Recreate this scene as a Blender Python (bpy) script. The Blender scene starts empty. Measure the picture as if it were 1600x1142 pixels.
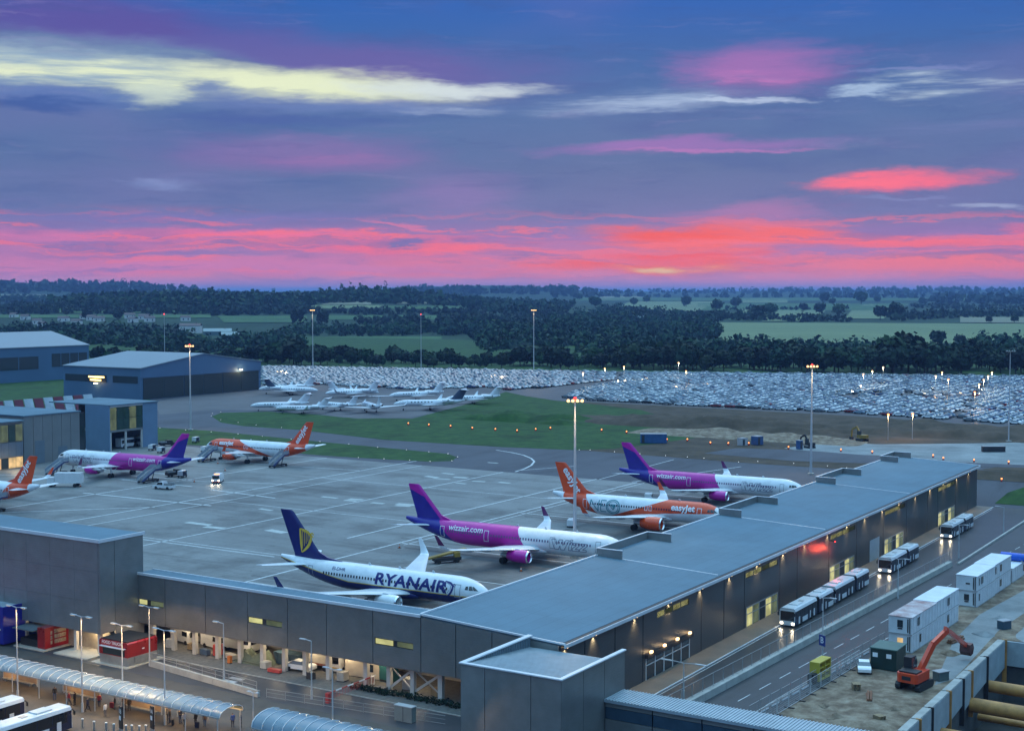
import bpy, bmesh, math, random
import numpy as np
from mathutils import Vector, Matrix
random.seed(7); RNG = np.random.default_rng(7)
SC = bpy.context.scene; COL = SC.collection
R = math.radians
# ------------------------------------------------------------------ camera, sky, sun, exposure
# World axes: X runs along the pier (away from the camera), Y across the apron, Z up, apron at z = 0.
TH = R(32.0); FPX = 2165.0; HCAM = 45.9
FW = (math.cos(TH), math.sin(TH)); RT = (math.sin(TH), -math.cos(TH))
CAMX, CAMY = -142.76, -102.43
PITCH = math.atan(112.3 / FPX)
cam_d = bpy.data.cameras.new("camera"); cam = bpy.data.objects.new("camera", cam_d); COL.objects.link(cam)
cam.location = (CAMX, CAMY, HCAM); cam.rotation_euler = (R(90) - PITCH, 0, TH - R(90))
cam_d.sensor_width = 36; cam_d.lens = 36 * FPX / 1600; cam_d.clip_start = 1; cam_d.clip_end = 90000
SC.camera = cam

def S(r, g, b):
    return tuple(((c / 255) / 12.92 if c / 255 <= .04045 else ((c / 255 + .055) / 1.055) ** 2.4) for c in (r, g, b))

SUN_AZ = TH - R(6.3)                       # azimuth (from +X) of the afterglow
world = bpy.data.worlds.new("World"); SC.world = world; world.use_nodes = True
def sky():
    nt = world.node_tree; N, L = nt.nodes, nt.links; N.clear()
    out = N.new('ShaderNodeOutputWorld'); bg = N.new('ShaderNodeBackground'); L.new(bg.outputs[0], out.inputs[0])
    tc = N.new('ShaderNodeTexCoord'); D = tc.outputs['Generated']
    def vm(op, a, b=None, c=None):
        n = N.new('ShaderNodeVectorMath'); n.operation = op
        for i, q in enumerate((a, b, c)):
            if q is None: continue
            if isinstance(q, (tuple, list)): n.inputs[i].default_value = q
            else: L.new(q, n.inputs[i])
        return n
    def ma(op, a, b=0., c=0.):
        n = N.new('ShaderNodeMath'); n.operation = op
        for i, q in enumerate((a, b, c)):
            if isinstance(q, (int, float)): n.inputs[i].default_value = q
            else: L.new(q, n.inputs[i])
        return n.outputs[0]
    fx = vm('DOT_PRODUCT', D, (FW[0], FW[1], 0)).outputs['Value']; rx = vm('DOT_PRODUCT', D, (RT[0], RT[1], 0)).outputs['Value']
    sx = N.new('ShaderNodeSeparateXYZ'); L.new(D, sx.inputs[0])
    az = ma('ARCTAN2', rx, fx); el = ma('ARCSINE', sx.outputs[2])
    cb = N.new('ShaderNodeCombineXYZ'); L.new(az, cb.inputs[0]); L.new(el, cb.inputs[1])
    P0 = cb.outputs[0]
    def noise(scale, detail=4, rough=.55, off=0., src=None):
        m = vm('MULTIPLY_ADD', src or P0, scale, (off, off * 1.7, off * .3))
        n = N.new('ShaderNodeTexNoise'); n.inputs['Scale'].default_value = 1; n.inputs['Detail'].default_value = detail
        n.inputs['Roughness'].default_value = rough; L.new(m.outputs[0], n.inputs['Vector']); return n
    w1 = noise((9, 40, 1), 5, .6, 3.1); w2 = noise((40, 220, 1), 3, .6, 8.4)
    d1 = vm('SUBTRACT', w1.outputs['Color'], (.5, .5, .5)); d2 = vm('SUBTRACT', w2.outputs['Color'], (.5, .5, .5))
    Pw = vm('MULTIPLY_ADD', d1.outputs[0], (.11, .024, 0), P0); Pw = vm('MULTIPLY_ADD', d2.outputs[0], (.035, .0065, 0), Pw.outputs[0])
    w3 = noise((160, 900, 1), 3, .6, 2.2); d3 = vm('SUBTRACT', w3.outputs['Color'], (.5, .5, .5)); Pw = vm('MULTIPLY_ADD', d3.outputs[0], (.014, .0022, 0), Pw.outputs[0])
    PW = Pw.outputs[0]
    # vertical run of colour from the horizon to the zenith
    mr = N.new('ShaderNodeMapRange'); mr.inputs['From Min'].default_value = 0; mr.inputs['From Max'].default_value = 1.5708; L.new(el, mr.inputs['Value'])
    pw = ma('POWER', mr.outputs[0], .5)
    rp = N.new('ShaderNodeValToRGB'); L.new(pw, rp.inputs[0]); cr = rp.color_ramp
    stops = [(-.01, S(190, 125, 175)), (.004, S(206, 142, 180)), (.012, S(236, 134, 156)), (.022, S(212, 122, 162)), (.040, S(158, 116, 172)),
             (.058, S(104, 114, 162)), (.09, S(88, 110, 156)), (.125, S(82, 112, 160)), (.165, S(62, 102, 162)), (.21, S(42, 96, 176)),
             (.30, (.085, .26, .58)), (.52, (.36, .84, 1.32)), (1.0, (.72, 1.52, 2.2)), (1.57, (.84, 1.72, 2.5))]
    while len(cr.elements) < len(stops): cr.elements.new(.5)
    for e, (t, c) in zip(cr.elements, stops):
        e.position = max(0, t / 1.5708) ** .5; e.color = (*c, 1)
    cur = rp.outputs[0]
    st = noise((7, 95, 1), 5, .62, 1.3).outputs['Fac']; soft = noise((6, 26, 1), 4, .55, 5.5).outputs['Fac']
    def mixc(fac, col):
        nonlocal cur
        n = N.new('ShaderNodeMix'); n.data_type = 'RGBA'; L.new(fac, n.inputs[0]); L.new(cur, n.inputs[6])
        n.inputs[7].default_value = (*col, 1); cur = n.outputs[2]
    def smooth(v, a, b, lo=0., hi=1.):
        n = N.new('ShaderNodeMapRange'); n.interpolation_type = 'SMOOTHSTEP'; L.new(v, n.inputs['Value'])
        n.inputs['From Min'].default_value = a; n.inputs['From Max'].default_value = b; n.inputs['To Min'].default_value = lo; n.inputs['To Max'].default_value = hi
        return n.outputs[0]
    # thin grey-blue and mauve cloud all round the sky
    mixc(smooth(soft, .50, .72, 0, .5), S(66, 94, 152)); mixc(smooth(st, .54, .74, 0, .32), S(118, 128, 178)); mixc(smooth(noise((12, 70, 1), 6, .66, 7.7, PW).outputs['Fac'], .48, .72, 0, .34), S(60, 86, 146))
    def blob(px, py, rx_, ry_, col, k, tilt=0., nz=None, core=.15):
        a0 = math.atan((px - 800) / FPX); e0 = math.atan((459 - py) / FPX) * math.cos(a0)
        ix, iy = FPX / rx_, FPX / ry_
        p = PW
        if tilt:   # shear: elevation falls by tilt per unit azimuth
            dd = vm('DOT_PRODUCT', p, (1, 0, 0)).outputs['Value']; t2 = ma('MULTIPLY_ADD', dd, tilt, -a0 * tilt)
            c2 = N.new('ShaderNodeCombineXYZ'); L.new(t2, c2.inputs[1]); p = vm('ADD', p, c2.outputs[0]).outputs[0]
        q = vm('MULTIPLY_ADD', p, (ix, iy, 0), (-a0 * ix, -e0 * iy, 0))
        ln = vm('LENGTH', q.outputs[0]).outputs['Value']
        f = smooth(ln, 1.0, core, 0, k)
        if nz is not None: f = ma('MULTIPLY', f, smooth(nz, .36, .60, .05, 1.))
        mixc(f, col)
    def band(e0, e1, nzv, lo, hi, col, k):
        a = smooth(el, e0 - .006, e0 + .006); b2 = smooth(el, e1 + .012, e1 - .008); m = ma('MULTIPLY', a, b2); n_ = smooth(nzv, lo, hi, 0, k); mixc(ma('MULTIPLY', m, n_), col)
    big = noise((3.2, 9, 1), 3, .5, 11.).outputs['Fac']; thin = noise((6, 150, 1), 5, .62, 4.4, PW).outputs['Fac']; thin2 = noise((7, 105, 1), 6, .64, 9.9, PW).outputs['Fac']
    mixc(smooth(big, .46, .66, 0, .34), S(122, 112, 168))
    W, Y = S(214, 226, 226), S(232, 240, 200)
    blob(150, 40, 420, 60, S(98, 76, 152), .75, .02); blob(560, 105, 430, 60, S(112, 92, 160), .7, .05)
    blob(230, 88, 420, 18, S(50, 78, 140), .7, .10)
    blob(90, 104, 400, 62, S(150, 176, 196), .85, .03); blob(150, 120, 380, 44, Y, .98, .03, st); blob(470, 134, 340, 32, Y, .95, .03); blob(690, 137, 220, 16, W, .85, .02)
    blob(235, 152, 80, 26, S(205, 218, 200), .8); blob(20, 110, 130, 12, Y, .7)
    blob(345, 143, 75, 17, S(96, 122, 176), .85); blob(80, 152, 170, 22, S(92, 118, 176), .8, .05); blob(60, 165, 120, 14, S(50, 82, 150), .7)
    blob(430, 190, 260, 13, S(72, 94, 158), .7); blob(690, 172, 120, 10, S(190, 205, 222), .6, 0, st); blob(520, 165, 330, 24, S(112, 132, 184), .6)
    blob(1000, 164, 260, 22, S(176, 196, 224), .75, -.01, st); blob(1170, 162, 120, 6, S(190, 208, 232), .8)
    blob(1490, 136, 190, 26, S(205, 222, 232), .95, .0, st); blob(1335, 150, 70, 8, S(170, 194, 222), .8); blob(1440, 113, 160, 6, S(140, 150, 200), .5)
    blob(1555, 320, 70, 8, S(165, 176, 208), .7); blob(262, 290, 75, 12, S(130, 144, 192), .75); blob(1420, 308, 100, 4, S(130, 140, 190), .5)
    blob(1190, 112, 190, 52, S(172, 110, 178), .75); blob(1175, 128, 130, 16, S(205, 122, 186), .6, 0, st)
    blob(1060, 230, 280, 18, S(160, 112, 182), .75, -.02); blob(1110, 238, 190, 5, S(190, 120, 185), .6)
    blob(470, 243, 300, 44, S(140, 108, 168), .62); blob(520, 248, 150, 12, S(172, 112, 170), .35, 0, st); blob(700, 310, 170, 60, S(150, 120, 178), .5)
    blob(1380, 285, 165, 21, S(250, 108, 132), .97, -.06); blob(1330, 288, 90, 10, S(255, 112, 128), .6)
    # the afterglow along the horizon
    blob(860, 362, 230, 26, S(100, 120, 180), .7, 0, soft); blob(300, 340, 420, 14, S(120, 116, 178), .6)
    blob(150, 372, 330, 20, S(226, 118, 160), .8, .02, st); blob(430, 368, 300, 13, S(248, 112, 146), .9, .03, st); blob(240, 398, 300, 7, S(126, 108, 170), .6, 0, soft); blob(330, 410, 520, 10, S(222, 122, 162), .7)
    blob(360, 386, 90, 9, S(128, 112, 172), .7, 0, soft)
    blob(690, 386, 240, 26, S(255, 100, 112), .92, 0, st); blob(560, 390, 220, 9, S(242, 105, 135), .7); blob(620, 355, 90, 6, S(225, 120, 155), .7, .1)
    blob(640, 383, 70, 15, S(112, 108, 168), .95, .05); blob(735, 378, 34, 7, S(125, 106, 165), .6)
    blob(1110, 378, 330, 33, S(255, 102, 86), .95, 0, st); blob(1060, 368, 150, 16, S(252, 84, 52), .9, -.02); blob(1220, 362, 190, 24, S(255, 100, 84), .85, .03)
    blob(1420, 378, 330, 14, S(255, 106, 112), .9, .03); blob(1600, 360, 70, 11, S(248, 110, 132), .9, .1)
    blob(1180, 332, 200, 22, S(190, 118, 170), .55, -.06); blob(1380, 396, 330, 9, S(160, 120, 176), .85)
    blob(1040, 416, 640, 24, S(255, 108, 92), .95, 0, st); blob(1500, 416, 460, 24, S(255, 116, 112), .9); blob(350, 422, 620, 15, S(228, 124, 166), .75)
    blob(1050, 414, 300, 16, S(255, 82, 42), .9, 0, st); blob(1042, 420, 66, 9, S(255, 182, 96), .5, 0, None, .05)
    band(.010, .052, thin, .50, .62, S(255, 112, 118), .62); band(.008, .056, thin2, .53, .66, S(128, 108, 164), .60); band(.05, .2, thin2, .56, .72, S(150, 140, 186), .22); band(.05, .2, thin, .57, .74, S(58, 82, 140), .26)
    blob(1050, 416, 260, 22, S(255, 84, 38), .75, 0, st); blob(1055, 398, 180, 7, S(255, 74, 44), .7, 0, st); blob(1042, 420, 130, 12, S(255, 138, 56), .9); blob(1040, 420, 75, 7, S(255, 204, 120), .95, 0, None, .05)
    sk = N.new('ShaderNodeTexSky'); sk.sky_type = 'NISHITA'; sk.sun_disc = False; sk.sun_elevation = R(1.0); sk.sun_rotation = R(90) - SUN_AZ
    sk.air_density = 1; sk.dust_density = 1; sk.ozone_density = 3
    skm = N.new('ShaderNodeVectorMath'); skm.operation = 'SCALE'; L.new(sk.outputs[0], skm.inputs[0]); skm.inputs['Scale'].default_value = NISHITA
    ad = vm('ADD', cur, skm.outputs[0]); L.new(ad.outputs[0], bg.inputs[0]); bg.inputs[1].default_value = SKY_K
NISHITA = .006; SKY_K = 1.0; HAZE = .000075
sky()
sun_d = bpy.data.lights.new("sun", 'SUN'); sun_d.energy = .55; sun_d.angle = R(50); sun_d.color = (1., .95, .92)
sun = bpy.data.objects.new("sun", sun_d); COL.objects.link(sun)
_sd = Vector((math.cos(SUN_AZ) * math.cos(R(50)), math.sin(SUN_AZ) * math.cos(R(50)), math.sin(R(50))))
sun.rotation_euler = _sd.to_track_quat('Z', 'Y').to_euler(); sun.location = (0, 0, 300)
SC.view_settings.view_transform = 'Standard'; SC.view_settings.look = 'None'; SC.view_settings.exposure = .08; SC.view_settings.gamma = 1
SC.view_settings.use_curve_mapping = False
SC.cycles.max_bounces = 6; SC.cycles.volume_bounces = 1; SC.cycles.transparent_max_bounces = 12
SC.cycles.use_denoising = True; SC.cycles.sample_clamp_indirect = 4
# ------------------------------------------------------------------ helpers
class MB:
    "collects verts and faces of ONE mesh"
    def __init__(s): s.v = []; s.f = []; s.m = []
    def add(s, vs, fs, m=0):
        o = len(s.v); s.v += [tuple(p) for p in vs]; s.f += [tuple(i + o for i in f) for f in fs]; s.m += [m] * len(fs); return s
    def box(s, x0, x1, y0, y1, z0, z1, m=0):
        return s.add([(x0, y0, z0), (x1, y0, z0), (x1, y1, z0), (x0, y1, z0), (x0, y0, z1), (x1, y0, z1), (x1, y1, z1), (x0, y1, z1)],
                     [(0, 3, 2, 1), (4, 5, 6, 7), (0, 1, 5, 4), (1, 2, 6, 5), (2, 3, 7, 6), (3, 0, 4, 7)], m)
    def bar(s, p0, p1, w, h, m=0):
        a, b = Vector(p0), Vector(p1); d = (b - a).normalized(); up = Vector((0, 0, 1)) if abs(d.z) < .95 else Vector((1, 0, 0))
        sd = d.cross(up).normalized() * w / 2; u = sd.cross(d).normalized() * h / 2
        vs = [q + i * sd + j * u for q in (a, b) for i, j in ((-1, -1), (1, -1), (1, 1), (-1, 1))]
        return s.add(vs, [(0, 1, 2, 3), (7, 6, 5, 4), (0, 4, 5, 1), (1, 5, 6, 2), (2, 6, 7, 3), (3, 7, 4, 0)], m)
    def tube(s, p0, p1, r0, r1=None, n=8, m=0, caps=True):
        r1 = r0 if r1 is None else r1; a, b = Vector(p0), Vector(p1); d = (b - a).normalized()
        t = Vector((0, 0, 1)) if abs(d.z) < .9 else Vector((1, 0, 0)); x = d.cross(t).normalized(); y = d.cross(x)
        vs = [q + r * (math.cos(k * 2 * math.pi / n) * x + math.sin(k * 2 * math.pi / n) * y) for q, r in ((a, r0), (b, r1)) for k in range(n)]
        fs = [(k, k + n, (k + 1) % n + n, (k + 1) % n) for k in range(n)]
        if caps: fs += [tuple(range(n)), tuple(range(2 * n - 1, n - 1, -1))]
        return s.add(vs, fs, m)
    def prism(s, pts, z0, z1, m=0):
        n = len(pts); vs = [(x, y, z0) for x, y in pts] + [(x, y, z1) for x, y in pts]
        return s.add(vs, [tuple(range(n - 1, -1, -1)), tuple(range(n, 2 * n))] + [(k, (k + 1) % n, (k + 1) % n + n, k + n) for k in range(n)], m)
    def prismx(s, pts, x0, x1, m=0):     # outline in (y, z) pushed along x
        n = len(pts); vs = [(x0, y, z) for y, z in pts] + [(x1, y, z) for y, z in pts]
        return s.add(vs, [tuple(range(n)), tuple(range(2 * n - 1, n - 1, -1))] + [(k, k + n, (k + 1) % n + n, (k + 1) % n) for k in range(n)], m)
    def prismy(s, pts, y0, y1, m=0):     # outline in (x, z) pushed along y
        n = len(pts); vs = [(x, y0, z) for x, z in pts] + [(x, y1, z) for x, z in pts]
        return s.add(vs, [tuple(range(n)), tuple(range(2 * n - 1, n - 1, -1))] + [(k, k + n, (k + 1) % n + n, (k + 1) % n) for k in range(n)], m)
    def loft(s, rings, m=0, capa=True, capb=True, closed=True):
        n = len(rings[0]); o = len(s.v); s.v += [tuple(p) for r in rings for p in r]
        for i in range(len(rings) - 1):
            for k in range(n if closed else n - 1):
                k2 = (k + 1) % n; s.f.append((o + i * n + k, o + i * n + k2, o + (i + 1) * n + k2, o + (i + 1) * n + k)); s.m.append(m)
        if capa: s.f.append(tuple(o + k for k in range(n - 1, -1, -1))); s.m.append(m)
        if capb: s.f.append(tuple(o + (len(rings) - 1) * n + k for k in range(n))); s.m.append(m)
        return s
    def ball(s, c, rx, ry=None, rz=None, n=8, m=0):
        ry = ry or rx; rz = rz or rx; k = max(3, n // 2)
        rings = [[(c[0] + rx * math.sin(math.pi * (i + .02) / (k + .04)) * math.cos(2 * math.pi * j / n), c[1] + ry * math.sin(math.pi * (i + .02) / (k + .04)) * math.sin(2 * math.pi * j / n),
                   c[2] - rz * math.cos(math.pi * (i + .02) / (k + .04))) for j in range(n)] for i in range(k + 1)]
        return s.loft(rings, m)
    def sheet(s, pts, z, m=0): return s.add([(x, y, z) for x, y in pts], [tuple(range(len(pts)))], m)
    def mesh(s, name, mats, smooth=None):
        me = bpy.data.meshes.new(name); me.from_pydata(s.v, [], s.f)
        for q in (mats if isinstance(mats, (list, tuple)) else [mats]): me.materials.append(q)
        if any(s.m): me.polygons.foreach_set('material_index', s.m)
        if smooth is not None:
            me.polygons.foreach_set('use_smooth', [True] * len(me.polygons)); me.update()
            if smooth < 180: me.set_sharp_from_angle(angle=R(smooth))
        me.update(); return me
    def build(s, name, mats, parent=None, smooth=None, **props):
        return link(name, s.mesh(name, mats, smooth), parent, **props)

def link(name, me, parent=None, loc=None, rz=None, **props):
    o = bpy.data.objects.new(name, me); COL.objects.link(o)
    if parent is not None: o.parent = parent
    if loc is not None: o.location = loc
    if rz is not None: o.rotation_euler = (0, 0, rz)
    for k, q in props.items():
        if q is not None: o[k] = q
    return o
def thing(name, label, cat, loc=(0, 0, 0), rz=0., group=None):
    return link(name, None, None, loc, rz, label=label, category=cat, group=group)
def clone(root, loc=None, rz=None, label=None, group=None):
    kids = {}
    for o in ALLKIDS(root): kids.setdefault(o.parent, []).append(o)
    def rec(o, par):
        c = o.copy(); COL.objects.link(c)
        if par is not None: c.parent = par
        for k in kids.get(o, []): rec(k, c)
        return c
    c = rec(root, None)
    if loc is not None: c.location = loc
    if rz is not None: c.rotation_euler = (0, 0, rz)
    if label: c['label'] = label
    if group: c['group'] = group
    return c
def ALLKIDS(root):
    out = []; st = [root]
    while st:
        o = st.pop(); ch = list(o.children); out += ch; st += ch
    return out
def lamp(kind, loc, power, col=(1, .72, .4), size=.2, parent=None, aim=None, spot=110, blend=.6):
    d = bpy.data.lights.new('lamp_light', kind); d.energy = power; d.color = col
    if kind in ('POINT', 'SPOT'): d.shadow_soft_size = size
    if kind == 'SPOT': d.spot_size = R(spot); d.spot_blend = blend
    o = bpy.data.objects.new('lamp_light', d); COL.objects.link(o); o.location = loc
    if parent is not None: o.parent = parent
    if aim is not None: o.rotation_euler = Vector(aim).to_track_quat('-Z', 'Y').to_euler()
    return o

MATS = {}
def mat(name, col, rough=.6, metal=0., var=.12, scale=.6, bump=0., bscale=None, emit=None, estr=0., coat=0., stretch=None, spec=.5, coord='Object', var2=None):
    if name in MATS: return MATS[name]
    m = bpy.data.materials.new(name); m.use_nodes = True; nt = m.node_tree; b = nt.nodes['Principled BSDF']; L = nt.links
    b.inputs['Base Color'].default_value = (*col, 1); b.inputs['Roughness'].default_value = rough; b.inputs['Metallic'].default_value = metal
    b.inputs['Specular IOR Level'].default_value = spec; b.inputs['Coat Weight'].default_value = coat
    if emit: b.inputs['Emission Color'].default_value = (*emit, 1); b.inputs['Emission Strength'].default_value = estr
    if var or bump:
        tc = nt.nodes.new('ShaderNodeTexCoord'); v = tc.outputs[coord]
        if stretch:
            mp = nt.nodes.new('ShaderNodeMapping'); mp.inputs['Scale'].default_value = stretch; L.new(v, mp.inputs[0]); v = mp.outputs[0]
        def nz(sc, det):
            n = nt.nodes.new('ShaderNodeTexNoise'); n.inputs['Scale'].default_value = sc; n.inputs['Detail'].default_value = det; L.new(v, n.inputs['Vector']); return n
        if var:
            n = nz(scale, 6); n.inputs['Roughness'].default_value = .65
            rp = nt.nodes.new('ShaderNodeValToRGB'); L.new(n.outputs[0], rp.inputs[0]); rp.color_ramp.elements[0].position = .3; rp.color_ramp.elements[1].position = .7
            c0 = [q * (1 - var) for q in col]; c1 = [min(1, q * (1 + var)) for q in col]
            if var2: c1 = list(var2)
            rp.color_ramp.elements[0].color = (*c0, 1); rp.color_ramp.elements[1].color = (*c1, 1); L.new(rp.outputs[0], b.inputs['Base Color'])
            mr = nt.nodes.new('ShaderNodeMapRange'); L.new(n.outputs[0], mr.inputs['Value']); mr.inputs['To Min'].default_value = max(.02, rough - .12); mr.inputs['To Max'].default_value = min(1, rough + .12); L.new(mr.outputs[0], b.inputs['Roughness'])
        if bump:
            n2 = nz(bscale or scale * 6, 4); bp = nt.nodes.new('ShaderNodeBump'); bp.inputs['Strength'].default_value = bump; bp.inputs['Distance'].default_value = .05
            L.new(n2.outputs[0], bp.inputs['Height']); L.new(bp.outputs[0], b.inputs['Normal'])
    MATS[name] = m; return m
def leafy(m):            # each tree its own tint
    nt = m.node_tree; b = nt.nodes['Principled BSDF']; src = b.inputs['Base Color'].links[0].from_socket; oi = nt.nodes.new('ShaderNodeObjectInfo'); hs = nt.nodes.new('ShaderNodeHueSaturation')
    for i, (a, c) in enumerate(((.47, .53), (.75, 1.15), (.6, 1.75))):
        r = nt.nodes.new('ShaderNodeMath'); r.operation = 'MULTIPLY'; r.inputs[1].default_value = (1., 7.31, 13.7)[i]; nt.links.new(oi.outputs['Random'], r.inputs[0]); f = nt.nodes.new('ShaderNodeMath'); f.operation = 'FRACT'; nt.links.new(r.outputs[0], f.inputs[0])
        q = nt.nodes.new('ShaderNodeMapRange'); nt.links.new(f.outputs[0], q.inputs['Value']); q.inputs['To Min'].default_value = a; q.inputs['To Max'].default_value = c; nt.links.new(q.outputs[0], hs.inputs[i])
    nt.links.new(src, hs.inputs['Color']); nt.links.new(hs.outputs[0], b.inputs['Base Color']); return m
def glow(name, col, k):
    return mat(name, (.05, .05, .05), .5, var=0, emit=col, estr=k)
def ramp_mat(name, stops, scale, rough=.9, bump=.3, bscale=2., stretch=None, detail=8):
    "ground material: broad patches + grain, real colour only"
    if name in MATS: return MATS[name]
    m = bpy.data.materials.new(name); m.use_nodes = True; nt = m.node_tree; b = nt.nodes['Principled BSDF']; L = nt.links
    tc = nt.nodes.new('ShaderNodeTexCoord'); v = tc.outputs['Object']
    if stretch:
        mp = nt.nodes.new('ShaderNodeMapping'); mp.inputs['Scale'].default_value = stretch; L.new(v, mp.inputs[0]); v = mp.outputs[0]
    n = nt.nodes.new('ShaderNodeTexNoise'); n.inputs['Scale'].default_value = scale; n.inputs['Detail'].default_value = detail; n.inputs['Roughness'].default_value = .68; L.new(v, n.inputs['Vector'])
    rp = nt.nodes.new('ShaderNodeValToRGB'); L.new(n.outputs[0], rp.inputs[0])
    while len(rp.color_ramp.elements) < len(stops): rp.color_ramp.elements.new(.5)
    for e, (t, c) in zip(rp.color_ramp.elements, stops): e.position = t; e.color = (*c, 1)
    L.new(rp.outputs[0], b.inputs['Base Color']); b.inputs['Roughness'].default_value = rough; b.inputs['Specular IOR Level'].default_value = .25
    n2 = nt.nodes.new('ShaderNodeTexNoise'); n2.inputs['Scale'].default_value = bscale; n2.inputs['Detail'].default_value = 5; L.new(v, n2.inputs['Vector'])
    bp = nt.nodes.new('ShaderNodeBump'); bp.inputs['Strength'].default_value = bump; bp.inputs['Distance'].default_value = .15; L.new(n2.outputs[0], bp.inputs['Height']); L.new(bp.outputs[0], b.inputs['Normal'])
    MATS[name] = m; return m

# photo-derived survey: the point of the plane z seen at pixel (u, v) of the photograph
_cp, _sp = math.cos(PITCH), math.sin(PITCH)
def G(u, v, z=0.):
    x = (u - 800) / FPX; y = (v - 571) / FPX; f = _cp - y * _sp; dz = -_sp - y * _cp; t = (z - HCAM) / dz
    return (CAMX + t * (f * FW[0] + x * RT[0]), CAMY + t * (f * FW[1] + x * RT[1]))
def polar(px, D):          # map position at forward distance D on the bearing of column px
    q = D * (px - 800) / FPX; return (CAMX + D * FW[0] + q * RT[0], CAMY + D * FW[1] + q * RT[1])
def unpolar(x, y):
    dx, dy = x - CAMX, y - CAMY; D = dx * FW[0] + dy * FW[1]; return 800 + FPX * (dx * RT[0] + dy * RT[1]) / D, D

# lettering: flat letters cut into strips so that they can be wrapped round a hull
_font = None
def letters(txt, size, shear=0., bold=0., step=.25, align='CENTER', space=1.):
    cu = bpy.data.curves.new('txt', 'FONT'); cu.body = txt; cu.size = size; cu.shear = shear; cu.offset = bold; cu.align_x = align; cu.align_y = 'CENTER'; cu.space_character = space; cu.resolution_u = 3
    o = bpy.data.objects.new('txt', cu); COL.objects.link(o)
    bpy.context.view_layer.update()
    me = bpy.data.meshes.new_from_object(o.evaluated_get(bpy.context.evaluated_depsgraph_get()))
    bpy.data.objects.remove(o); bpy.data.curves.remove(cu)
    bm = bmesh.new(); bm.from_mesh(me); bpy.data.meshes.remove(me)
    if step:
        ys = [v.co.y for v in bm.verts]; y = min(ys) + step
        while y < max(ys):
            bmesh.ops.bisect_plane(bm, geom=bm.verts[:] + bm.edges[:] + bm.faces[:], plane_co=(0, y, 0), plane_no=(0, 1, 0)); y += step
    vs = [(v.co.x, v.co.y) for v in bm.verts]; bm.verts.index_update(); fs = [[v.index for v in f.verts] for f in bm.faces]; bm.free()
    return vs, fs
def text_on(mb, txt, size, fn, flip=False, **kw):
    vs, fs = letters(txt, size, **kw); return mb.add([fn(a, b) for a, b in vs], [tuple(reversed(f)) if flip else tuple(f) for f in fs])
# ------------------------------------------------------------------ liveries: paint zones as functions of the hull's own coordinates
class Ex:
    def __init__(s, nt, v): s.nt = nt; s.v = v
    def op(s, o, b=None, c=None):
        n = s.nt.nodes.new('ShaderNodeMath'); n.operation = o
        for i, q in enumerate((s, b, c)):
            if q is None: continue
            q = q.v if isinstance(q, Ex) else q
            if isinstance(q, (int, float)): n.inputs[i].default_value = q
            else: s.nt.links.new(q, n.inputs[i])
        return Ex(s.nt, n.outputs[0])
    def __add__(s, b): return s.op('ADD', b)
    def __sub__(s, b): return s.op('SUBTRACT', b)
    def __mul__(s, b): return s.op('MULTIPLY', b)
    def __radd__(s, b): return s.op('ADD', b)
    def __rsub__(s, b): return s.op('MULTIPLY', -1.) + b
    def __rmul__(s, b): return s.op('MULTIPLY', b)
    def __gt__(s, b): return s.op('GREATER_THAN', b)
    def __lt__(s, b): return s.op('LESS_THAN', b)
    def abs(s): return s.op('ABSOLUTE')
    def max(s, b): return s.op('MAXIMUM', b)
def livery(name, base, layers, rough=.36):
    "layers: [(colour, fn(x, y, z) -> mask)], later ones on top"
    if name in MATS: return MATS[name]
    m = bpy.data.materials.new(name); m.use_nodes = True; nt = m.node_tree; b = nt.nodes['Principled BSDF']
    tc = nt.nodes.new('ShaderNodeTexCoord'); sx = nt.nodes.new('ShaderNodeSeparateXYZ'); nt.links.new(tc.outputs['Object'], sx.inputs[0])
    x, y, z = (Ex(nt, sx.outputs[i]) for i in range(3))
    n = nt.nodes.new('ShaderNodeTexNoise'); n.inputs['Scale'].default_value = .7; n.inputs['Detail'].default_value = 6; nt.links.new(tc.outputs['Object'], n.inputs['Vector'])
    cur = None
    for col, fn in layers:
        k = fn(x, y, z); mx = nt.nodes.new('ShaderNodeMix'); mx.data_type = 'RGBA'; nt.links.new(k.v, mx.inputs[0])
        if cur is None: mx.inputs[6].default_value = (*base, 1)
        else: nt.links.new(cur, mx.inputs[6])
        mx.inputs[7].default_value = (*col, 1); cur = mx.outputs[2]
    dm = nt.nodes.new('ShaderNodeMix'); dm.data_type = 'RGBA'; dm.blend_type = 'MULTIPLY'; dm.inputs[0].default_value = 1
    if cur is None: dm.inputs[6].default_value = (*base, 1)
    else: nt.links.new(cur, dm.inputs[6])
    rp = nt.nodes.new('ShaderNodeValToRGB'); nt.links.new(n.outputs[0], rp.inputs[0]); rp.color_ramp.elements[0].position = .3; rp.color_ramp.elements[0].color = (.86, .86, .86, 1); rp.color_ramp.elements[1].position = .6
    nt.links.new(rp.outputs[0], dm.inputs[7]); nt.links.new(dm.outputs[2], b.inputs['Base Color'])
    b.inputs['Roughness'].default_value = rough; b.inputs['Coat Weight'].default_value = .1; b.inputs['Coat Roughness'].default_value = .1
    MATS[name] = m; return m

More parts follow.
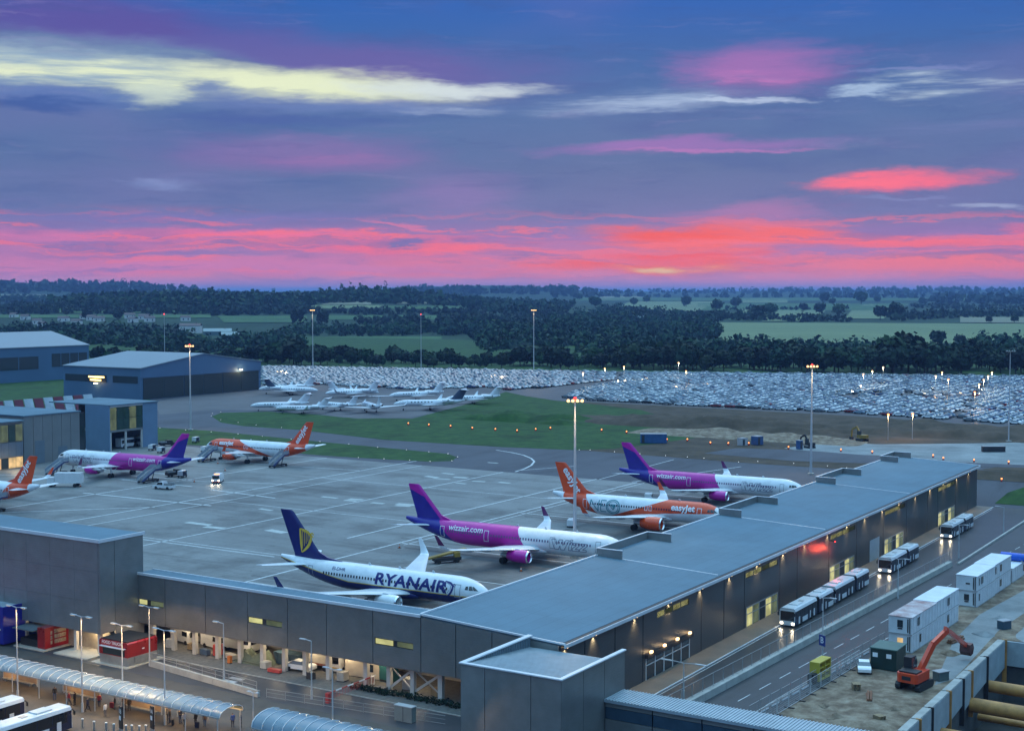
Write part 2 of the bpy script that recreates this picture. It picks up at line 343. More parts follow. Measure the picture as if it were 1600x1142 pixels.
WHITE = (.78, .79, .80); MAGENTA = (.50, .008, .30); INDIGO = (.022, .012, .24); ORANGE = (.78, .075, .010); NAVY = (.014, .018, .13); GOLD = (.75, .47, .06)
def zmetal(): return mat('bare_metal', (.55, .56, .58), .3, .9, .1)
M_dark = mat('dark_opening', (.012, .012, .014), .5, var=.1)
M_glass_dark = mat('cockpit_glass', (.012, .016, .022), .08, var=0, spec=.8)
M_tyre = mat('tyre_rubber', (.018, .018, .018), .85, var=.2)
M_strut = mat('gear_strut', (.55, .56, .57), .4, .2, .15)
M_wing = mat('wing_grey', (.62, .64, .66), .32, .05, .10, .5)
M_fan = mat('fan_metal', (.09, .09, .1), .35, .8, .1)
M_lip = mat('intake_lip', (.75, .76, .78), .18, .95, .05)
M_line = mat('door_outline', (.34, .35, .38), .5, var=0)
M_lineW = mat('door_outline_white', (.75, .7, .74), .5, var=0)

def hull_rings(L, Rw, Rh, zc, noseL, tailL, dip=.5, rise=1.75, tip=.32, n=28):
    st = []
    for t in (0, .03, .09, .18, .3, .45, .62, .8, 1.):
        r = max(.03, (1 - (1 - t) ** 2) ** .62); st.append((noseL * t, r, -dip * (1 - t) ** 1.6))
    k = 10
    for i in range(1, 6): st.append((noseL + (L - noseL - tailL) * i / 6, 1., 0.))
    for i in range(k + 1):
        t = i / k; q = 1 - (1 - tip / Rh) * t ** 1.55; st.append((L - tailL + tailL * t, q, rise * t ** 1.7))
    return [[(x, q * Rw * math.sin(2 * math.pi * j / n), zc + dz + q * Rh * math.cos(2 * math.pi * j / n)) for j in range(n)] for x, q, dz in st], st
def hull_at(st, x):
    for a, b in zip(st, st[1:]):
        if a[0] <= x <= b[0]:
            t = (x - a[0]) / (b[0] - a[0] + 1e-9); return a[1] + (b[1] - a[1]) * t, a[2] + (b[2] - a[2]) * t
    return st[-1][1:]
def foil(xle, c, y, z, th, up=(0, 0, 1)):
    u = Vector(up); pts = []
    for fx, ft in ((0, 0), (.06, .36), (.25, .55), (.55, .42), (1, .02), (.55, -.32), (.25, -.42), (.06, -.28)):
        pts.append(tuple(Vector((xle + fx * c, y, z)) + u * (ft * th * c)))
    return pts

SPECS = {
    'a321': dict(L=44.51, Rw=1.975, Rh=2.07, zc=3.80, noseL=5.6, tailL=13.5, wx=16.1, gear=21.98, eng=15.8, er=1.02, el=4.6, ey=5.75, fin=11.76, doors=(5.0, 13.6, 26.6, 35.9)),
    'a320': dict(L=37.57, Rw=1.975, Rh=2.07, zc=3.80, noseL=5.6, tailL=12.5, wx=11.9, gear=17.71, eng=11.3, er=1.02, el=4.6, ey=5.75, fin=11.76, doors=(5.0, 29.6)),
    'a320n': dict(L=37.57, Rw=1.975, Rh=2.07, zc=3.80, noseL=5.6, tailL=12.5, wx=11.9, gear=17.71, eng=10.9, er=1.2, el=4.9, ey=5.75, fin=11.76, doors=(5.0, 29.6)),
    'b738': dict(L=38.3, Rw=1.88, Rh=2.0, zc=3.42, noseL=5.4, tailL=13.2, wx=13.0, gear=19.6, eng=12.6, er=.98, el=4.4, ey=4.85, fin=12.5, doors=(4.6, 31.6)),
}
HULLS = {}
def airliner(label, group, kind, style, loc, rz, side):
    "side: +1 the starboard flank faces the viewer, -1 port; local x runs aft from the nose, y to starboard"
    p = SPECS[kind]; L, zc, Rw, Rh = p['L'], p['zc'], p['Rw'], p['Rh']; boeing = kind == 'b738'
    root = thing('airliner', label, 'airliner', (*loc, 0), R(rz), group)
    if style == 'wizz':
        x1, x2 = (19.6, 35.2) if kind == 'a321' else (16, 29)
        hm = livery('hull_white_magenta_indigo', WHITE, [(MAGENTA, lambda x, y, z: (x - (z - zc) * .62) > x1), (INDIGO, lambda x, y, z: (x - (z - zc) * 1.0) > x2)])
        fm = livery('fin_indigo_magenta', INDIGO, [(MAGENTA, lambda x, y, z: (x - (L - 8.6 + (z - 5.6) * .94)) < (Ex.max(z - 9.6, 0.) * 1.7 + .95))])
        em = mat('nacelle_magenta', MAGENTA, .25, var=.1, coat=.4); wl = livery('winglet_magenta', (.12, .01, .09), [(WHITE, lambda x, y, z: z < 4.9)])
        tp = M_wing
    elif style == 'easy':
        hm = livery('hull_white_orange', WHITE, [
            (ORANGE, lambda x, y, z: ((z - zc + (x - 13) * .33) < 1.8) * ((z - zc + (x - 3.) * .06 + Ex.max(x - 12, 0.) * .10) > .2) * (x > 2.2) * (x < 28)),
            (ORANGE, lambda x, y, z: ((x - (z - zc) * .75) > (L - 9.2)) * (x < L - 2.7)), ])
        fm = livery('fin_orange', ORANGE, []); em = mat('nacelle_orange', ORANGE, .25, var=.1, coat=.4); wl = livery('winglet_orange', ORANGE, [(WHITE, lambda x, y, z: z < 4.9)]); tp = mat('tailplane_white', WHITE, .3, var=.1)
    else:
        hm = livery('hull_white_navy', WHITE, [
            (GOLD, lambda x, y, z: (z - Ex.max(x - 24, 0.) * .15) < (zc - .42)), (NAVY, lambda x, y, z: (z - Ex.max(x - 24, 0.) * .15) < (zc - .56)), ])
        fm = livery('fin_navy', NAVY, [(WHITE, lambda x, y, z: z < 5.3)]); em = mat('nacelle_white', WHITE, .25, var=.1, coat=.4); wl = livery('winglet_navy', NAVY, [(WHITE, lambda x, y, z: y < 0.)]); tp = mat('tailplane_white', WHITE, .3, var=.1)
    rings, st = hull_rings(L, Rw, Rh, zc, p['noseL'], p['tailL'])
    hb = MB().loft(rings)
    # wing-body fairing
    wx = p['wx']
    hb.loft([[(wx - 2.5 + 12.5 * t, 2.05 * k * math.sin(a), zc - 1.35 + .95 * k * math.cos(a)) for a in [2 * math.pi * j / 14 for j in range(14)]] for t, k in ((0, .1), (.12, .75), (.3, 1), (.65, 1), (.88, .7), (1, .1))])
    hull = hb.build('fuselage', hm, root, 50)
    def on(x, z, sd, off=.025):
        q, dz = hull_at(st, x); zz = max(-.999, min(.999, (z - zc - dz) / (q * Rh))); y = q * Rw * math.sqrt(1 - zz * zz)
        return (x, sd * (y + off), z)
    # cockpit windows
    for sd in (1, -1):
        for xa, xb, xc, xd, z0, z1 in ((1.55, 2.15, 2.3, 2.5, zc + .42, zc + .95), (2.22, 2.85, 2.58, 2.95, zc + .45, zc + 1.0), (2.95, 3.45, 3.05, 3.4, zc + .5, zc + .98)):
            n = 3; b = MB(); g = [[on(xa + (xb - xa) * i / n + ((xc + (xd - xc) * i / n) - (xa + (xb - xa) * i / n)) * j / n, z0 + (z1 - z0) * j / n, sd, .02) for i in range(n + 1)] for j in range(n + 1)]
            for j in range(n):
                for i in range(n): b.add([g[j][i], g[j][i + 1], g[j + 1][i + 1], g[j + 1][i]], [(0, 1, 2, 3)])
            b.build('cockpit_window', M_glass_dark, hull)
    # cabin windows, too small to pick apart: one mesh
    b = MB(); zw = zc + .38; x = 6.4
    while x < L - 9.2:
        if all(abs(x - d) > .75 for d in p['doors']):
            for sd in (1, -1):
                b.add([on(x - .13, zw - .19, sd), on(x + .13, zw - .19, sd), on(x + .13, zw + .19, sd), on(x - .13, zw + .19, sd)], [(0, 1, 2, 3)])
        x += .533
    b.build('cabin_windows', mat('cabin_glass', (.03, .035, .05), .15, var=0) if style != 'wizz' else mat('cabin_glass_light', (.16, .12, .2), .2, var=0), hull, kind='stuff')
    def door(x, z0, z1, w, m):
        b = MB()
        for (xa, xb, za, zb) in ((x - w / 2, x - w / 2 + .1, z0, z1), (x + w / 2 - .1, x + w / 2, z0, z1), (x - w / 2, x + w / 2, z0, z0 + .1), (x - w / 2, x + w / 2, z1 - .1, z1)):
            n = 4
            for i in range(n):
                za_, zb_ = za + (zb - za) * i / n, za + (zb - za) * (i + 1) / n
                b.add([on(xa, za_, side), on(xb, za_, side), on(xb, zb_, side), on(xa, zb_, side)], [(0, 1, 2, 3)])
        b.build('door', m, hull)
    for d in p['doors']: door(d, zc - .75, zc + 1.15, .95, M_lineW if (style == 'wizz' and d > 18) or (style == 'easy' and (d > L - 10 or d < 6)) else M_line)
    if kind.startswith('a320'):
        for d in (15.2, 16.1): door(d, zc - .1, zc + .95, .6, M_lineW)
    # wings
    dz0 = zc - 1.15; s4 = 0.
    for sd in (1, -1):
        if boeing: secs = [(wx - 1.2, 8.2, 0, dz0 - .1, .13), (wx, 7.2, 1.9, dz0, .13), (wx + 2.55, 4.9, 5.6, dz0 + .38, .115), (wx + 9.0, 1.75, 16.6, dz0 + 1.75, .10)]
        else: secs = [(wx - 1., 7.8, 0, dz0 - .1, .14), (wx, 6.9, 1.95, dz0, .14), (wx + 2.5, 4.3, 6.4, dz0 + .42, .115), (wx + 7.85, 1.6, 16.7, dz0 + 1.45, .10)]
        w = MB().loft([foil(a, c, sd * y, z, t) for a, c, y, z, t in secs]).build('wing', M_wing, root, 40)
        a, c, y, z, t = secs[-1]
        MB().loft([foil(a, c, sd * y, z, t, (0, 0, 1)), foil(a + .35, c * .92, sd * (y + .55), z + .16, .09, (0, -sd * .45, .9)), foil(a + .95, c * .75, sd * (y + .92), z + .75, .08, (0, -sd * .85, .5)),
                   foil(a + 2.2, c * .38, sd * (y + 1.2), z + 2.45, .07, (0, -sd * .98, .15))]).build('winglet', wl, w, 40)
        for fy, fx in ((4.6, 5.0), (8.4, 4.0), (11.6, 5.0)):
            t = (fy - 1.95) / 14.7; zz = dz0 + t * 1.5 - .3; x0 = wx + t * 7.85 + 2.4 - t * 1.0
            MB().loft([[(x0 + q * 3.6, sd * fy + .2 * k * math.sin(an), zz - .12 + .3 * k * math.cos(an)) for an in [2 * math.pi * j / 8 for j in range(8)]] for q, k in ((0, .1), (.25, .9), (.6, 1), (1, .05))]).build('flap_fairing', M_wing, w, 40)
        # engine
        ex, er, el, ey = p['eng'], p['er'], p['el'], p['ey'] * sd; ez = 1.98 if not boeing else 1.62
        pr = ((0, .86), (.12, .98), (.5, 1.06), (1.6, 1.1), (2.9, 1.02), (el - .6, .78), (el - .5, .70))
        rg = [[(ex + dx, ey + er * k * math.sin(a), ez + er * k * math.cos(a)) for a in [2 * math.pi * j / 20 for j in range(20)]] for dx, k in ((1.15, .80), (.25, .80)) + pr]
        en = MB().loft(rg, capa=False, capb=False).build('engine', em, root, 45)
        lp = MB().loft([[(ex + dx, ey + er * k * math.sin(a), ez + er * k * math.cos(a)) for a in [2 * math.pi * j / 20 for j in range(20)]] for dx, k in ((.26, .795), (.04, .84), (-.03, .89), (.04, .945), (.2, 1.02))], capa=False, capb=False).build('intake_lip', M_lip, en, 60)
        fb = MB().tube((ex + 1.0, ey, ez), (ex + 1.1, ey, ez), er * .80, n=20); fb.tube((ex + .55, ey, ez), (ex + 1.0, ey, ez), .05, .3, 10)
        fb.build('fan', M_fan, en)
        MB().tube((ex + el - .7, ey, ez), (ex + el + .9, ey, ez), er * .52, er * .3, 12).build('exhaust_cone', zmetal(), en, 40)
        MB().prismy([(ex + .9, ez + er * .95), (ex + 2.8, ez + er * 1.0), (ex + el + 1.2, ez + er * .75), (ex + el + 1.6, dz0 + .55), (ex + 1.9, dz0 + .5)], ey - .18, ey + .18).build('pylon', M_wing, en)
    # tail
    xl = L - 8.7; zb = zc + 1.55; zt = p['fin']
    if boeing: secs = [(xl - .5, 6.4, zb - .1), (xl + .9, 5.3, zb + 1.), (L - 2.45 , 2.6, zt - .25), (L - 2.0, 2.2, zt)]
    else: secs = [(xl - .2, 6.6, zb - .1), (xl + .9, 5.6, zb + .9), (L - 2.95, 2.55, zt - .2), (L - 2.6, 2.2, zt)]
    fin = MB().loft([[(a + fx * c, ft * c * .1, z) for fx, ft in ((0, 0), (.1, .45), (.35, .55), (1, .02), (.35, -.55), (.1, -.45))] for a, c, z in secs])
    if boeing: fin.prismy([(xl - 4.2, zc + 1.85), (xl + 1.2, zc + 1.7), (xl + 1.5, zb + 1.6), (xl - .4, zb + .75)], -.14, .14)
    else: fin.prismy([(xl - 1.4, zc + 1.85), (xl + 1, zc + 1.7), (xl + 1.2, zb + 1.2)], -.14, .14)
    fin = fin.build('tail_fin', fm, root, 30)
    for sd in (1, -1):
        zz = zc + (1.0 if boeing else .85); hs = 7.1 if boeing else 6.2
        MB().loft([foil(L - 6.3, 4.0, 0, zz, .1), foil(L - 6.0, 3.6, sd * .8, zz + .08, .1), foil(L - 2.2, 1.4, sd * hs, zz + .62, .08)]).build('tailplane', tp, root, 40)
    # landing gear
    for gx, gy, r in ((5.07 if not boeing else 4.0, 0, .36), (p['gear'], 3.8 if not boeing else 2.86, .58), (p['gear'], -3.8 if not boeing else -2.86, .58)):
        g = MB(); g.tube((gx, gy, r), (gx, gy, zc - 1.2), .14, .18, 8); g.tube((gx, gy - .42, r), (gx, gy + .42, r), .1, n=6); g.bar((gx, gy, r + .5), (gx + .9, gy * .7, zc - 1.3), .1, .1)
        g = g.build('landing_gear', M_strut, root)
        for o in (-.4, .4): MB().tube((gx, gy + o - .17, r), (gx, gy + o + .17, r), r, n=14).build('wheel', M_tyre, g, 40)
    # antenna blades and beacon
    b = MB()
    for ax in (9.5, 15.5, 21): b.prismy([(ax, zc + Rh - .05), (ax + .5, zc + Rh - .05), (ax + .55, zc + Rh + .35), (ax + .3, zc + Rh + .35)], -.03, .03)
    b.build('antenna', M_wing, hull)
    # writing
    sg = -side                                              # text runs aft->forward on the starboard side
    def wrap(x0, zm, off=.035):
        def f(a, c):
            x = x0 + sg * a; q, dz = hull_at(st, x); th = math.asin(max(-.99, min(.99, (zm - zc - dz) / (q * Rh)))) + c / (Rh * q)
            return (x, side * (q * Rw * math.cos(th) + off), zc + dz + (q * Rh + off) * math.sin(th))
        return f
    def finxf(x0, z0, ang, off=.03):
        ca, sa = math.cos(ang), math.sin(ang)
        def f(a, c):                                        # viewer frame: u to the viewer's right, v up
            u, v = a * ca - c * sa, a * sa + c * ca; x = x0 + sg * u; z = z0 + v
            i = min(.999, max(0, (z - zb) / (zt - zb))); cc = 5.6 - 3.2 * i; return (x, side * (cc * .055 + off), z)
        return f
    wmat = mat('lettering_white', (.85, .85, .85), .4, var=0)
    if style == 'wizz':
        text_on(MB(), 'wizzair.com', 1.5, wrap(L - 13.6 if kind == 'a321' else L - 13, zc + 1.05), sg * side > 0, bold=.02).build('lettering', wmat, hull)
        gm = mat('lettering_outline', (.20, .20, .27), .5, var=0); b = MB()
        def stroke(pts, w=.11):
            f = wrap(10.3, zc + .1)
            for (a0, c0), (a1, c1) in zip(pts, pts[1:]):
                d = math.hypot(a1 - a0, c1 - c0) + 1e-6; nx, ny = -(c1 - c0) / d * w / 2, (a1 - a0) / d * w / 2; k = 4
                for i in range(k):
                    q = [(a0 + (a1 - a0) * (i + j) / k, c0 + (c1 - c0) * (i + j) / k) for j in (0, 1)]
                    b.add([f(q[0][0] + nx, q[0][1] + ny), f(q[1][0] + nx, q[1][1] + ny), f(q[1][0] - nx, q[1][1] - ny), f(q[0][0] - nx, q[0][1] - ny)], [(0, 1, 2, 3)])
        SHW = [[(-3.4, .8), (-2.6, .8), (-2.4, -.1), (-1.9, .8), (-1.3, .8), (-1.2, -.1), (-.7, .8), (0, .8), (-1, -.9), (-1.7, -.9), (-1.75, -.2), (-2.1, -.9), (-2.8, -.9), (-3.4, .8)],
               [(.1, .45), (.6, .45), (.3, -.9), (-.2, -.9), (.1, .45)], [(.2, .95), (.6, .95), (.55, .62), (.15, .62), (.2, .95)],
               [(.8, .45), (2.0, .45), (1.95, .1), (1.1, -.55), (1.8, -.55), (1.75, -.9), (.5, -.9), (.55, -.5), (1.4, .12), (.8, .12), (.8, .45)],
               [(2.2, .45), (3.4, .45), (3.35, .1), (2.5, -.55), (3.2, -.55), (3.15, -.9), (1.9, -.9), (1.95, -.5), (2.8, .12), (2.2, .12), (2.2, .45)]]
        for q in SHW: stroke(q)
        b.build('lettering', gm, hull, label='outlined lettering in thin grey strokes')
    elif style == 'easy':
        text_on(MB(), 'easyJet', 1.75, wrap(8.4 if kind == 'a320n' else 8.6, zc + (.92 if kind == 'a320n' else 1.12)), sg * side > 0, bold=.05).build('lettering', wmat, hull)
        ang = R(-55) if side > 0 else R(55)
        text_on(MB(), 'easyJet', 2.05, finxf(L - 4.35, 8.3, ang), sg * side > 0, bold=.05, step=0).build('lettering', wmat, fin)
        if kind == 'a320n':
            tm = mat('lettering_teal', (.06, .26, .30), .4, var=0); f = wrap(25.2, zc + .05); b = MB()
            def poly(pts, w):
                for (a0, c0), (a1, c1) in zip(pts, pts[1:]):
                    d = math.hypot(a1 - a0, c1 - c0) + 1e-6; nx, ny = -(c1 - c0) / d * w / 2, (a1 - a0) / d * w / 2
                    for i in range(3):
                        q = [(a0 + (a1 - a0) * (i + j) / 3, c0 + (c1 - c0) * (i + j) / 3) for j in (0, 1)]
                        b.add([f(q[0][0] + nx, q[0][1] + ny), f(q[1][0] + nx, q[1][1] + ny), f(q[1][0] - nx, q[1][1] - ny), f(q[0][0] - nx, q[0][1] - ny)], [(0, 1, 2, 3)])
            poly([(-3.3, -1.1), (-3.0, 1.1), (-1.4, -1.1), (-1.1, 1.2)], .2); poly([(.5, 1.2), (-.6, 1.2), (-.8, -1.1), (.4, -1.1)], .2); poly([(-.7, .1), (.3, .1)], .18)
            for rr, ww in ((1.45, .2), (1.12, .14)): poly([(2.0 + rr * math.cos(R(a)), rr * math.sin(R(a))) for a in range(0, 361, 15)], ww)
            poly([(1.5, .45), (2.5, .45), (2.5, .1), (2.0, -.55), (1.5, .1), (1.5, .45)], .16); poly([(1.75, .2), (2.25, .2), (2.0, -.2)], .25)
            b.build('lettering', tm, hull, label='large teal outlined letters NEO')
    else:
        nm = mat('lettering_navy', (.012, .016, .15), .4, var=0)
        _w = wrap(12.9, zc + .50); text_on(MB(), 'RYANAIR', 2.45, lambda a, c: _w(a * 1.2, c), sg * side > 0, bold=.07, shear=.10, space=1.04).build('lettering', nm, hull)
        text_on(MB(), 'EI-DHR', .8, wrap(26.0, zc + 1.15), sg * side > 0, bold=.0).build('lettering', nm, hull)
        def harp(mb, f, k):
            def pl(pts, w):
                for (a0, c0, w0), (a1, c1, w1) in zip([(*q, ww) for q, ww in zip(pts, w)], [(*q, ww) for q, ww in zip(pts[1:], w[1:])]):
                    d = math.hypot(a1 - a0, c1 - c0) + 1e-6; nx, ny = -(c1 - c0) / d, (a1 - a0) / d
                    mb.add([f(k * (a0 + nx * w0), k * (c0 + ny * w0)), f(k * (a1 + nx * w1), k * (c1 + ny * w1)), f(k * (a1 - nx * w1), k * (c1 - ny * w1)), f(k * (a0 - nx * w0), k * (c0 - ny * w0))], [(0, 1, 2, 3)])
            pl([(-.75, 1.1), (-.7, .5), (-.62, -.4), (-.5, -1.25)], (.10, .13, .12, .05)); pl([(-.75, 1.1), (-.3, .95), (.15, .85), (.6, .5), (.95, .35)], (.05, .14, .16, .13, .04))
            pl([(.6, .55), (.62, .1), (.35, -.5), (-.1, -.95), (-.5, -1.25)], (.1, .16, .16, .12, .05)); pl([(.45, .6), (.8, .75), (1.0, .55)], (.03, .1, .03))
            for q in range(4): pl([(-.45 + q * .24, .85 - q * .05), (-.42 + q * .22, -.85 + q * .25)], (.035, .035))
        b = MB(); harp(b, finxf(L - 5.0, 8.1, 0), 1.55); b.build('harp_emblem', mat('gold_paint', GOLD, .35, var=.1), fin)
        b = MB(); harp(b, wrap(6.0, zc + .42), 1.0); b.build('harp_emblem', nm, hull)
    return root
def cam2w(X, Y): return (CAMX + X * RT[0] + Y * FW[0], CAMY + X * RT[1] + Y * FW[1])
# ------------------------------------------------------------------ ground, terrain, fields
def ground_mat(name, col, var, joint=None, **kw):
    m = ramp_mat(name, [(.25, tuple(c * (1 - var) for c in col)), (.5, col), (.75, tuple(min(1, c * (1 + var)) for c in col))], **kw)
    if joint:
        nt = m.node_tree; b = nt.nodes['Principled BSDF']; L = nt.links; src = b.inputs['Base Color'].links[0].from_socket
        tc = nt.nodes.new('ShaderNodeTexCoord'); bk = nt.nodes.new('ShaderNodeTexBrick'); L.new(tc.outputs['Object'], bk.inputs['Vector'])
        bk.offset = 0; bk.inputs['Scale'].default_value = 1; bk.inputs['Brick Width'].default_value = joint; bk.inputs['Row Height'].default_value = joint; bk.inputs['Mortar Size'].default_value = .05
        bk.inputs['Color1'].default_value = (.93, .93, .93, 1); bk.inputs['Color2'].default_value = (1, 1, 1, 1); bk.inputs['Mortar'].default_value = (.58, .58, .58, 1)
        mx = nt.nodes.new('ShaderNodeMix'); mx.data_type = 'RGBA'; mx.blend_type = 'MULTIPLY'; mx.inputs[0].default_value = 1
        L.new(src, mx.inputs[6]); L.new(bk.outputs[0], mx.inputs[7]); L.new(mx.outputs[2], b.inputs['Base Color'])
    return m
M_grass = ramp_mat('grass', [(.28, (.010, .036, .009)), (.5, (.024, .070, .014)), (.72, (.048, .100, .022))], .22, .9, .5, 1.2)
M_concrete_apron = ground_mat('apron_concrete', (.20, .205, .20), .24, joint=7.5, scale=.045, rough=.62, bump=.08, bscale=3.)
M_asphalt_taxi = ground_mat('taxiway_asphalt', (.075, .078, .092), .2, scale=.05, rough=.75, bump=.1, bscale=3.)
M_asphalt_road = ground_mat('road_asphalt', (.044, .050, .055), .25, scale=.12, rough=.5, bump=.15, bscale=6.)
M_asphalt_jet = ground_mat('jet_apron_asphalt', (.11, .105, .11), .2, scale=.06, rough=.75, bump=.1, bscale=3.)
M_plaza = ground_mat('plaza_paving', (.082, .073, .064), .22, scale=.2, rough=.7, bump=.1, bscale=5.)
M_dirt = ramp_mat('site_dirt', [(.28, (.085, .058, .04)), (.44, (.17, .122, .085)), (.56, (.25, .19, .135)), (.72, (.33, .28, .215))], .45, .95, .7, .8)
M_dirt_dark = ramp_mat('earth_bank', [(.25, (.035, .030, .018)), (.5, (.075, .055, .038)), (.75, (.12, .085, .06))], .12, .95, .8, .6)
M_chalk = ramp_mat('chalk_yard', [(.25, (.13, .14, .14)), (.5, (.24, .25, .25)), (.75, (.34, .35, .35))], .08, .95, .5, .8)
M_white_paint = mat('white_marking', (.50, .52, .52), .6, var=.35, scale=1.2)

def blotch(m, scale, k, stretch=(1, 1, 1), lo=.50, hi=.66):      # oil and tyre stains with shapes of their own
    nt = m.node_tree; b = nt.nodes['Principled BSDF']; L = nt.links; src = b.inputs['Base Color'].links[0].from_socket
    tc = nt.nodes.new('ShaderNodeTexCoord'); mp = nt.nodes.new('ShaderNodeMapping'); mp.inputs['Scale'].default_value = stretch; L.new(tc.outputs['Object'], mp.inputs[0])
    n = nt.nodes.new('ShaderNodeTexNoise'); n.inputs['Scale'].default_value = scale; n.inputs['Detail'].default_value = 7; n.inputs['Roughness'].default_value = .7; L.new(mp.outputs[0], n.inputs['Vector'])
    mr = nt.nodes.new('ShaderNodeMapRange'); L.new(n.outputs[0], mr.inputs['Value']); mr.inputs['From Min'].default_value = lo; mr.inputs['From Max'].default_value = hi; mr.inputs['To Min'].default_value = 1; mr.inputs['To Max'].default_value = k
    mx = nt.nodes.new('ShaderNodeMix'); mx.data_type = 'RGBA'; mx.blend_type = 'MULTIPLY'; mx.inputs[0].default_value = 1; L.new(src, mx.inputs[6]); L.new(mr.outputs[0], mx.inputs[7]); L.new(mx.outputs[2], b.inputs['Base Color'])
blotch(M_concrete_apron, .05, .58); blotch(M_concrete_apron, .12, .6, (1, .12, 1)); blotch(M_concrete_apron, .9, .72, (1, 1, 1), .58, .64); blotch(M_concrete_apron, .5, .75, (1, .3, 1), .56, .7); blotch(M_asphalt_taxi, .08, .7, (.2, 1, 1)); blotch(M_asphalt_road, .15, .7, (.15, 1, 1)); blotch(M_plaza, .3, .65); blotch(M_grass, .05, .6)
LOW = -6.0
MB().sheet([(2.6, -.5), (226, -.5), (226, -420), (1000, -420), (1000, 900), (-120, 900), (-120, 100), (2.6, 100)], 0).build('airfield_ground', M_grass, kind='structure')
lg = MB()
for x0, x1, y0, y1 in ((-330, 204, -57, -.5), (-330, 9, -.5, 100), (66.5, 204, -420, -57), (-330, 8, -420, -57), (8, 66.5, -420, -110)):
    lg.add([(x0, y0, LOW), (x1, y0, LOW), (x1, y1, LOW), (x0, y1, LOW)], [(0, 1, 2, 3)])
lg.build('lower_ground', M_asphalt_road, kind='structure')
sl = MB(); sl.add([(204, -420, LOW), (204, -.5, LOW), (226, -.5, 0), (226, -420, 0)], [(0, 1, 2, 3)]); sl.build('embankment', M_asphalt_taxi, kind='structure')
g2 = MB()
def on_slope(x): return LOW + (x - 204) / 22 * 6
for pts in (((206, -24), (206, -90), (222, -90), (219, -30), (213, -25.5)),):
    n = []; 
    g2.add([(x, y, on_slope(x) + .06) for x, y in pts], [tuple(range(len(pts)))[::-1]])
g2.build('grass_bank', M_grass, kind='structure')
# undercroft back wall and the deck edge over it
MB().box(9, 9.6, -.5, 100, LOW, -.02).build('retaining_wall', mat('plain_concrete', (.30, .29, .27), .8, var=.2, scale=.4), kind='structure')
def px_sheet(name, pts, z, m, **kw):
    MB().sheet([G(u, v, z) for u, v in pts][::-1], z).build(name, m, **(kw or dict(kind='structure')))
MB().box(2.6, 157.5, -.49, 225, -.9, .012).build('apron', M_concrete_apron, kind='structure')
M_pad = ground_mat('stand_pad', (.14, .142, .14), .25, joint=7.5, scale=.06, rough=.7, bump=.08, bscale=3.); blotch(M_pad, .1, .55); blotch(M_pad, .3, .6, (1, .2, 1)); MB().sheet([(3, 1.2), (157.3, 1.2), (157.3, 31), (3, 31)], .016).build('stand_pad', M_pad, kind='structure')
M_rub = mat('rubber_mark', (.085, .085, .085), .8, var=.35, scale=.8); rb_ = MB()
for x_ in (20.6, 61.4, 103, 143.6):
    for o_ in (-3.4, -2.9, 3.1, 3.7): rb_.sheet([(x_ + o_, 12), (x_ + o_ + .34, 12), (x_ + o_ + .34 + .5 * o_ / 3, 49 + o_), (x_ + o_ + .5 * o_ / 3, 49 + o_)], .019)
rb_.build('tyre_mark', M_rub, kind='structure')
tx = MB(); tx.sheet([(157.4, -.5), (225.9, -.5), (225.9, -300), (275, -300), (263, 60), (214, 100), (214, 560), (157.4, 560)], .008); tx.build('taxiway', M_asphalt_taxi, kind='structure')
px_sheet('taxiway_link', [(235, 622), (410, 604), (820, 600), (830, 640), (700, 655), (520, 652), (330, 650), (345, 660), (420, 672), (235, 680)], .016, M_asphalt_taxi)
px_sheet('jet_apron', [(240, 628), (410, 600), (790, 598), (760, 632), (640, 652), (560, 654), (430, 641), (330, 640), (250, 648)], .024, M_asphalt_jet)
px_sheet('grass_island', [(235, 667), (330, 673), (500, 690), (640, 703), (700, 709), (714, 714), (706, 720), (670, 721), (560, 715), (500, 711), (360, 699), (235, 691)], .034, M_grass)
px_sheet('grass_verge', [(332, 650), (345, 645), (420, 643), (500, 648), (560, 655), (640, 655), (720, 634), (765, 622), (790, 612), (850, 625), (1000, 640), (1090, 668), (1086, 684), (1030, 692), (960, 701), (900, 703), (780, 698), (600, 687), (480, 673), (400, 663), (345, 656)], .034, M_grass)
px_sheet('dirt_strip', [(905, 703), (1030, 693), (1085, 680), (1090, 668), (1000, 640), (880, 626), (1000, 632), (1340, 650), (1620, 672), (1620, 731), (1500, 729), (1400, 731), (1300, 732), (1150, 722)], .030, M_dirt_dark)
px_sheet('chalk_yard', [(1225, 700), (1300, 690), (1370, 694), (1560, 692), (1620, 690), (1620, 729), (1500, 727), (1380, 712), (1260, 706)], .044, M_chalk)
px_sheet('site_track', [(1150, 700), (1250, 703), (1330, 709), (1500, 722), (1620, 727), (1620, 731), (1480, 728), (1240, 720), (1100, 708)], .05, M_asphalt_taxi)
px_sheet('site_track', [(1300, 660), (1420, 664), (1620, 675), (1620, 681), (1420, 669), (1300, 665)], .05, M_chalk)
# far taxiway strip and verge right of the pier
db = MB(); db.add([(x, y, on_slope(min(x, 226)) + .07) for x, y in ((220, -.6), (220, -120), (226, -120), (226, -.6))], [(3, 2, 1, 0)]); db.build('dirt_bank', M_dirt_dark, kind='structure')

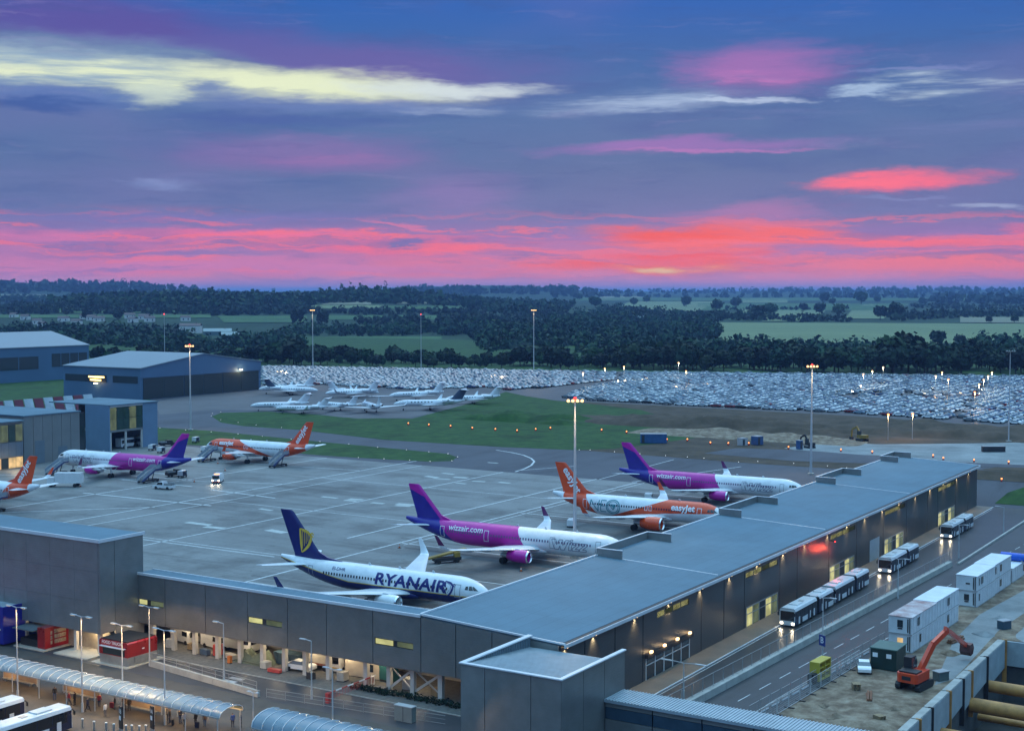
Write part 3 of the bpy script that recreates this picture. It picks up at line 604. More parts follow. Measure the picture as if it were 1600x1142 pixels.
# earth banks: uneven heaps of dug soil
def bank(name, x0, x1, y0, y1, h, m, seed, nx=46, ny=16, z0=0., **props):
    rs = random.Random(seed); ph = [(rs.uniform(0, 6.3), rs.uniform(.05, .5), rs.uniform(.05, .6), rs.uniform(.1, .5)) for _ in range(9)]
    vs = []
    for j in range(ny + 1):
        for i in range(nx + 1):
            s, t = i / nx, j / ny; x = x0 + (x1 - x0) * s; y = y0 + (y1 - y0) * t
            e = min(1, min(s, 1 - s) * 7) * min(1, min(t, 1 - t) * 3.2); z = h * e * (.62 + sum(a * .28 * math.sin(p + u * x + v * y) for p, u, v, a in ph)) 
            vs.append((x, y, z0 + max(-.1, z + (rs.uniform(-.12, .12) * h * .3 if e > .2 else 0) - .05)))
    W_ = nx + 1; MB().add(vs, [(j * W_ + i, j * W_ + i + 1, (j + 1) * W_ + i + 1, (j + 1) * W_ + i) for j in range(ny) for i in range(nx)]).build(name, m, smooth=60, kind='structure', **props)
bank('earth_bank', 285, 318, 30, 155, 3.4, M_dirt_dark, 3, 20, 60)
bank('earth_bank', 300, 345, -60, 75, 3.0, M_dirt_dark, 4, 20, 60)
bank('earth_bank', 262, 285, 28, 110, 1.6, M_dirt, 5, 16, 50)
bank('earth_bank', 275, 297, 128, 190, 3.2, M_grass, 6, 16, 40)
bank('earth_bank', 226.5, 236, -80, -14, 1.2, M_dirt_dark, 8, 14, 40)

# terrain: one sheet from behind the airfield to the horizon
_D = np.array([380, 860, 980, 1200, 1800, 2400, 3200, 5000, 8000, 12000, 20000, 60000.])
_Z = np.array([-.08, -.08, -4, -5, 1, 8, 9, 22, 40, 62, 74, 60.])
def hgt(px, D):
    px = np.asarray(px, float); D = np.asarray(D, float)
    z = np.interp(D, _D, _Z)
    def ridge(p0, wl, wr, d0, wd, h):
        w = np.where(px < p0, wl, wr); return h * np.exp(-np.abs((px - p0) / w) ** 2.4) * np.exp(-((D - d0) / wd) ** 2)
    z = z + ridge(290, 250, 190, 2650, 560, 31) + ridge(590, 130, 150, 3000, 620, 37) + ridge(40, 500, 300, 6300, 1300, 62) + ridge(760, 150, 170, 7200, 1500, 52)
    z = z + ridge(850, 110, 120, 3600, 700, 8) + ridge(1500, 420, 900, 9500, 1900, 22) + ridge(700, 170, 140, 11500, 1500, 45) + ridge(-500, 400, 400, 4500, 1500, 60) + ridge(2300, 500, 600, 7000, 2000, 60)
    z = z + np.interp(D, [900, 1500, 60000], [0, 1, 1]) * (1.2 * np.sin(px / 90. + D / 310.) + .9 * np.sin(px / 37. - D / 170. + 1.))
    return z
fa = list(np.arange(-2.75, -.46, .09)) + list(np.arange(-.46, .4601, .0042)) + list(np.arange(.55, 2.8, .09)) + [math.pi]
dr = [395 * (60000 / 395) ** (i / 170) for i in range(171)]
AZ = np.array([-math.pi] + fa); RR = np.array(dr)
ag, rg = np.meshgrid(AZ, RR)
pxg = 800 + FPX * np.tan(np.clip(ag, -1.15, 1.15)); Dg = rg * np.maximum(.3, np.cos(np.clip(ag, -1.2, 1.2)))
zg = hgt(pxg, Dg); back = np.clip((np.abs(ag) - .7) / .5, 0, 1); zg = zg * (1 - back) + back * np.interp(rg, _D, _Z)
zg[(rg < 620) & (np.abs(ag) > .28)] = -14
xg = CAMX + rg * (np.cos(ag) * FW[0] + np.sin(ag) * RT[0]); yg = CAMY + rg * (np.cos(ag) * FW[1] + np.sin(ag) * RT[1])
na = len(AZ); vs = np.stack([xg, yg, zg], -1).reshape(-1, 3)
idx = np.arange(len(vs)).reshape(len(RR), na); fs = np.stack([idx[:-1, :-1], idx[1:, :-1], idx[1:, 1:], idx[:-1, 1:]], -1).reshape(-1, 4)
me = bpy.data.meshes.new('terrain'); me.from_pydata(vs.tolist(), [], fs[:, ::-1].tolist()); 
M_terrain = ramp_mat('terrain_meadow', [(.3, (.010, .028, .012)), (.5, (.016, .042, .018)), (.7, (.028, .060, .025))], .004, .95, .2, .05)
me.materials.append(M_terrain); me.polygons.foreach_set('use_smooth', [True] * len(me.polygons)); link('terrain', me, kind='structure')

_steps = np.geomspace(845, 16000, 900)
def hits(u, v):
    "forward distances at which pixel rays meet the terrain"
    u = np.asarray(u, float); v = np.asarray(v, float); out = np.full(u.shape, np.nan)
    zz = HCAM - (v[..., None] - 459.0) / FPX * _steps            # height of the ray above each distance
    below = zz <= hgt(u[..., None], _steps)
    k = below.argmax(-1); ok = below.any(-1); out[ok] = _steps[k[ok]]; return out
def field(name, quad, m, n=(26, 7), lift=.5):
    "drape a patch of crop over the terrain; quad = its corners in the survey photograph, far edge first"
    (a0, b0), (a1, b1), (a2, b2), (a3, b3) = quad; s = np.linspace(0, 1, n[0]); t = np.linspace(0, 1, n[1]); S_, T_ = np.meshgrid(s, t)
    u = (a0 * (1 - S_) + a1 * S_) * (1 - T_) + (a3 * (1 - S_) + a2 * S_) * T_; v = (b0 * (1 - S_) + b1 * S_) * (1 - T_) + (b3 * (1 - S_) + b2 * S_) * T_
    D = hits(u, v); D = np.where(np.isnan(D), 9000, D); x = CAMX + D * FW[0] + D * (u - 800) / FPX * RT[0]; y = CAMY + D * FW[1] + D * (u - 800) / FPX * RT[1]
    z = hgt(u, D) + lift + D * .0002; vv = np.stack([x, y, z], -1).reshape(-1, 3); i = np.arange(n[0] * n[1]).reshape(n[1], n[0])
    ff = np.stack([i[:-1, :-1], i[1:, :-1], i[1:, 1:], i[:-1, 1:]], -1).reshape(-1, 4)
    me = bpy.data.meshes.new(name); me.from_pydata(vv.tolist(), [], ff.tolist()); me.materials.append(m); me.polygons.foreach_set('use_smooth', [True] * len(me.polygons)); link(name, me, kind='structure')
M_wheat = ramp_mat('pale_crop', [(.3, (.125, .16, .075)), (.55, (.165, .20, .095)), (.75, (.20, .235, .115))], .006, .95, .15, .3, (1, .25, 1))
M_pasture = ramp_mat('green_pasture', [(.3, (.04, .085, .03)), (.55, (.058, .115, .04)), (.75, (.085, .14, .055))], .006, .95, .15, .3)
M_ripe = ramp_mat('ripe_crop', [(.3, (.17, .17, .11)), (.7, (.23, .22, .14))], .006, .95, .15, .3)
for q, m in (([(1095, 505), (1640, 507), (1640, 538), (1130, 537)], M_wheat), ([(490, 527), (690, 527), (690, 546), (490, 546)], M_pasture), ([(750, 527), (860, 527), (850, 546), (750, 546)], M_pasture),
             ([(1350, 477), (1420, 477), (1395, 484), (1330, 484)], M_wheat), ([(1330, 486), (1400, 486), (1380, 499), (1320, 499)], M_wheat), ([(1160, 483), (1215, 483), (1215, 492), (1160, 492)], M_wheat),
             ([(1205, 486), (1290, 486), (1270, 503), (1190, 503)], M_wheat), ([(1120, 489), (1195, 489), (1195, 501), (1140, 501)], M_pasture), ([(985, 472), (1120, 472), (1090, 488), (960, 482)], M_wheat), 
             ([(900, 466), (1640, 467), (1640, 471), (900, 471)], M_pasture), ([(1090, 475), (1420, 475), (1400, 486), (1090, 486)], M_pasture), ([(940, 464), (1010, 464), (1000, 470), (930, 470)], M_ripe), ([(1500, 496), (1640, 497), (1640, 506), (1500, 505)], M_ripe), ([(1160, 468), (1230, 468), (1230, 474), (1160, 474)], M_wheat),
             ([(0, 461), (85, 461), (85, 468), (0, 468)], M_ripe), ([(60, 484), (340, 484), (340, 490), (60, 490)], M_pasture), ([(520, 473), (580, 473), (580, 477), (500, 477)], M_ripe), ([(620, 472), (690, 472), (690, 476), (620, 476)], M_ripe),
             ([(500, 494), (760, 494), (760, 501), (500, 501)], M_pasture), ([(340, 495), (480, 495), (480, 505), (350, 505)], M_pasture), ([(-20, 493), (330, 493), (330, 498), (-20, 498)], M_pasture), ([(600, 508), (740, 508), (730, 513), (600, 514)], M_pasture), ([(140, 543), (330, 543), (330, 556), (140, 556)], M_pasture), ([(1005, 532), (1090, 532), (1070, 540), (1010, 540)], M_pasture), ([(930, 541), (1010, 541), (1000, 552), (940, 552)], M_pasture),
             ([(480, 478), (600, 478), (590, 483), (470, 483)], M_wheat), ([(600, 479), (730, 479), (720, 484), (600, 484)], M_pasture), ([(1590, 540), (1640, 540), (1640, 556), (1590, 556)], M_pasture)):
    field('field', q, m)

# ------------------------------------------------------------------ trees and woods
def leaf_cloud(cx, cy, cz, rx, rz, n, size, rng, flat=.2):
    "n leaf-clump quads spread through a lumpy crown; arrays of (n, 4, 3)"
    d = rng.normal(size=(n, 3)); d /= np.linalg.norm(d, axis=1)[:, None]; r = rng.uniform(.45, 1.05, n) ** .6
    ang = np.arctan2(d[:, 1], d[:, 0]); lump = 1 + .16 * np.sin(3 * ang + cx) + .12 * np.sin(5 * ang + d[:, 2] * 4 + cy)
    c = np.stack([cx + d[:, 0] * r * lump * rx, cy + d[:, 1] * r * lump * rx, cz + d[:, 2] * r * lump * rz], -1)
    nrm = d + rng.normal(scale=.55, size=(n, 3)); nrm /= np.linalg.norm(nrm, axis=1)[:, None]
    t = np.cross(nrm, rng.normal(size=(n, 3))); t /= np.linalg.norm(t, axis=1)[:, None] + 1e-9; b = np.cross(nrm, t)
    s = size * rng.uniform(.6, 1.3, (n, 1)); k = rng.uniform(.55, 1., (n, 1))
    return np.stack([c - t * s - b * s * k, c + t * s - b * s * k * .7, c + t * s * .8 + b * s * k, c - t * s * .7 + b * s * k * .9], 1)
def leaf_mat(name, col, var=.35):
    m = mat(name, col, .8, var=var, scale=.12, coord='Object', spec=.2); return leafy(m)
M_leaf = [leaf_mat('foliage_dark', (.009, .025, .013)), leaf_mat('foliage_mid', (.013, .036, .016)), leaf_mat('foliage_olive', (.022, .044, .018)), leaf_mat('foliage_deep', (.006, .017, .010))]
M_bark = mat('bark', (.05, .04, .03), .9, var=.3, scale=2)
def quads_mesh(name, Q, mats, mi=None):
    v = Q.reshape(-1, 3); f = np.arange(len(v)).reshape(-1, 4); me = bpy.data.meshes.new(name)
    me.vertices.add(len(v)); me.vertices.foreach_set('co', v.astype(np.float32).ravel()); me.loops.add(f.size); me.loops.foreach_set('vertex_index', f.astype(np.int32).ravel())
    me.polygons.add(len(f)); me.polygons.foreach_set('loop_start', np.arange(0, f.size, 4, dtype=np.int32))
    for q in mats: me.materials.append(q)
    if mi is not None: me.polygons.foreach_set('material_index', mi.astype(np.int32))
    me.update(calc_edges=True); return me
TREE_V = []
for k in range(10):
    rg_ = np.random.default_rng(40 + k); H = 1.0; tall = k in (8, 9)
    rx = .36 if not tall else .15; parts = [leaf_cloud(0, 0, .60, rx, .36, 190, .085, rg_)]
    for q in range(5):
        a = q * 1.26 + k; parts.append(leaf_cloud(math.cos(a) * rx * .6, math.sin(a) * rx * .6, .45 + .32 * ((q * 37 + k * 11) % 10) / 10, rx * .52, .2, 46, .075, rg_))
    crown = quads_mesh('crown', np.concatenate(parts), [M_leaf[k % 4]])
    tr = MB(); tr.tube((0, 0, -.06), (0, 0, .42), .028, .016, 6)
    for q in range(3): a = q * 2.1 + k; tr.tube((0, 0, .3), (.17 * math.cos(a) * rx / .36, .17 * math.sin(a) * rx / .36, .56), .014, .006, 5)
    TREE_V.append((crown, tr.mesh('trunk', M_bark)))
def tree(x, y, z, h, v, label, group, wide=1.):
    t = thing('tree', label, 'tree', (x, y, z), RNG.uniform(0, 6.28), group); t.scale = (h * wide, h * wide, h)
    link('crown', TREE_V[v][0], t); link('trunk', TREE_V[v][1], t); return t
# hedge belt behind the car park and the field trees: the nearest 300 are things of their own
belt = []
for u in np.arange(150, 1660, 6.0):
    D = FPX * HCAM / (float(np.interp(u, [150, 408, 960, 1640], [572, 573, 582, 589])) - 458.7) + 16 + RNG.uniform(0, 75); hh = 8.6 + RNG.choice([-2.5, 0, 0, 2.5]) + float(np.interp(u, [400, 900, 1050, 1300, 1500, 1640], [0, 0, 3, 6.5, 5, 4])) + 2.2 * math.sin(u / 75. + 1) + 2 * math.sin(u / 31.) + RNG.uniform(-2.5, 3)
    if 560 < u < 700: hh *= .8
    belt.append((u + RNG.uniform(-4, 4), D, max(6, hh)))
for u, D, hh in belt:
    x, y = polar(u, D); tree(x, y, max(-.2, float(hgt(u, D)) - .3), hh, int(RNG.integers(0, 8)), 'dark leafy tree in the dense belt behind the car park', 'trees of the belt behind the car park', RNG.uniform(.95, 1.35))
lone = [(1150, 482, 22), (1072, 480, 22), (1120, 487, 24), (990, 478, 16), (1010, 474, 15), (930, 482, 24), (1185, 500, 30), (1255, 488, 18), (1280, 492, 24), (1310, 495, 26), (1345, 476, 26), (1288, 474, 22), (1205, 494, 26),
        (1375, 500, 28), (1400, 500, 34), (1300, 477, 14), (1545, 505, 14), (1585, 505, 16), (1465, 540, 30), (1500, 541, 24), (780, 548, 30), (800, 546, 26), (905, 470, 14), (1370, 474, 14), (460, 510, 32), (500, 512, 30), (470, 506, 28), (508, 508, 30), (184, 500, 20), (135, 500, 18)]
for u, v, hp in lone:
    D = float(hits([u], [v])[0]); 
    if not D == D: continue
    x, y = polar(u, D); tall = 455 < u < 512
    tree(x, y, float(hgt(u, D)) - .5, hp * D / FPX * .82, (8 + int(u) % 2) if tall else int(u) % 8, 'slim poplar-like tree on the far valley side' if tall else 'round hedgerow tree standing among the far fields', 'slim trees in the valley' if tall else 'hedgerow trees among the fields', 1.2)
# woods that read as one mass
def wood(name, polys, density, hm, nq, size, seed, conifer=False):
    rng = np.random.default_rng(seed); Q = []; MI = []
    for pts in polys:
        P = np.array(pts, float); lo, hi = P.min(0), P.max(0); n = max(6, int((hi[0] - lo[0]) * (hi[1] - lo[1]) * density))
        u = rng.uniform(lo[0], hi[0], n); v = rng.uniform(lo[1], hi[1], n); ins = np.zeros(n, bool); j = len(P) - 1
        for i in range(len(P)):
            (xi, yi), (xj, yj) = P[i], P[j]; ins ^= ((yi > v) != (yj > v)) & (u < (xj - xi) * (v - yi) / (yj - yi + 1e-9) + xi); j = i
        u, v = u[ins], v[ins]; D = hits(u, v); ok = ~np.isnan(D); u, D = u[ok], D[ok]; z = hgt(u, D)
        for uu, dd, zz in zip(u, D, z):
            x, y = polar(uu, dd); h = hm * rng.choice([.45, .7, .9, 1.1, 1.4]) * rng.uniform(.85, 1.15); mi = int(rng.integers(0, 4))
            if conifer: q = leaf_cloud(x, y, zz + h * .6, h * .17, h * .7, nq, size, rng)
            else: q = leaf_cloud(x, y, zz + h * .52, h * .55, h * .5, nq, size, rng)
            Q.append(q); MI.append(np.full(len(q), mi))
    if Q: link(name, quads_mesh(name, np.concatenate(Q), M_leaf, np.concatenate(MI)), kind='stuff', label='dark wooded slope beyond the airfield', category='wood')
wood('woodland', [[(-40, 519), (180, 519), (280, 528), (330, 548), (470, 524), (480, 545), (330, 560), (130, 548), (-40, 545)], [(460, 515), (600, 517), (760, 512), (880, 524), (740, 525), (600, 526), (480, 526)],
                  [(860, 500), (960, 480), (1110, 500), (1130, 530), (1000, 534), (860, 545)], [(730, 520), (900, 515), (900, 550), (760, 560)], [(900, 545), (1060, 540), (1080, 556), (900, 560)], [(1530, 541), (1640, 541), (1640, 550), (1530, 550)], [(1060, 552), (1180, 548), (1330, 550), (1400, 556), (1400, 563), (1060, 563)],
                  [(1400, 557), (1620, 557), (1620, 564), (1400, 564)]], .075, 10, 26, 1.8, 11)
wood('valley_wood', [[(-40, 470), (330, 485), (330, 492), (-40, 492)], [(330, 480), (500, 486), (500, 492), (330, 494)], [(500, 489), (760, 488), (760, 492), (500, 493)], [(560, 502), (760, 500), (760, 506), (560, 508)], [(690, 500), (860, 490), (860, 508), (690, 510)], [(1090, 494), (1180, 496), (1250, 502), (1100, 502)], [(1380, 494), (1480, 490), (1640, 490), (1640, 496), (1480, 498), (1390, 503)],
                     [(1230, 500), (1330, 500), (1330, 504), (1230, 504)], [(940, 480), (1010, 488), (1040, 500), (940, 498)], [(1420, 478), (1640, 480), (1640, 486), (1430, 484)], [(1040, 493), (1190, 493), (1190, 496), (1040, 496)], [(1130, 484), (1330, 484), (1330, 486), (1130, 486)]], .09, 9, 16, 2.4, 12)
wood('hill_wood', [[(80, 470), (120, 462), (300, 458), (480, 462), (490, 482), (300, 486), (80, 482)], [(440, 462), (600, 456), (720, 462), (850, 486), (830, 496), (700, 478), (560, 474), (440, 476)], [(-40, 466), (80, 468), (80, 474), (-40, 474)], [(700, 470), (900, 478), (880, 492), (760, 488)]], .17, 12, 12, 3.8, 13)
wood('hill_conifers', [[(500, 456), (720, 456), (720, 462), (500, 462)]], .05, 15, 14, 2.4, 14, True)
wood('ridge_wood', [[(-60, 446), (430, 448), (430, 456), (-60, 460)], [(640, 452), (900, 455), (900, 462), (640, 460)], [(860, 452), (1660, 454), (1660, 461), (860, 459)], [(860, 463), (1660, 465), (1660, 467), (860, 465)], [(1440, 470), (1640, 471), (1640, 476), (1440, 475)]], .07, 20, 9, 9., 15)
# ------------------------------------------------------------------ buildings
def wallY(u, y0, v=None):      # x (and z) where the sight line of column u meets the plane y = y0
    x = (u - 800) / FPX; yy = ((571 if v is None else v) - 571) / FPX; f = _cp - yy * _sp; dz = -_sp - yy * _cp
    dx = f * FW[0] + x * RT[0]; dy = f * FW[1] + x * RT[1]; t = (y0 - CAMY) / dy
    return (CAMX + t * dx) if v is None else (CAMX + t * dx, HCAM + t * dz)
def wallX(u, x0, v=None):
    x = (u - 800) / FPX; yy = ((571 if v is None else v) - 571) / FPX; f = _cp - yy * _sp; dz = -_sp - yy * _cp
    dx = f * FW[0] + x * RT[0]; dy = f * FW[1] + x * RT[1]; t = (x0 - CAMX) / dx
    return (CAMY + t * dy) if v is None else (CAMY + t * dy, HCAM + t * dz)
def clad(name, col, rough=.38, metal=.35, period=.33, axis=2, strength=.35, var=.14):
    "profiled metal sheet: fine ribs as relief"
    m = mat(name, col, rough, metal, var, .35); nt = m.node_tree; b = nt.nodes['Principled BSDF']
    tc = nt.nodes.new('ShaderNodeTexCoord'); sx = nt.nodes.new('ShaderNodeSeparateXYZ'); nt.links.new(tc.outputs['Object'], sx.inputs[0])
    a = nt.nodes.new('ShaderNodeMath'); a.operation = 'PINGPONG'; a.inputs[1].default_value = period / 2; nt.links.new(sx.outputs[axis], a.inputs[0])
    bp = nt.nodes.new('ShaderNodeBump'); bp.inputs['Strength'].default_value = strength; bp.inputs['Distance'].default_value = .12; nt.links.new(a.outputs[0], bp.inputs['Height']); nt.links.new(bp.outputs[0], b.inputs['Normal']); return m
M_clad = clad('dark_cladding', (.085, .088, .088)); M_clad2 = clad('grey_cladding', (.20, .20, .19)); M_cladb = clad('steel_cladding', (.24, .24, .228), .38, .35)
M_roof = mat('roof_membrane', (.132, .200, .250), .75, 0, .13, .10, .05, 8., spec=.12)
for _n, _c in ((0, 6.2),):
    nt = M_roof.node_tree; b_ = nt.nodes['Principled BSDF']; sc_ = b_.inputs['Base Color'].links[0].from_socket; bk = nt.nodes.new('ShaderNodeTexBrick'); nt.links.new(nt.nodes.new('ShaderNodeTexCoord').outputs['Object'], bk.inputs['Vector']); bk.offset = 0
    bk.inputs['Scale'].default_value = 1; bk.inputs['Brick Width'].default_value = 9.4; bk.inputs['Row Height'].default_value = 2.1; bk.inputs['Mortar Size'].default_value = .035; bk.inputs['Color1'].default_value = (.95, .95, .95, 1); bk.inputs['Color2'].default_value = (1, 1, 1, 1); bk.inputs['Mortar'].default_value = (.80, .80, .80, 1)
    mx = nt.nodes.new('ShaderNodeMix'); mx.data_type = 'RGBA'; mx.blend_type = 'MULTIPLY'; mx.inputs[0].default_value = 1; nt.links.new(sc_, mx.inputs[6]); nt.links.new(bk.outputs[0], mx.inputs[7]); nt.links.new(mx.outputs[2], b_.inputs['Base Color'])
M_trim = mat('white_trim', (.66, .68, .70), .4, .1, .08)
M_gutter = mat('gutter_black', (.03, .032, .035), .6, var=.2)
M_joint = mat('joint_dark', (.03, .033, .036), .6, var=.1)
M_frame = mat('window_frame', (.35, .36, .36), .4, .3, .1)
M_frame_w = mat('pale_frame', (.62, .63, .62), .4, .1, .1)
M_concrete = mat('cast_concrete', (.36, .35, .32), .8, var=.22, scale=.5, bump=.1)
M_col = mat('white_column', (.52, .50, .46), .5, var=.1)
def litmat(name, col, k):      # lit room seen through glass
    m = mat(name, (.03, .035, .03), .1, var=0, emit=col, estr=k); nt = m.node_tree; b = nt.nodes['Principled BSDF']
    tc = nt.nodes.new('ShaderNodeTexCoord'); n = nt.nodes.new('ShaderNodeTexNoise'); n.inputs['Scale'].default_value = .45; n.inputs['Detail'].default_value = 2; nt.links.new(tc.outputs['Object'], n.inputs['Vector'])
    rp = nt.nodes.new('ShaderNodeMapRange'); nt.links.new(n.outputs[0], rp.inputs['Value']); rp.inputs['From Min'].default_value = .35; rp.inputs['From Max'].default_value = .62; rp.inputs['To Min'].default_value = k * .5; rp.inputs['To Max'].default_value = k
    nt.links.new(rp.outputs[0], b.inputs['Emission Strength']); return m
M_lit = litmat('lit_room', (.85, .82, .34), .75); M_lit_dim = litmat('dim_room', (.42, .52, .26), .24); M_lit_warm = litmat('warm_room', (1., .66, .28), .9)
M_glassdk = mat('dark_glass', (.02, .03, .035), .08, var=0, spec=.7); M_glass_green = mat('green_glass', (.03, .06, .05), .08, var=.2, spec=.7)
M_lampw = glow('warm_lamp', (1., .62, .28), 4.5); M_lampc = glow('cool_lamp', (1., .80, .50), 5.); M_red = glow('red_emitter', (1., .03, .02), 4.); M_orl = glow('amber_lamp', (1., .30, .07), 3.2)
M_pale = mat('pale_metal', (.52, .54, .55), .4, .3, .1); M_black = mat('black_paint', (.015, .015, .016), .5, var=.1)

# --- the pier
YW, YE = -20.4, -21.0
pier = thing('pier_building', 'long low grey pier with a flat blue-grey roof beside the parked airliners', 'airport pier', (0, 0, 0))
def rz_(y): return 5.0 + (y / 21.0) * .95             # the roof falls towards the road
XB = [-.5, 46.8, 94.0, 146.2, 203.0]
for i in range(4):
    x0, x1 = XB[i] + (.03 if i else 0), XB[i + 1] - .03
    MB().prismx([(0, rz_(0) - .35), (YE + .5, rz_(YE + .5) - .35), (YE + .5, rz_(YE + .5)), (0, rz_(0))][::-1], x0, x1).build('roof_sheet', M_roof, pier)
    if i: MB().prismx([(-.5, rz_(0) - .02), (YE + .9, rz_(YE) + .03), (YE + .9, rz_(YE) + .10), (-.5, rz_(0) + .07)][::-1], XB[i] - .12, XB[i] + .12).build('roof_seam', M_trim, pier)
for x0, x1 in ((-.5, 46.5), (64.2, 93.8), (112.2, 146.0), (163.6, 191.8)):
    MB().box(x0, x1, -.02, .28, 4.6, 5.22).build('roof_edge_trim', M_trim, pier)
MB().prismx([(YE + .5, rz_(YE) - .02), (YE - .02, rz_(YE) - .06), (YE - .02, rz_(YE) - .32), (YE + .5, rz_(YE) - .3)][::-1], -.5, 203).build('gutter', M_gutter, pier)
MB().box(-.7, 203.2, YE - .16, YE - .03, 3.55, 3.98).build('fascia', M_trim, pier)
MB().prismx([(.2, 4.95), (YE - .1, 3.95), (YE - .1, 4.15), (.2, 5.2)][::-1], -.72, -.5).build('roof_edge_trim', M_trim, pier)
MB().prismx([(.2, 4.95), (YE - .1, 3.95), (YE - .1, 4.15), (.2, 5.2)][::-1], 203, 203.25).build('roof_edge_trim', M_trim, pier)
for x0, x1 in ((46.5, 64.2), (93.8, 112.2), (146.0, 163.6), (191.8, 202.8)):
    s = MB(); s.box(x0, x1, .02, .25, 4.3, 6.15); s.box(x0, x0 + .22, -4.2, .02, 4.3, 6.15); s.box(x1 - .22, x1, -4.2, .02, 4.3, 6.15)
    u = s.build('stand_screen', M_cladb, pier); MB().box(x0 - .05, x1 + .05, -.02, .3, 6.15, 6.25).build('coping', M_trim, u)
    MB().box(x0 - .05, x0 + .27, -4.25, -.02, 6.15, 6.25).build('coping', M_trim, u); MB().box(x1 - .27, x1 + .05, -4.25, -.02, 6.15, 6.25).build('coping', M_trim, u)
# road-side wall: panel by panel between the dark joints
JX = [-.5, 5.5, 13.5, 21.5, 40.3, 48.5, 56.4, 71.4, 79.4, 95.3, 110.8, 127.3, 143.3, 158.9, 167.2, 182.8, 194.2, 203]
holes = {(21.5, 40.3): [(22.4, 36.2, -5.9, -2.9)], (56.4, 71.4): [(57.2, 70.4, -5.9, -2.75)], (95.3, 110.8): [(95.7, 109.4, -5.9, -2.9)], (127.3, 143.3): [(128.2, 141, -5.9, -2.9)], (167.2, 182.8): [(167.8, 181.9, -5.9, -2.9)], (110.8, 127.3): [(118.8, 125.2, -5.9, -1.7)]}
slits = {(21.5, 40.3): (25.8, 36.1), (56.4, 71.4): (56.9, 70.3), (95.3, 110.8): (96.2, 109.9), (127.3, 143.3): (128.3, 142.2), (167.2, 182.8): (167.7, 182.3)}
for x0, x1 in zip(JX, JX[1:]):
    a, b = x0 + .11, x1 - .11; hs = holes.get((x0, x1), []); sl_ = slits.get((x0, x1))
    if not hs: MB().box(a, b, YW, YW + .3, LOW, 3.6).build('wall_panel', M_clad, pier)
    else:
        h0, h1, z0, z1 = hs[0]
        MB().box(a, h0, YW, YW + .3, LOW, z1).build('wall_panel', M_clad, pier); MB().box(h1, b, YW, YW + .3, LOW, z1).build('wall_panel', M_clad, pier)
        if sl_:
            MB().box(a, b, YW, YW + .3, z1, 1.78).build('wall_panel', M_clad, pier); MB().box(a, b, YW, YW + .3, 2.68, 3.6).build('wall_panel', M_clad, pier)
            MB().box(a, sl_[0], YW, YW + .3, 1.78, 2.68).build('wall_panel', M_clad, pier); MB().box(sl_[1], b, YW, YW + .3, 1.78, 2.68).build('wall_panel', M_clad, pier)
        else: MB().box(a, b, YW, YW + .3, z1, 3.6).build('wall_panel', M_clad, pier)
    if sl_:
        w = MB().box(sl_[0], sl_[1], YW + .2, YW + .25, 1.78, 2.68).build('window', M_joint, pier); n = 4; d = (sl_[1] - sl_[0]) / n
        for k in range(n):
            MB().box(sl_[0] + k * d + .12, sl_[0] + (k + 1) * d - .12, YW + .12, YW + .17, 1.86, 2.6).build('pane', (M_lit, M_lit, M_lit_dim, M_lit)[(k + int(x0)) % 4], w)
MB().box(-.4, 202.9, YW + .12, YW + .5, LOW, 3.55).build('wall_backing', M_joint, pier)
def gate(x0, x1, z0, z1, lit):
    g = MB(); n = 5; d = (x1 - x0) / n
    for k in range(n + 1): g.box(x0 + k * d - .09, x0 + k * d + .09, YW - .05, YW + .1, z0, z1)
    g.box(x0, x1, YW - .04, YW + .09, z1 - .2, z1); g.box(x0, x1, YW - .03, YW + .08, z0 + 1.9, z0 + 2.02)
    gf = g.build('glazed_gate', M_frame_w if not lit else M_frame, pier)
    for k in range(n):
        if lit and k % 5 == 2: MB().box(x0 + k * d + .1, x0 + (k + 1) * d - .1, YW + .02, YW + .06, z0 + .05, z1 - .2).build('door', M_joint, gf)
        else: MB().box(x0 + k * d + .1, x0 + (k + 1) * d - .1, YW + .02, YW + .06, z0 + .05, z1 - .2).build('pane', (M_lit, M_lit_dim, M_lit, M_lit, M_lit_dim)[k] if lit else M_glassdk, gf)
gate(57.2, 70.4, -5.9, -2.75, True); gate(95.7, 109.4, -5.9, -2.9, True); gate(128.2, 141, -5.9, -2.9, True); gate(167.8, 181.9, -5.9, -2.9, True); gate(22.4, 36.2, -5.9, -2.9, False)
MB().box(22, 36.6, YW - .5, YW - .02, -2.85, -2.35).build('gate_canopy', M_black, pier)
for k in range(4):
    x = 23.2 + k * 4.1; MB().box(x, x + .5, YW - .45, YW - .15, -2.35, -2.05).build('wall_lamp', M_lampw, pier); lamp('POINT', (x + .25, YW - .9, -2.4), 16, size=.12, parent=pier)
MB().box(119, 125.1, YW + .02, YW + .08, -5.9, -1.75).build('service_door', mat('pale_door', (.36, .40, .42), .5, var=.1), pier)
for x in (-1.0, 7.6, 18.9, 29.2, 39.7, 50.4, 61.4, 72.6, 82.8, 94.3, 104.9, 115.5, 126.5, 137.8, 149.4, 160.9, 172.1, 183.4, 194.2):
    x = max(x, .4); MB().box(x - .14, x + .14, YE + .12, YE + .4, 3.38, 3.52).build('eave_lamp', M_lampw, pier)
    lamp('SPOT', (x, YW - .32, 3.36), 1100, (1, .72, .38), .08, pier, (0, .15, -1), 96, .9)
_gx, _gz = wallY(1296, YW, 858); MB().box(_gx - .18, _gx + .18, YW - 1.0, YW - .02, _gz + 1.5, _gz + 1.62).build('added_lamp_bracket', M_black, pier); MB().ball((_gx, YW - 1.0, _gz + 1.5), .14, n=8).build('red_emitter', M_red, pier)  # made-up red lamp and bracket, added as a source for the wall's red glow
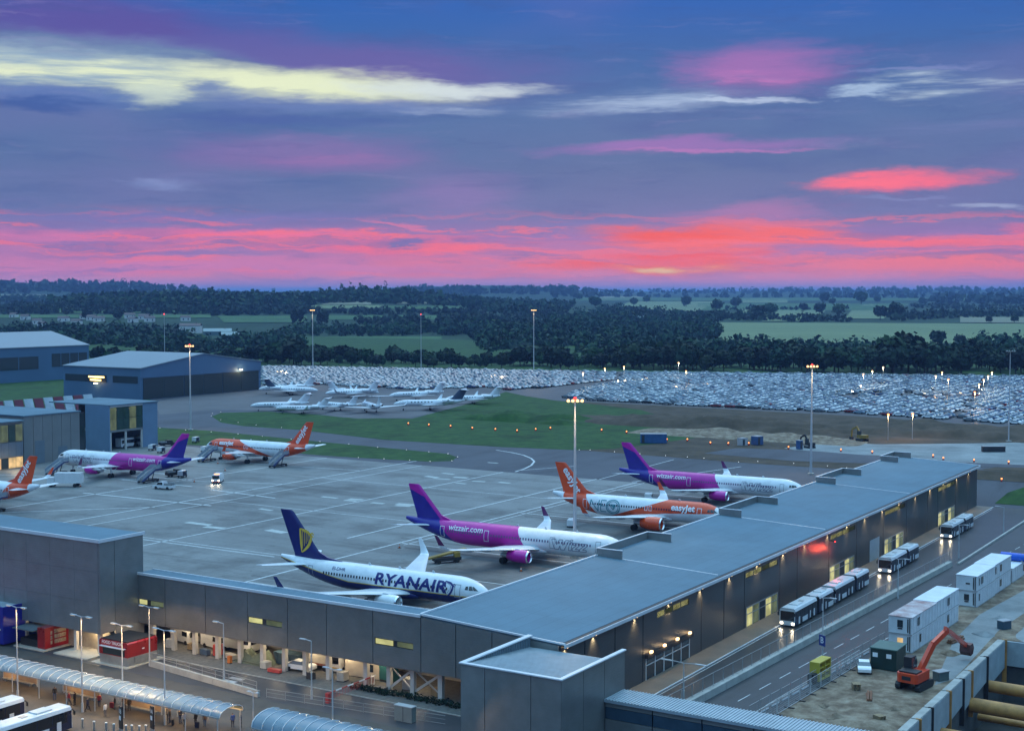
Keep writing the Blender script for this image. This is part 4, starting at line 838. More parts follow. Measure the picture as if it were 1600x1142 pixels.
for _o, _p in ((0, 300), (-3.2, 110)): lamp('POINT', (_gx + _o, YW - 1.5, _gz + .2), _p, (1, .10, .05), .3, pier)  # added red point lights, apart from the ball, that redden the wall
# end wall of the pier above the open undercroft, and the far end
ys = [0, -5.4, -10.8, -16.0, -20.3]
for y1, y0 in zip(ys, ys[1:]):
    MB().prismx([(y0 + .06, -2.3), (y1 - .06, -2.3), (y1 - .06, rz_(y1) - .3), (y0 + .06, rz_(y0) - .3)], -.8, -.5).build('wall_panel', M_clad2, pier)
MB().box(-.48, .0, YW + .3, 0, -2.3, 3.7).build('wall_backing', M_joint, pier)
MB().box(202.7, 203, YW + .35, 0, LOW, 3.7).build('wall_panel', M_clad, pier)
MB().box(0, 202.7, -.32, -.02, -2.3, 4.62).build('wall_panel', M_clad2, pier)
MB().box(.1, 202, YW + .6, -.4, -2.5, -2.3).build('floor_slab', M_concrete, pier)

# --- link building between the terminal block and the pier
linkb = thing('link_building', 'windowed grey clad link raised on columns between the tall block and the pier', 'link building', (0, 25, 0))
lj = [0, 7.7, 15.5, 22.3, 29.6, 37.6, 45.6, 51.3]; lw = {(45.6, 51.3): ((49.4, 50.9, M_lit), (46.0, 48.6, M_lit_dim)), (22.3, 29.6): ((27, 29.4, M_lit), (23.4, 26.2, M_lit_dim)), (0, 7.7): ((4.5, 7.3, M_lit), (1.3, 3.8, M_lit_dim))}
def lb(name, mb, m, par=None, **k):
    mb.v = [(x, y - 25, z) for x, y, z in mb.v]; return mb.build(name, m, par or linkb, **k)
for y0, y1 in zip(lj, lj[1:]):
    a, b = y0 + .05, y1 - .05; w = lw.get((y0, y1))
    if not w: lb('wall_panel', MB().box(-.8, -.5, a, b, -2.3, 4.75), M_clad2)
    else:
        w0, w1 = w[1][0] - .1, w[0][1] + .1
        for q in ((a, b, -2.3, .3), (a, b, 1.2, 4.75), (a, w0, .3, 1.2), (w1, b, .3, 1.2)): lb('wall_panel', MB().box(-.8, -.5, *q), M_clad2)
        wn = lb('window', MB().box(-.6, -.55, w0, w1, .3, 1.2), M_joint)
        for (p0, p1, m) in w: lb('pane', MB().box(-.7, -.64, p0, p1, .42, 1.08), m, wn)
lb('wall_panel', MB().box(1.9, 2.2, 0.05, 51.3, -2.3, 4.75), M_clad2); lb('floor_slab', MB().box(-.5, 1.9, 0.05, 51.3, -2.5, -2.2), M_concrete); lb('wall_backing', MB().box(-.5, -.3, 0.05, 51.3, -2.2, 4.7), M_joint)
lb('roof', MB().box(-.7, 2.25, .08, 51.3, 4.7, 4.92), M_roof); lb('roof_edge_trim', MB().box(-.95, -.7, .05, 51.3, 4.72, 5.08), M_trim); lb('roof_edge_trim', MB().box(2.25, 2.4, .05, 51.3, 4.75, 5.05), M_trim)
for y in (49.5, 45.2, 41, 36.5, 32.2, 28, 24, 20.3, 16.2, 9.8, 6.0, 2.2):
    lb('column', MB().box(.25, .85, y - .3, y + .3, LOW, -2.3), M_col)
for y0, y1, x in ((6.0, 2.2, .55), (2.2, -2.2, .7)):
    lb('brace', MB().bar((x, y0, -5.6), (x, y1, -2.6), .22, .3).bar((x + .3, y0, -2.8), (x + .3, y1, -5.7), .14, .16), M_col)
for y in (-2.2, -6.5): lb('column', MB().box(.25, .9, y - .33, y + .33, LOW, -2.3), M_col)
for y in range(3, 50, 6):
    lb('soffit_lamp', MB().box(.95, 1.15, y - .6, y + .6, -2.62, -2.52), M_lampw); lamp('POINT', (2.6, y, -2.75), 230, (1, .80, .52), .2, linkb).location = (2.6, y - 25, -2.8)

# --- the tall clad block at the left
tall = thing('terminal_block', 'tall windowless metal clad block at the left above the plaza', 'building', (-4, 75, LOW))
def tb(name, mb, m, par=None):
    mb.v = [(x + 4, y - 75, z - LOW) for x, y, z in mb.v]; return mb.build(name, m, par or tall)
yy = [51.4, 56.4, 61.6, 66.8, 72, 80, 88, 100]
for y0, y1 in zip(yy, yy[1:]):
    for z0, z1 in ((-2.7, 1.8), (1.8, 6.2), (6.2, 10.5)): tb('wall_panel', MB().box(-8, -7.75, y0 + .015, y1 - .015, z0 + .012, z1 - .012), M_cladb)
for x0, x1 in ((-8, -5.2), (-5.2, .3)): tb('wall_panel', MB().box(x0 + .04, x1 - .04, 51.1, 51.36, -2.7 if x0 < -6 else LOW, 10.5), M_cladb)
tb('wall_backing', MB().box(-7.75, .25, 51.4, 99.8, -2.7, 10.5), M_joint); tb('roof', MB().box(-7.9, .4, 51.2, 100, 10.5, 10.72), M_roof); tb('roof_edge_trim', MB().box(-8.15, -7.9, 51.0, 100, 10.45, 10.92), M_trim); tb('roof_edge_trim', MB().box(-7.9, .6, 51.0, 51.2, 10.45, 10.92), M_trim)
for y in (52, 57, 62, 68, 75, 82): tb('column', MB().box(-7.5, -7.0, y - .25, y + .25, LOW, -2.7), M_col)
tb('shop_front', MB().box(-5.5, -5.3, 52, 99, LOW, -2.7), mat('shop_front', (.32, .28, .22), .4, var=.4, scale=.4))
for y in (54, 63, 72): lamp('POINT', (-6.6, y, -3.1), 420, (1, .74, .42), .2, tall).location = (-6.6 + 4, y - 75, -3.1 - LOW)

# --- stair block and the covered walkway in front of the pier
blk = thing('stair_block', 'square metal clad block with a sloped ribbed roof at the pier end', 'building', (-8, -22.5, LOW))
def bb(name, mb, m, par=None):
    mb.v = [(x + 8, y + 22.5, z - LOW) for x, y, z in mb.v]; return mb.build(name, m, par or blk)
for y0, y1 in ((-29, -25.2), (-25.2, -19.2), (-19.2, -16)):
    bb('wall_panel', MB().box(-15.3, -15.05, y0 + .04, y1 - .04, LOW, 4.4), M_cladb)
for x0, x1 in ((-15.3, -10.4), (-10.4, -5.5), (-5.5, -.5)):
    bb('wall_panel', MB().box(x0 + .04, x1 - .04, -29.05, -28.8, LOW, 4.4), M_clad2); bb('wall_panel', MB().box(x0 + .04, x1 - .04, -16.2, -15.95, LOW, 4.4), M_clad2)
bb('wall_backing', MB().box(-15.0, -.6, -28.75, -16.25, LOW, 2.0), M_joint)
rf = MB(); rf.prismy([(-15.0, 4.32), (-.6, 3.1), (-.6, 2.8), (-15.0, 4.0)], -28.7, -16.3)
for k in range(26): x = -14.7 + k * .54; rf.bar((x, -28.65, 4.36 - (x + 15) * .0847), (x, -16.35, 4.36 - (x + 15) * .0847), .14, .09)
bb('ribbed_roof', rf, mat('zinc_roof', (.40, .46, .49), .4, .3, .1))
ri = MB()
for k in range(36): x = -14.6 + k * .39; ri.bar((x, -16.32, 4.3), (x, -16.32, 4.15 - (x + 15) * .104), .1, .1)
bb('parapet_lining', ri, mat('parapet_lining', (.22, .30, .36), .5, .2, .1))['kind'] = 'stuff'
bb('coping', MB().box(-15.45, -.4, -29.2, -28.65, 4.4, 4.55), M_trim); bb('coping', MB().box(-15.45, -.4, -16.45, -15.8, 4.4, 4.55), M_trim); bb('coping', MB().box(-15.45, -14.95, -28.65, -16.45, 4.4, 4.54), M_trim)
wk = thing('covered_walkway', 'low covered walkway with a ribbed metal roof along the bottom edge', 'walkway', (-3.5, -52, LOW))
def wb(name, mb, m, par=None):
    mb.v = [(x + 3.5, y + 52, z - LOW) for x, y, z in mb.v]; return mb.build(name, m, par or wk)
r = MB(); r.box(-5.7, -1.1, -78, -29.1, -.35, -.02)
for k in range(122): y = -77.8 + k * .4; r.bar((-5.7, y, .02), (-1.1, y, .02), .14, .1)
wb('ribbed_roof', r, MATS['zinc_roof'])
k = -29.1
while k > -76:
    wb('wall_panel', MB().box(-5.5, -5.3, k - 5.9, k - .06, LOW, -2.3), M_clad2); wb('window', MB().box(-5.45, -5.3, k - 5.9, k - .06, -2.25, -.95), mat('band_window', (.035, .065, .095), .15, var=.2)); wb('wall_panel', MB().box(-5.5, -5.3, k - 5.9, k - .06, -.9, -.36), M_clad2); k -= 6.0
wb('wall_panel', MB().box(-1.5, -1.3, -78, -29.1, LOW, -.36), M_clad2)

# --- older terminal wing across the apron
M_tgrey = mat('terminal_grey', (.19, .195, .19), .6, var=.1, scale=.2); M_tblue = mat('terminal_blue', (.16, .25, .36), .5, .2, .1, .2)
YA = 204.0; xa0, xa1 = wallY(35, YA), wallY(123, YA)
wingA = thing('terminal_wing', 'plain grey terminal wing with a pale flat roof and dark vertical slot', 'building', ((xa0 + xa1) / 2, YA, 0))
def relmk(root, ox, oy):
    def f(name, mb, m, par=None, **k):
        mb.v = [(x - ox, y - oy, z) for x, y, z in mb.v]; return mb.build(name, m, par or root, **k)
    return f
wa = relmk(wingA, (xa0 + xa1) / 2, YA)
n = 6; d = (xa1 - xa0) / n
for k in range(n): wa('wall_panel', MB().box(xa0 + k * d + .05, xa0 + (k + 1) * d - .05, YA, YA + .3, 0, 13), M_tgrey)
wa('wall_backing', MB().box(xa0 + .05, xa1, YA + .3, YA + 34, 0, 12.9), M_tgrey); wa('roof', MB().box(xa0 - .2, xa1 + .4, YA - .2, YA + 34.2, 13, 13.3), M_roof)
wa('stair_window', MB().box(xa1 + .05, xa1 + 2.4, YA + .7, YA + 1.0, .5, 12.6), M_glassdk)
for (x0, x1, z1) in ((xa0 + d * 1.15, xa0 + d * 2.15, 6.2), (xa0 + d * 3.6, xa0 + d * 4.6, 4.0)): wa('door', MB().box(x0, x1, YA - .06, YA - .01, .1, z1), mat('door_grey_blue', (.13, .17, .20), .5, var=.1))
# left-most glazed part with lit rooms
YL = 200.0; xl0, xl1 = wallY(-60, YL), wallY(34, YL); wingL = thing('terminal_hall', 'glazed terminal hall with lit rooms at the left edge beyond the apron', 'building', ((xl0 + xl1) / 2, YL, 0)); wl_ = relmk(wingL, (xl0 + xl1) / 2, YL)
wl_('wall', MB().box(xl0, xl1, YL + .3, YL + 30, 0, 12.3), M_tgrey); wl_('roof', MB().box(xl0, xl1 + .3, YL - .3, YL + 30, 12.3, 12.6), M_roof)
for k in range(8):
    a = xl0 + (xl1 - xl0) * k / 8; b = xl0 + (xl1 - xl0) * (k + 1) / 8
    wl_('upper_pane', MB().box(a + .1, b - .1, YL + .1, YL + .2, 7.2, 11.6), M_lit_dim if k % 3 else M_glass_green); wl_('spandrel', MB().box(a + .03, b - .03, YL, YL + .25, 3.2, 7.0), mat('spandrel_blue', (.10, .14, .18), .5, var=.1)); wl_('lower_pane', MB().box(a + .1, b - .1, YL + .1, YL + .2, .3, 3.0), M_lit_warm if k % 4 != 1 else M_glassdk)
lamp('POINT', (0, 0, 0), 500, (1, .7, .35), .5, wingL).location = ((xl1 - xl0) / 2 - 6, -4, 2.2)
# blue stair tower, glazed bay over open bays
YB = 210.0; xb0, xb1, xb2 = wallY(169, YB), wallY(222, YB), wallY(245, YB); yb1 = wallX(132, xb0)
tower = thing('terminal_tower', 'blue terminal block with a green glazed upper storey over open vehicle bays', 'building', (xb0, YB, 0)); wt = relmk(tower, xb0, YB)
wt('wall', MB().box(xb0, xb0 + .4, YB, yb1, 0, 13.2), M_tblue); wt('roof', MB().box(xb0 + .05, xb2 + .3, YB - .3, yb1 + 16, 13.2, 13.5), M_roof)
wt('wall', MB().box(xb1, xb2, YB, YB + .4, 0, 13.2), M_tblue); wt('wall', MB().box(xb2 - .4, xb2, YB + .4, YB + 22, 0, 13.2), M_tblue); wt('rear_wall', MB().box(xb0 + .4, xb2 - .4, YB + 13, YB + 13.4, 0, 13.2), M_joint)
wt('floor_slab', MB().box(xb0 + .4, xb1 - .02, YB + .05, YB + 13, 5.4, 6.0), M_tgrey); wt('floor_slab', MB().box(xb0 + .42, xb1 - .02, YB - .05, YB + .04, 12.7, 13.2), M_pale)
ng = 5; d = (xb1 - xb0 - .4) / ng
for k in range(ng):
    for z0, z1 in ((6.05, 9.3), (9.4, 12.6)):
        wt('pane', MB().box(xb0 + .45 + k * d, xb0 + .35 + (k + 1) * d, YB + .1, YB + .2, z0, z1), M_lit_dim if (k + int(z0)) % 3 == 0 else M_glass_green)
for x in (xb0 + .7, (xb0 + xb1) / 2, xb1 - .3): wt('column', MB().box(x - .25, x + .25, YB + .1, YB + .6, 0, 5.4), M_col)
wt('ceiling_lamp', MB().box(xb0 + 4, xb0 + 12, YB + 2.2, YB + 2.5, 11.6, 11.7), M_lampw)
# red and white baffles behind, on a grass bank
for k in range(11):
    u = -14 + 15.5 * k; y = 262; x = wallY(u, y); x2 = wallY(u + 15, y)
    t = thing('noise_baffle', '%s leaning baffle panel, %s from the left in the striped row behind the terminal' % ('dark red' if k % 2 else 'white', 'first second third fourth fifth sixth seventh eighth ninth tenth eleventh'.split()[k]), 'baffle', (x, y, 0), 0, 'striped baffle panels behind the terminal')
    MB().add([(0, 0, 1), (x2 - x - .4, 0, 1), (x2 - x - .4, 3.6, 12.0), (0, 3.6, 12.0), (0, .3, 1), (x2 - x - .4, .3, 1), (x2 - x - .4, 3.9, 12.0), (0, 3.9, 12.0)], [(0, 1, 2, 3), (7, 6, 5, 4), (0, 4, 5, 1), (1, 5, 6, 2), (2, 6, 7, 3), (3, 7, 4, 0)]).build('panel', mat('baffle_red', (.16, .02, .035), .5, var=.2) if k % 2 else mat('baffle_white', (.42, .48, .52), .5, var=.2), t)
    MB().bar((1, 3.5, 9), (1, 8, 0), .3, .3).bar((x2 - x - 1.4, 3.5, 9), (x2 - x - 1.4, 8, 0), .3, .3).build('stay', M_pale, t)

# --- hangars
def hangar(label, x0, y0, lx, ly, ze, zr, doors_on, wins, sign=False):
    "eave walls run along y when the gable (with the doors) faces -y"
    t = thing('hangar', label, 'hangar', (x0, y0, 0)); wm = mat('hangar_blue_sheet', (.085, .16, .26), .5, .1, .08, .1); rm = mat('hangar_roof', (.19, .235, .27), .5, .1, .08, .1); dm = mat('hangar_door', (.03, .042, .042), .5, .1, .15)
    if doors_on:
        MB().prismy([(0, 0), (lx, 0), (lx, ze), (lx / 2, zr), (0, ze)][::-1], .3, ly).build('wall', wm, t)
        MB().prismy([(-.4, ze + .02), (lx / 2, zr + .1), (lx + .4, ze + .02), (lx + .4, ze + .4), (lx / 2, zr + .5), (-.4, ze + .4)][::-1], -.4, ly + .3).build('roof', rm, t)
        MB().prismy([(0, ze - 4.0), (lx, ze - 4.0), (lx, ze), (lx / 2, zr), (0, ze)][::-1], 0, .28).build('gable_sheet', wm, t)
        for k in range(6): a = 1.5 + (lx - 3) * k / 6; MB().box(a + .15, a + (lx - 3) / 6 - .15, .05 + .1 * (k % 2), .25 + .02 * (k % 2), .2, ze - 4.1).build('door_leaf', dm, t)
        for (y0_, y1_, z0, z1) in wins: MB().box(-.1, -.01, y0_, y1_, z0, z1).build('window', M_glassdk, t)
        if sign:
            ys_ = wallX(166, hx) - hy - 26; s = MB().box(-.35, -.05, 26 + ys_, 38 + ys_, ze - 6.4, ze - 3.4).build('sign', M_black, t); MB().box(-.45, -.36, 27 + ys_, 37 + ys_, ze - 4.6, ze - 3.9).box(-.45, -.36, 29 + ys_, 36 + ys_, ze - 5.9, ze - 5.3).build('sign_letters', glow('gold_sign', (1., .70, .2), 5.), s)
            MB().box(-1.2, -.6, 31 + ys_, 33 + ys_, ze - 7.3, ze - 6.8).build('sign_lamp', M_lampc, t); lamp('POINT', (-1.8, 32 + ys_, ze - 7.0), 260, (1, .75, .4), .3, t)
            MB().box(lx * .80, lx * .80 + 1.2, -1.2, -.4, ze - 3.4, ze - 2.8).build('flood_lamp', M_lampc, t); lamp('POINT', (lx * .80 + .6, -2.0, ze - 3.4), 500, (1, .85, .55), .3, t)
    else:
        MB().prismx([(0, 0), (ly, 0), (ly, ze), (ly / 2, zr), (0, ze)], 0, lx).build('wall', wm, t)
        MB().prismx([(-.4, ze + .02), (ly / 2, zr + .1), (ly + .4, ze + .02), (ly + .4, ze + .5), (ly / 2, zr + .6), (-.4, ze + .5)], -.4, lx + .4).build('roof', rm, t)
        for (a, b, z0, z1) in wins:
            w = MB().box(a, b, -.12, -.02, z0, z1).build('window', M_glassdk, t)
            for q in range(1, 4): MB().box(a + (b - a) * q / 4 - .2, a + (b - a) * q / 4 + .2, -.2, -.13, z0, z1).build('mullion', wm, w)
    return t
hx, hy = G(220, 625, 0)
hangar('nearer blue hangar with a low pitched roof and tall dark sliding doors', hx, hy, wallY(408, hy) - hx, wallX(99, hx) - hy, 13.4, 18.4, True, [(wallX(215, hx) - hy, wallX(176, hx) - hy, 7.0, 10.0), (wallX(137, hx) - hy, wallX(102, hx) - hy, 7.0, 10.0)], True)
h1 = cam2w(-231, 756); hh = wallY(-140, h1[1])
hangar('farther blue hangar with two long dark window bands at the left', hh, h1[1], h1[0] - hh, 62, 17.6, 24.5, False, [(wallY(-70, h1[1]) - hh, wallY(60, h1[1]) - hh, 6.4, 13.0), (wallY(81, h1[1]) - hh, wallY(136, h1[1]) - hh, 7, 14)])
# farm and houses in the valley
M_hw = mat('render_white', (.62, .60, .56), .7, var=.1); M_rt = mat('roof_tile', (.14, .10, .09), .8, var=.2); M_shed = mat('shed_green', (.10, .16, .16), .6, var=.1); M_shedr = mat('shed_roof', (.20, .28, .28), .6, var=.1)
def house(u, v, w, d, h, rz, label, group=None, wm=None, rm=None, rise=2.6):
    D = float(hits([u], [v])[0]); D = D if D == D else 1700; x, y = polar(u, D); t = thing('house', label, 'house', (x, y, float(hgt(u, D)) - .4), rz, group)
    MB().box(-w / 2, w / 2, -d / 2, d / 2, 0, h).build('wall', wm or M_hw, t); MB().prismx([(-d / 2 - .4, h), (0, h + rise), (d / 2 + .4, h), (d / 2 + .4, h + .25), (0, h + rise + .25), (-d / 2 - .4, h + .25)], -w / 2 - .3, w / 2 + .3).build('roof', rm or M_rt, t)
    MB().box(w * .25, w * .25 + .9, -.5, .5, h + rise * .6, h + rise + 1.4).build('chimney', M_rt, t)
    for q in (-1, 1):
        MB().box(q * w * .25 - .7, q * w * .25 + .7, -d / 2 - .06, -d / 2 - .01, h * .3, h * .75).build('window', M_glassdk, t)
hs = [(22, 497), (40, 500), (58, 507), (66, 512), (100, 503), (133, 499), (144, 501), (155, 503), (208, 504), (226, 500), (234, 503), (203, 498), (290, 502), (120, 508)]
for k, (u, v) in enumerate(hs): house(u, v, RNG.uniform(10, 16), 8, 5.5, RNG.uniform(-.5, .5) + TH - R(90), 'small pale house among trees on the left valley side', 'houses among the trees on the left')
house(298, 521, 24, 12, 9, TH - R(90), 'large white farmhouse beyond the nearer hangar roof'); house(340, 524, 30, 16, 4.5, TH - R(80), 'long low green barn right of the farmhouse', None, M_shed, M_shedr, 3.2); house(366, 530, 26, 16, 4.5, TH - R(85), 'low green barn nearest the tree belt by the farmhouse', None, M_shed, M_shedr, 3.2)
house(970, 494, 20, 10, 4, TH - R(90), 'pale low barn on the wooded slope right of centre', None, M_hw, M_shedr); house(995, 500, 40, 12, 4, TH - R(90), 'long grey barn in the trees right of centre', None, M_shed, M_shedr)
# ------------------------------------------------------------------ airliners on their stands
GA = 'airliners parked nose-in along the pier'; GB = 'airliners on the far terminal stands'
AX = {}
AX['ryan'] = airliner('white and navy airliner lettered RYANAIR, nearest the camera', GA, 'b738', 'ryan', (20.6, 3.1), 91.2, 1)
AX['wizz2'] = airliner('magenta and white airliner lettered wizzair.com next to the RYANAIR airliner', GA, 'a321', 'wizz', cam2w(19.45, 226.3), 91.7, 1)
AX['neo'] = airliner('orange and white airliner with big teal NEO lettering on its rear flank', GA, 'a320n', 'easy', cam2w(41.0, 261.9), 92, 1)
AX['wizz4'] = airliner('magenta and white airliner farthest along the pier, nose beside the roof', GA, 'a321', 'wizz', cam2w(63.36, 295.8), 91.9, 1)
AX['wizz5'] = airliner('magenta and white airliner facing left in front of the old terminal, stairs at its tail', GB, 'a321', 'wizz', cam2w(-117.6, 357.5), -86.2, -1)
AX['easy6'] = airliner('orange and white easyJet airliner facing left beside the grass island', GB, 'a320', 'easy', cam2w(-85.26, 385), -87, -1)
_e7 = (38.2 - .4, 1.5); _t = G(61, 760, 5.4)
AX['easy7'] = airliner('orange tailed easyJet airliner cut off by the left edge', GB, 'a320', 'easy', (_t[0] - 37.5 * math.cos(R(-87)), _t[1] - 37.5 * math.sin(R(-87))), -87, -1)

# ------------------------------------------------------------------ business jets
M_jw = mat('jet_white', (.72, .73, .75), .3, var=.08, coat=.3); M_jtail = mat('jet_tail_blue', (.05, .07, .12), .35, var=.1); M_jr = mat('jet_trim', (.25, .1, .1), .4, var=.1)
def bizjet_proto():
    root = thing('business_jet', 'x', 'business jet'); L, zc, Rr = 26.5, 2.75, 1.2
    rings, st = hull_rings(L, Rr, Rr * 1.02, zc, 5.2, 9.5, .35, .85, .3, 16); hull = MB().loft(rings).build('fuselage', M_jw, root, 50)
    def on(x, z, sd, off=.02):
        q, dz = hull_at(st, x); zz = max(-.99, min(.99, (z - zc - dz) / (q * Rr * 1.02))); return (x, sd * (q * Rr * math.sqrt(1 - zz * zz) + off), z)
    for sd in (1, -1):
        b = MB(); b.add([on(2.0, zc + .28, sd), on(3.6, zc + .45, sd), on(3.4, zc + .85, sd), on(2.5, zc + .7, sd)], [(0, 1, 2, 3)]); b.build('cockpit_window', M_glass_dark, hull)
        b = MB()
        for k in range(7): x = 6.6 + k * 1.25; b.add([on(x - .26, zc + .18, sd), on(x + .26, zc + .18, sd), on(x + .26, zc + .56, sd), on(x - .26, zc + .56, sd)], [(0, 1, 2, 3)])
        b.build('cabin_windows', M_glass_dark, hull, kind='stuff')
        w = MB().loft([foil(9.5, 6.0, 0, zc - .95, .12), foil(10.4, 5.0, sd * 1.2, zc - .9, .12), foil(17.2, 1.7, sd * 12.6, zc + .25, .09)]).build('wing', M_wing, root, 40)
        MB().loft([foil(17.2, 1.7, sd * 12.6, zc + .25, .08), foil(17.8, 1.3, sd * 13.2, zc + .7, .07, (0, -sd * .7, .6)), foil(18.9, .6, sd * 13.7, zc + 2.1, .06, (0, -sd, .1))]).build('winglet', M_jw, w, 40)
        ey, ez = sd * 2.05, zc + .75
        en = MB().loft([[(18.0 + dx, ey + .72 * k * math.sin(a), ez + .72 * k * math.cos(a)) for a in [2 * math.pi * j / 14 for j in range(14)]] for dx, k in ((.5, .75), (.1, .8), (0, .9), (.2, 1), (2.2, 1.0), (4.2, .62))]).build('engine', M_jw, root, 45)
        MB().tube((18.4, ey, ez), (18.45, ey, ez), .57, n=14).build('fan', M_dark, en); MB().tube((22.1, ey, ez), (22.35, ey, ez), .43, .36, 12).build('exhaust', M_dark, en); MB().box(19, 21.4, min(sd * .9, ey), max(sd * .9, ey), ez - .1, ez + .1).build('pylon', M_jw, en)
        MB().loft([foil(24.9, 2.3, 0, 7.55, .1), foil(26.8, 1.1, sd * 5.1, 7.65, .08)]).build('tailplane', M_jw, root, 40)
    MB().loft([[(a + fx * c, ft * c * .1, z) for fx, ft in ((0, 0), (.15, .5), (.4, .5), (1, .02), (.4, -.5), (.15, -.5))] for a, c, z in ((20.2, 5.2, zc + .8), (21.6, 4.3, zc + 1.7), (24.6, 2.9, 7.6))]).build('tail_fin', M_jw, root, 30)
    for gx, gy in ((3.6, 0), (13.6, 2.1), (13.6, -2.1)):
        g = MB().tube((gx, gy, .3), (gx, gy, zc - .8), .09, n=6).build('landing_gear', M_strut, root); MB().tube((gx, gy - .25, .32), (gx, gy + .25, .32), .32, n=10).build('wheel', M_tyre, g, 40)
    return root
proto = bizjet_proto(); used = False
def jet(nose, tail, label, scale=1., dark=False, z=0.):
    global used
    n, t = Vector(G(*nose, 2.6)), Vector(G(*tail, 3.4)); rz = math.atan2(t.y - n.y, t.x - n.x); k = scale
    o = proto if not used else clone(proto); used = True
    o.location = (n.x, n.y, z); o.rotation_euler = (0, 0, rz); o.scale = (k, k, k); o['label'] = label; o['group'] = 'business jets parked behind the grass island'
    if dark:
        for c in o.children:
            if c.name.startswith('tail_fin'): c.data = c.data.copy(); c.data.materials[0] = M_jtail; c['label'] = 'dark blue tail fin'
    return o
def jet_dir(nose, deg, label, **k):      # aft direction given in degrees from the sight line's right
    n = G(*nose, 2.6); a = R(deg) + TH - R(90); t = (n[0] + math.cos(a) * 26, n[1] + math.sin(a) * 26); o = jet(nose, nose, label, **k); o.rotation_euler = (0, 0, a); return o
jet_dir((404, 607), 22, 'business jet at the back left, beyond the dark-tailed jet', scale=.98)
jet_dir((497, 609), 168, 'business jet with a dark blue tail fin, facing right', scale=.95, dark=True)
jet_dir((391, 632), 12, 'business jet nearest the hangar, facing left in the front row', scale=.86)
jet_dir((430, 635), -4, 'small business jet overlapping the tail of the one facing left', scale=.78)
jet_dir((496, 629), -38, 'business jet with its tail turned to the camera left of the rear view jet', scale=.82)
jet_dir((508, 613), 20, 'business jet behind the grey-finned jet near the middle of the group', scale=.9)
jet_dir((592, 611), 170, 'business jet facing right with its fin at the left, mid row', scale=.88)
jet_dir((566, 630), -68, 'business jet seen from straight behind, both engines showing', scale=.95)
jet_dir((608, 617), 25, 'business jet facing left at the back beside the grass', scale=.95)
jet_dir((615, 631), 8, 'long business jet facing left in front by the grass bank', scale=1.06, dark=True)
jet_dir((695, 622), 16, 'business jet farthest right, half hidden behind the long jet', scale=.9)

# ------------------------------------------------------------------ cars in the car park
CARC = [('white', (.80, .82, .82)), ('silver', (.50, .52, .54)), ('grey', (.16, .17, .18)), ('black', (.015, .016, .018)), ('blue', (.03, .06, .16)), ('red', (.22, .02, .02)), ('pale blue', (.22, .30, .38))]
CARM = [mat('car_paint_' + n.replace(' ', '_'), c, .45, 0., var=0, spec=.3) for n, c in CARC]
M_carglass = mat('car_glass', (.09, .115, .14), .12, var=0, spec=1.)
CAR_V = []; CAR_F = []; CAR_MI = []
def _car():
    prof = [(-2.12, .35), (-2.15, .75), (-1.95, .92), (-1.15, 1.0), (-.55, 1.42), (.75, 1.46), (1.55, 1.02), (2.0, .95), (2.14, .72), (2.12, .35)]
    b = MB(); y = .88; n = len(prof)
    def w(z): return y if z < 1.05 else y - .17
    L_ = [(x, -w(z), z) for x, z in prof]; R_ = [(x, w(z), z) for x, z in prof]; b.v = L_ + R_
    for i in range(n - 1): b.f.append((i, i + 1, n + i + 1, n + i)); b.m.append(1 if i in (3, 5) else 0)
    b.f.append((n - 1, 0, n, 2 * n - 1)); b.m.append(2)
    for o, rev in ((0, False), (n, True)):
        low = [o + i for i in (0, 1, 2, 3, 6, 7, 8, 9)]; up = [o + i for i in (3, 4, 5, 6)]
        b.f.append(tuple(low if rev else low[::-1])); b.m.append(0); b.f.append(tuple(up if rev else up[::-1])); b.m.append(1)
    for wx in (-1.3, 1.35):
        for s in (-1, 1): b.box(wx - .3, wx + .3, s * .9 - .09, s * .9 + .02, 0.02, .6, 2)
    return b
_cb = _car(); CV = np.array(_cb.v); CF = _cb.f; CM = _cb.m
CAR_MESH = []
for (nm, c), m in zip(CARC, CARM):
    me = bpy.data.meshes.new('car'); me.from_pydata(CV.tolist(), [], CF)
    for q in (m, M_carglass, M_tyre): me.materials.append(q)
    me.polygons.foreach_set('material_index', CM); me.update(); CAR_MESH.append(me)
def inpoly(u, v, P):
    ins = False; j = len(P) - 1
    for i in range(len(P)):
        (xi, yi), (xj, yj) = P[i], P[j]
        if (yi > v) != (yj > v) and u < (xj - xi) * (v - yi) / (yj - yi) + xi: ins = not ins
        j = i
    return ins
LOTS = [[(408, 574), (960, 583), (955, 594), (800, 611), (770, 606), (640, 609), (500, 601), (412, 604)], [(975, 583), (1640, 590), (1640, 668), (1560, 662), (1340, 647), (1195, 640), (1010, 631), (880, 624), (905, 612), (970, 596)]]
slots = []
for x in np.arange(330, 720, 2.55):
    for row in range(0, 70):
        y = -70 + (row // 2) * 16.2 + (row % 2) * 5.3
        for off in (0., ):
            pass
        slots.append((x, y))
        if row % 2 == 1: slots.append((x, y + 5.2))
px_cars = []
for x, y in slots:
    u, D = unpolar(x, y)
    if D < 450 or not (395 < u < 1650): continue
    v = 458.7 + FPX * HCAM / D
    if any(inpoly(u, v, P) for P in LOTS):
        if RNG.random() < .90 and not (1285 < u < 1480 and 613 < v < 624 and RNG.random() < .6) and not (1512 < u - (625 - v) * .7 < 1524): px_cars.append((D, x + RNG.uniform(-.15, .15), y + RNG.uniform(-.5, .5), R(90) * (1 if RNG.random() < .5 else -1) + RNG.uniform(-.04, .04), int(RNG.choice(7, p=[.36, .27, .13, .09, .05, .03, .07]))))
px_cars.sort()
GC = 'cars in the packed car park beyond the airfield'
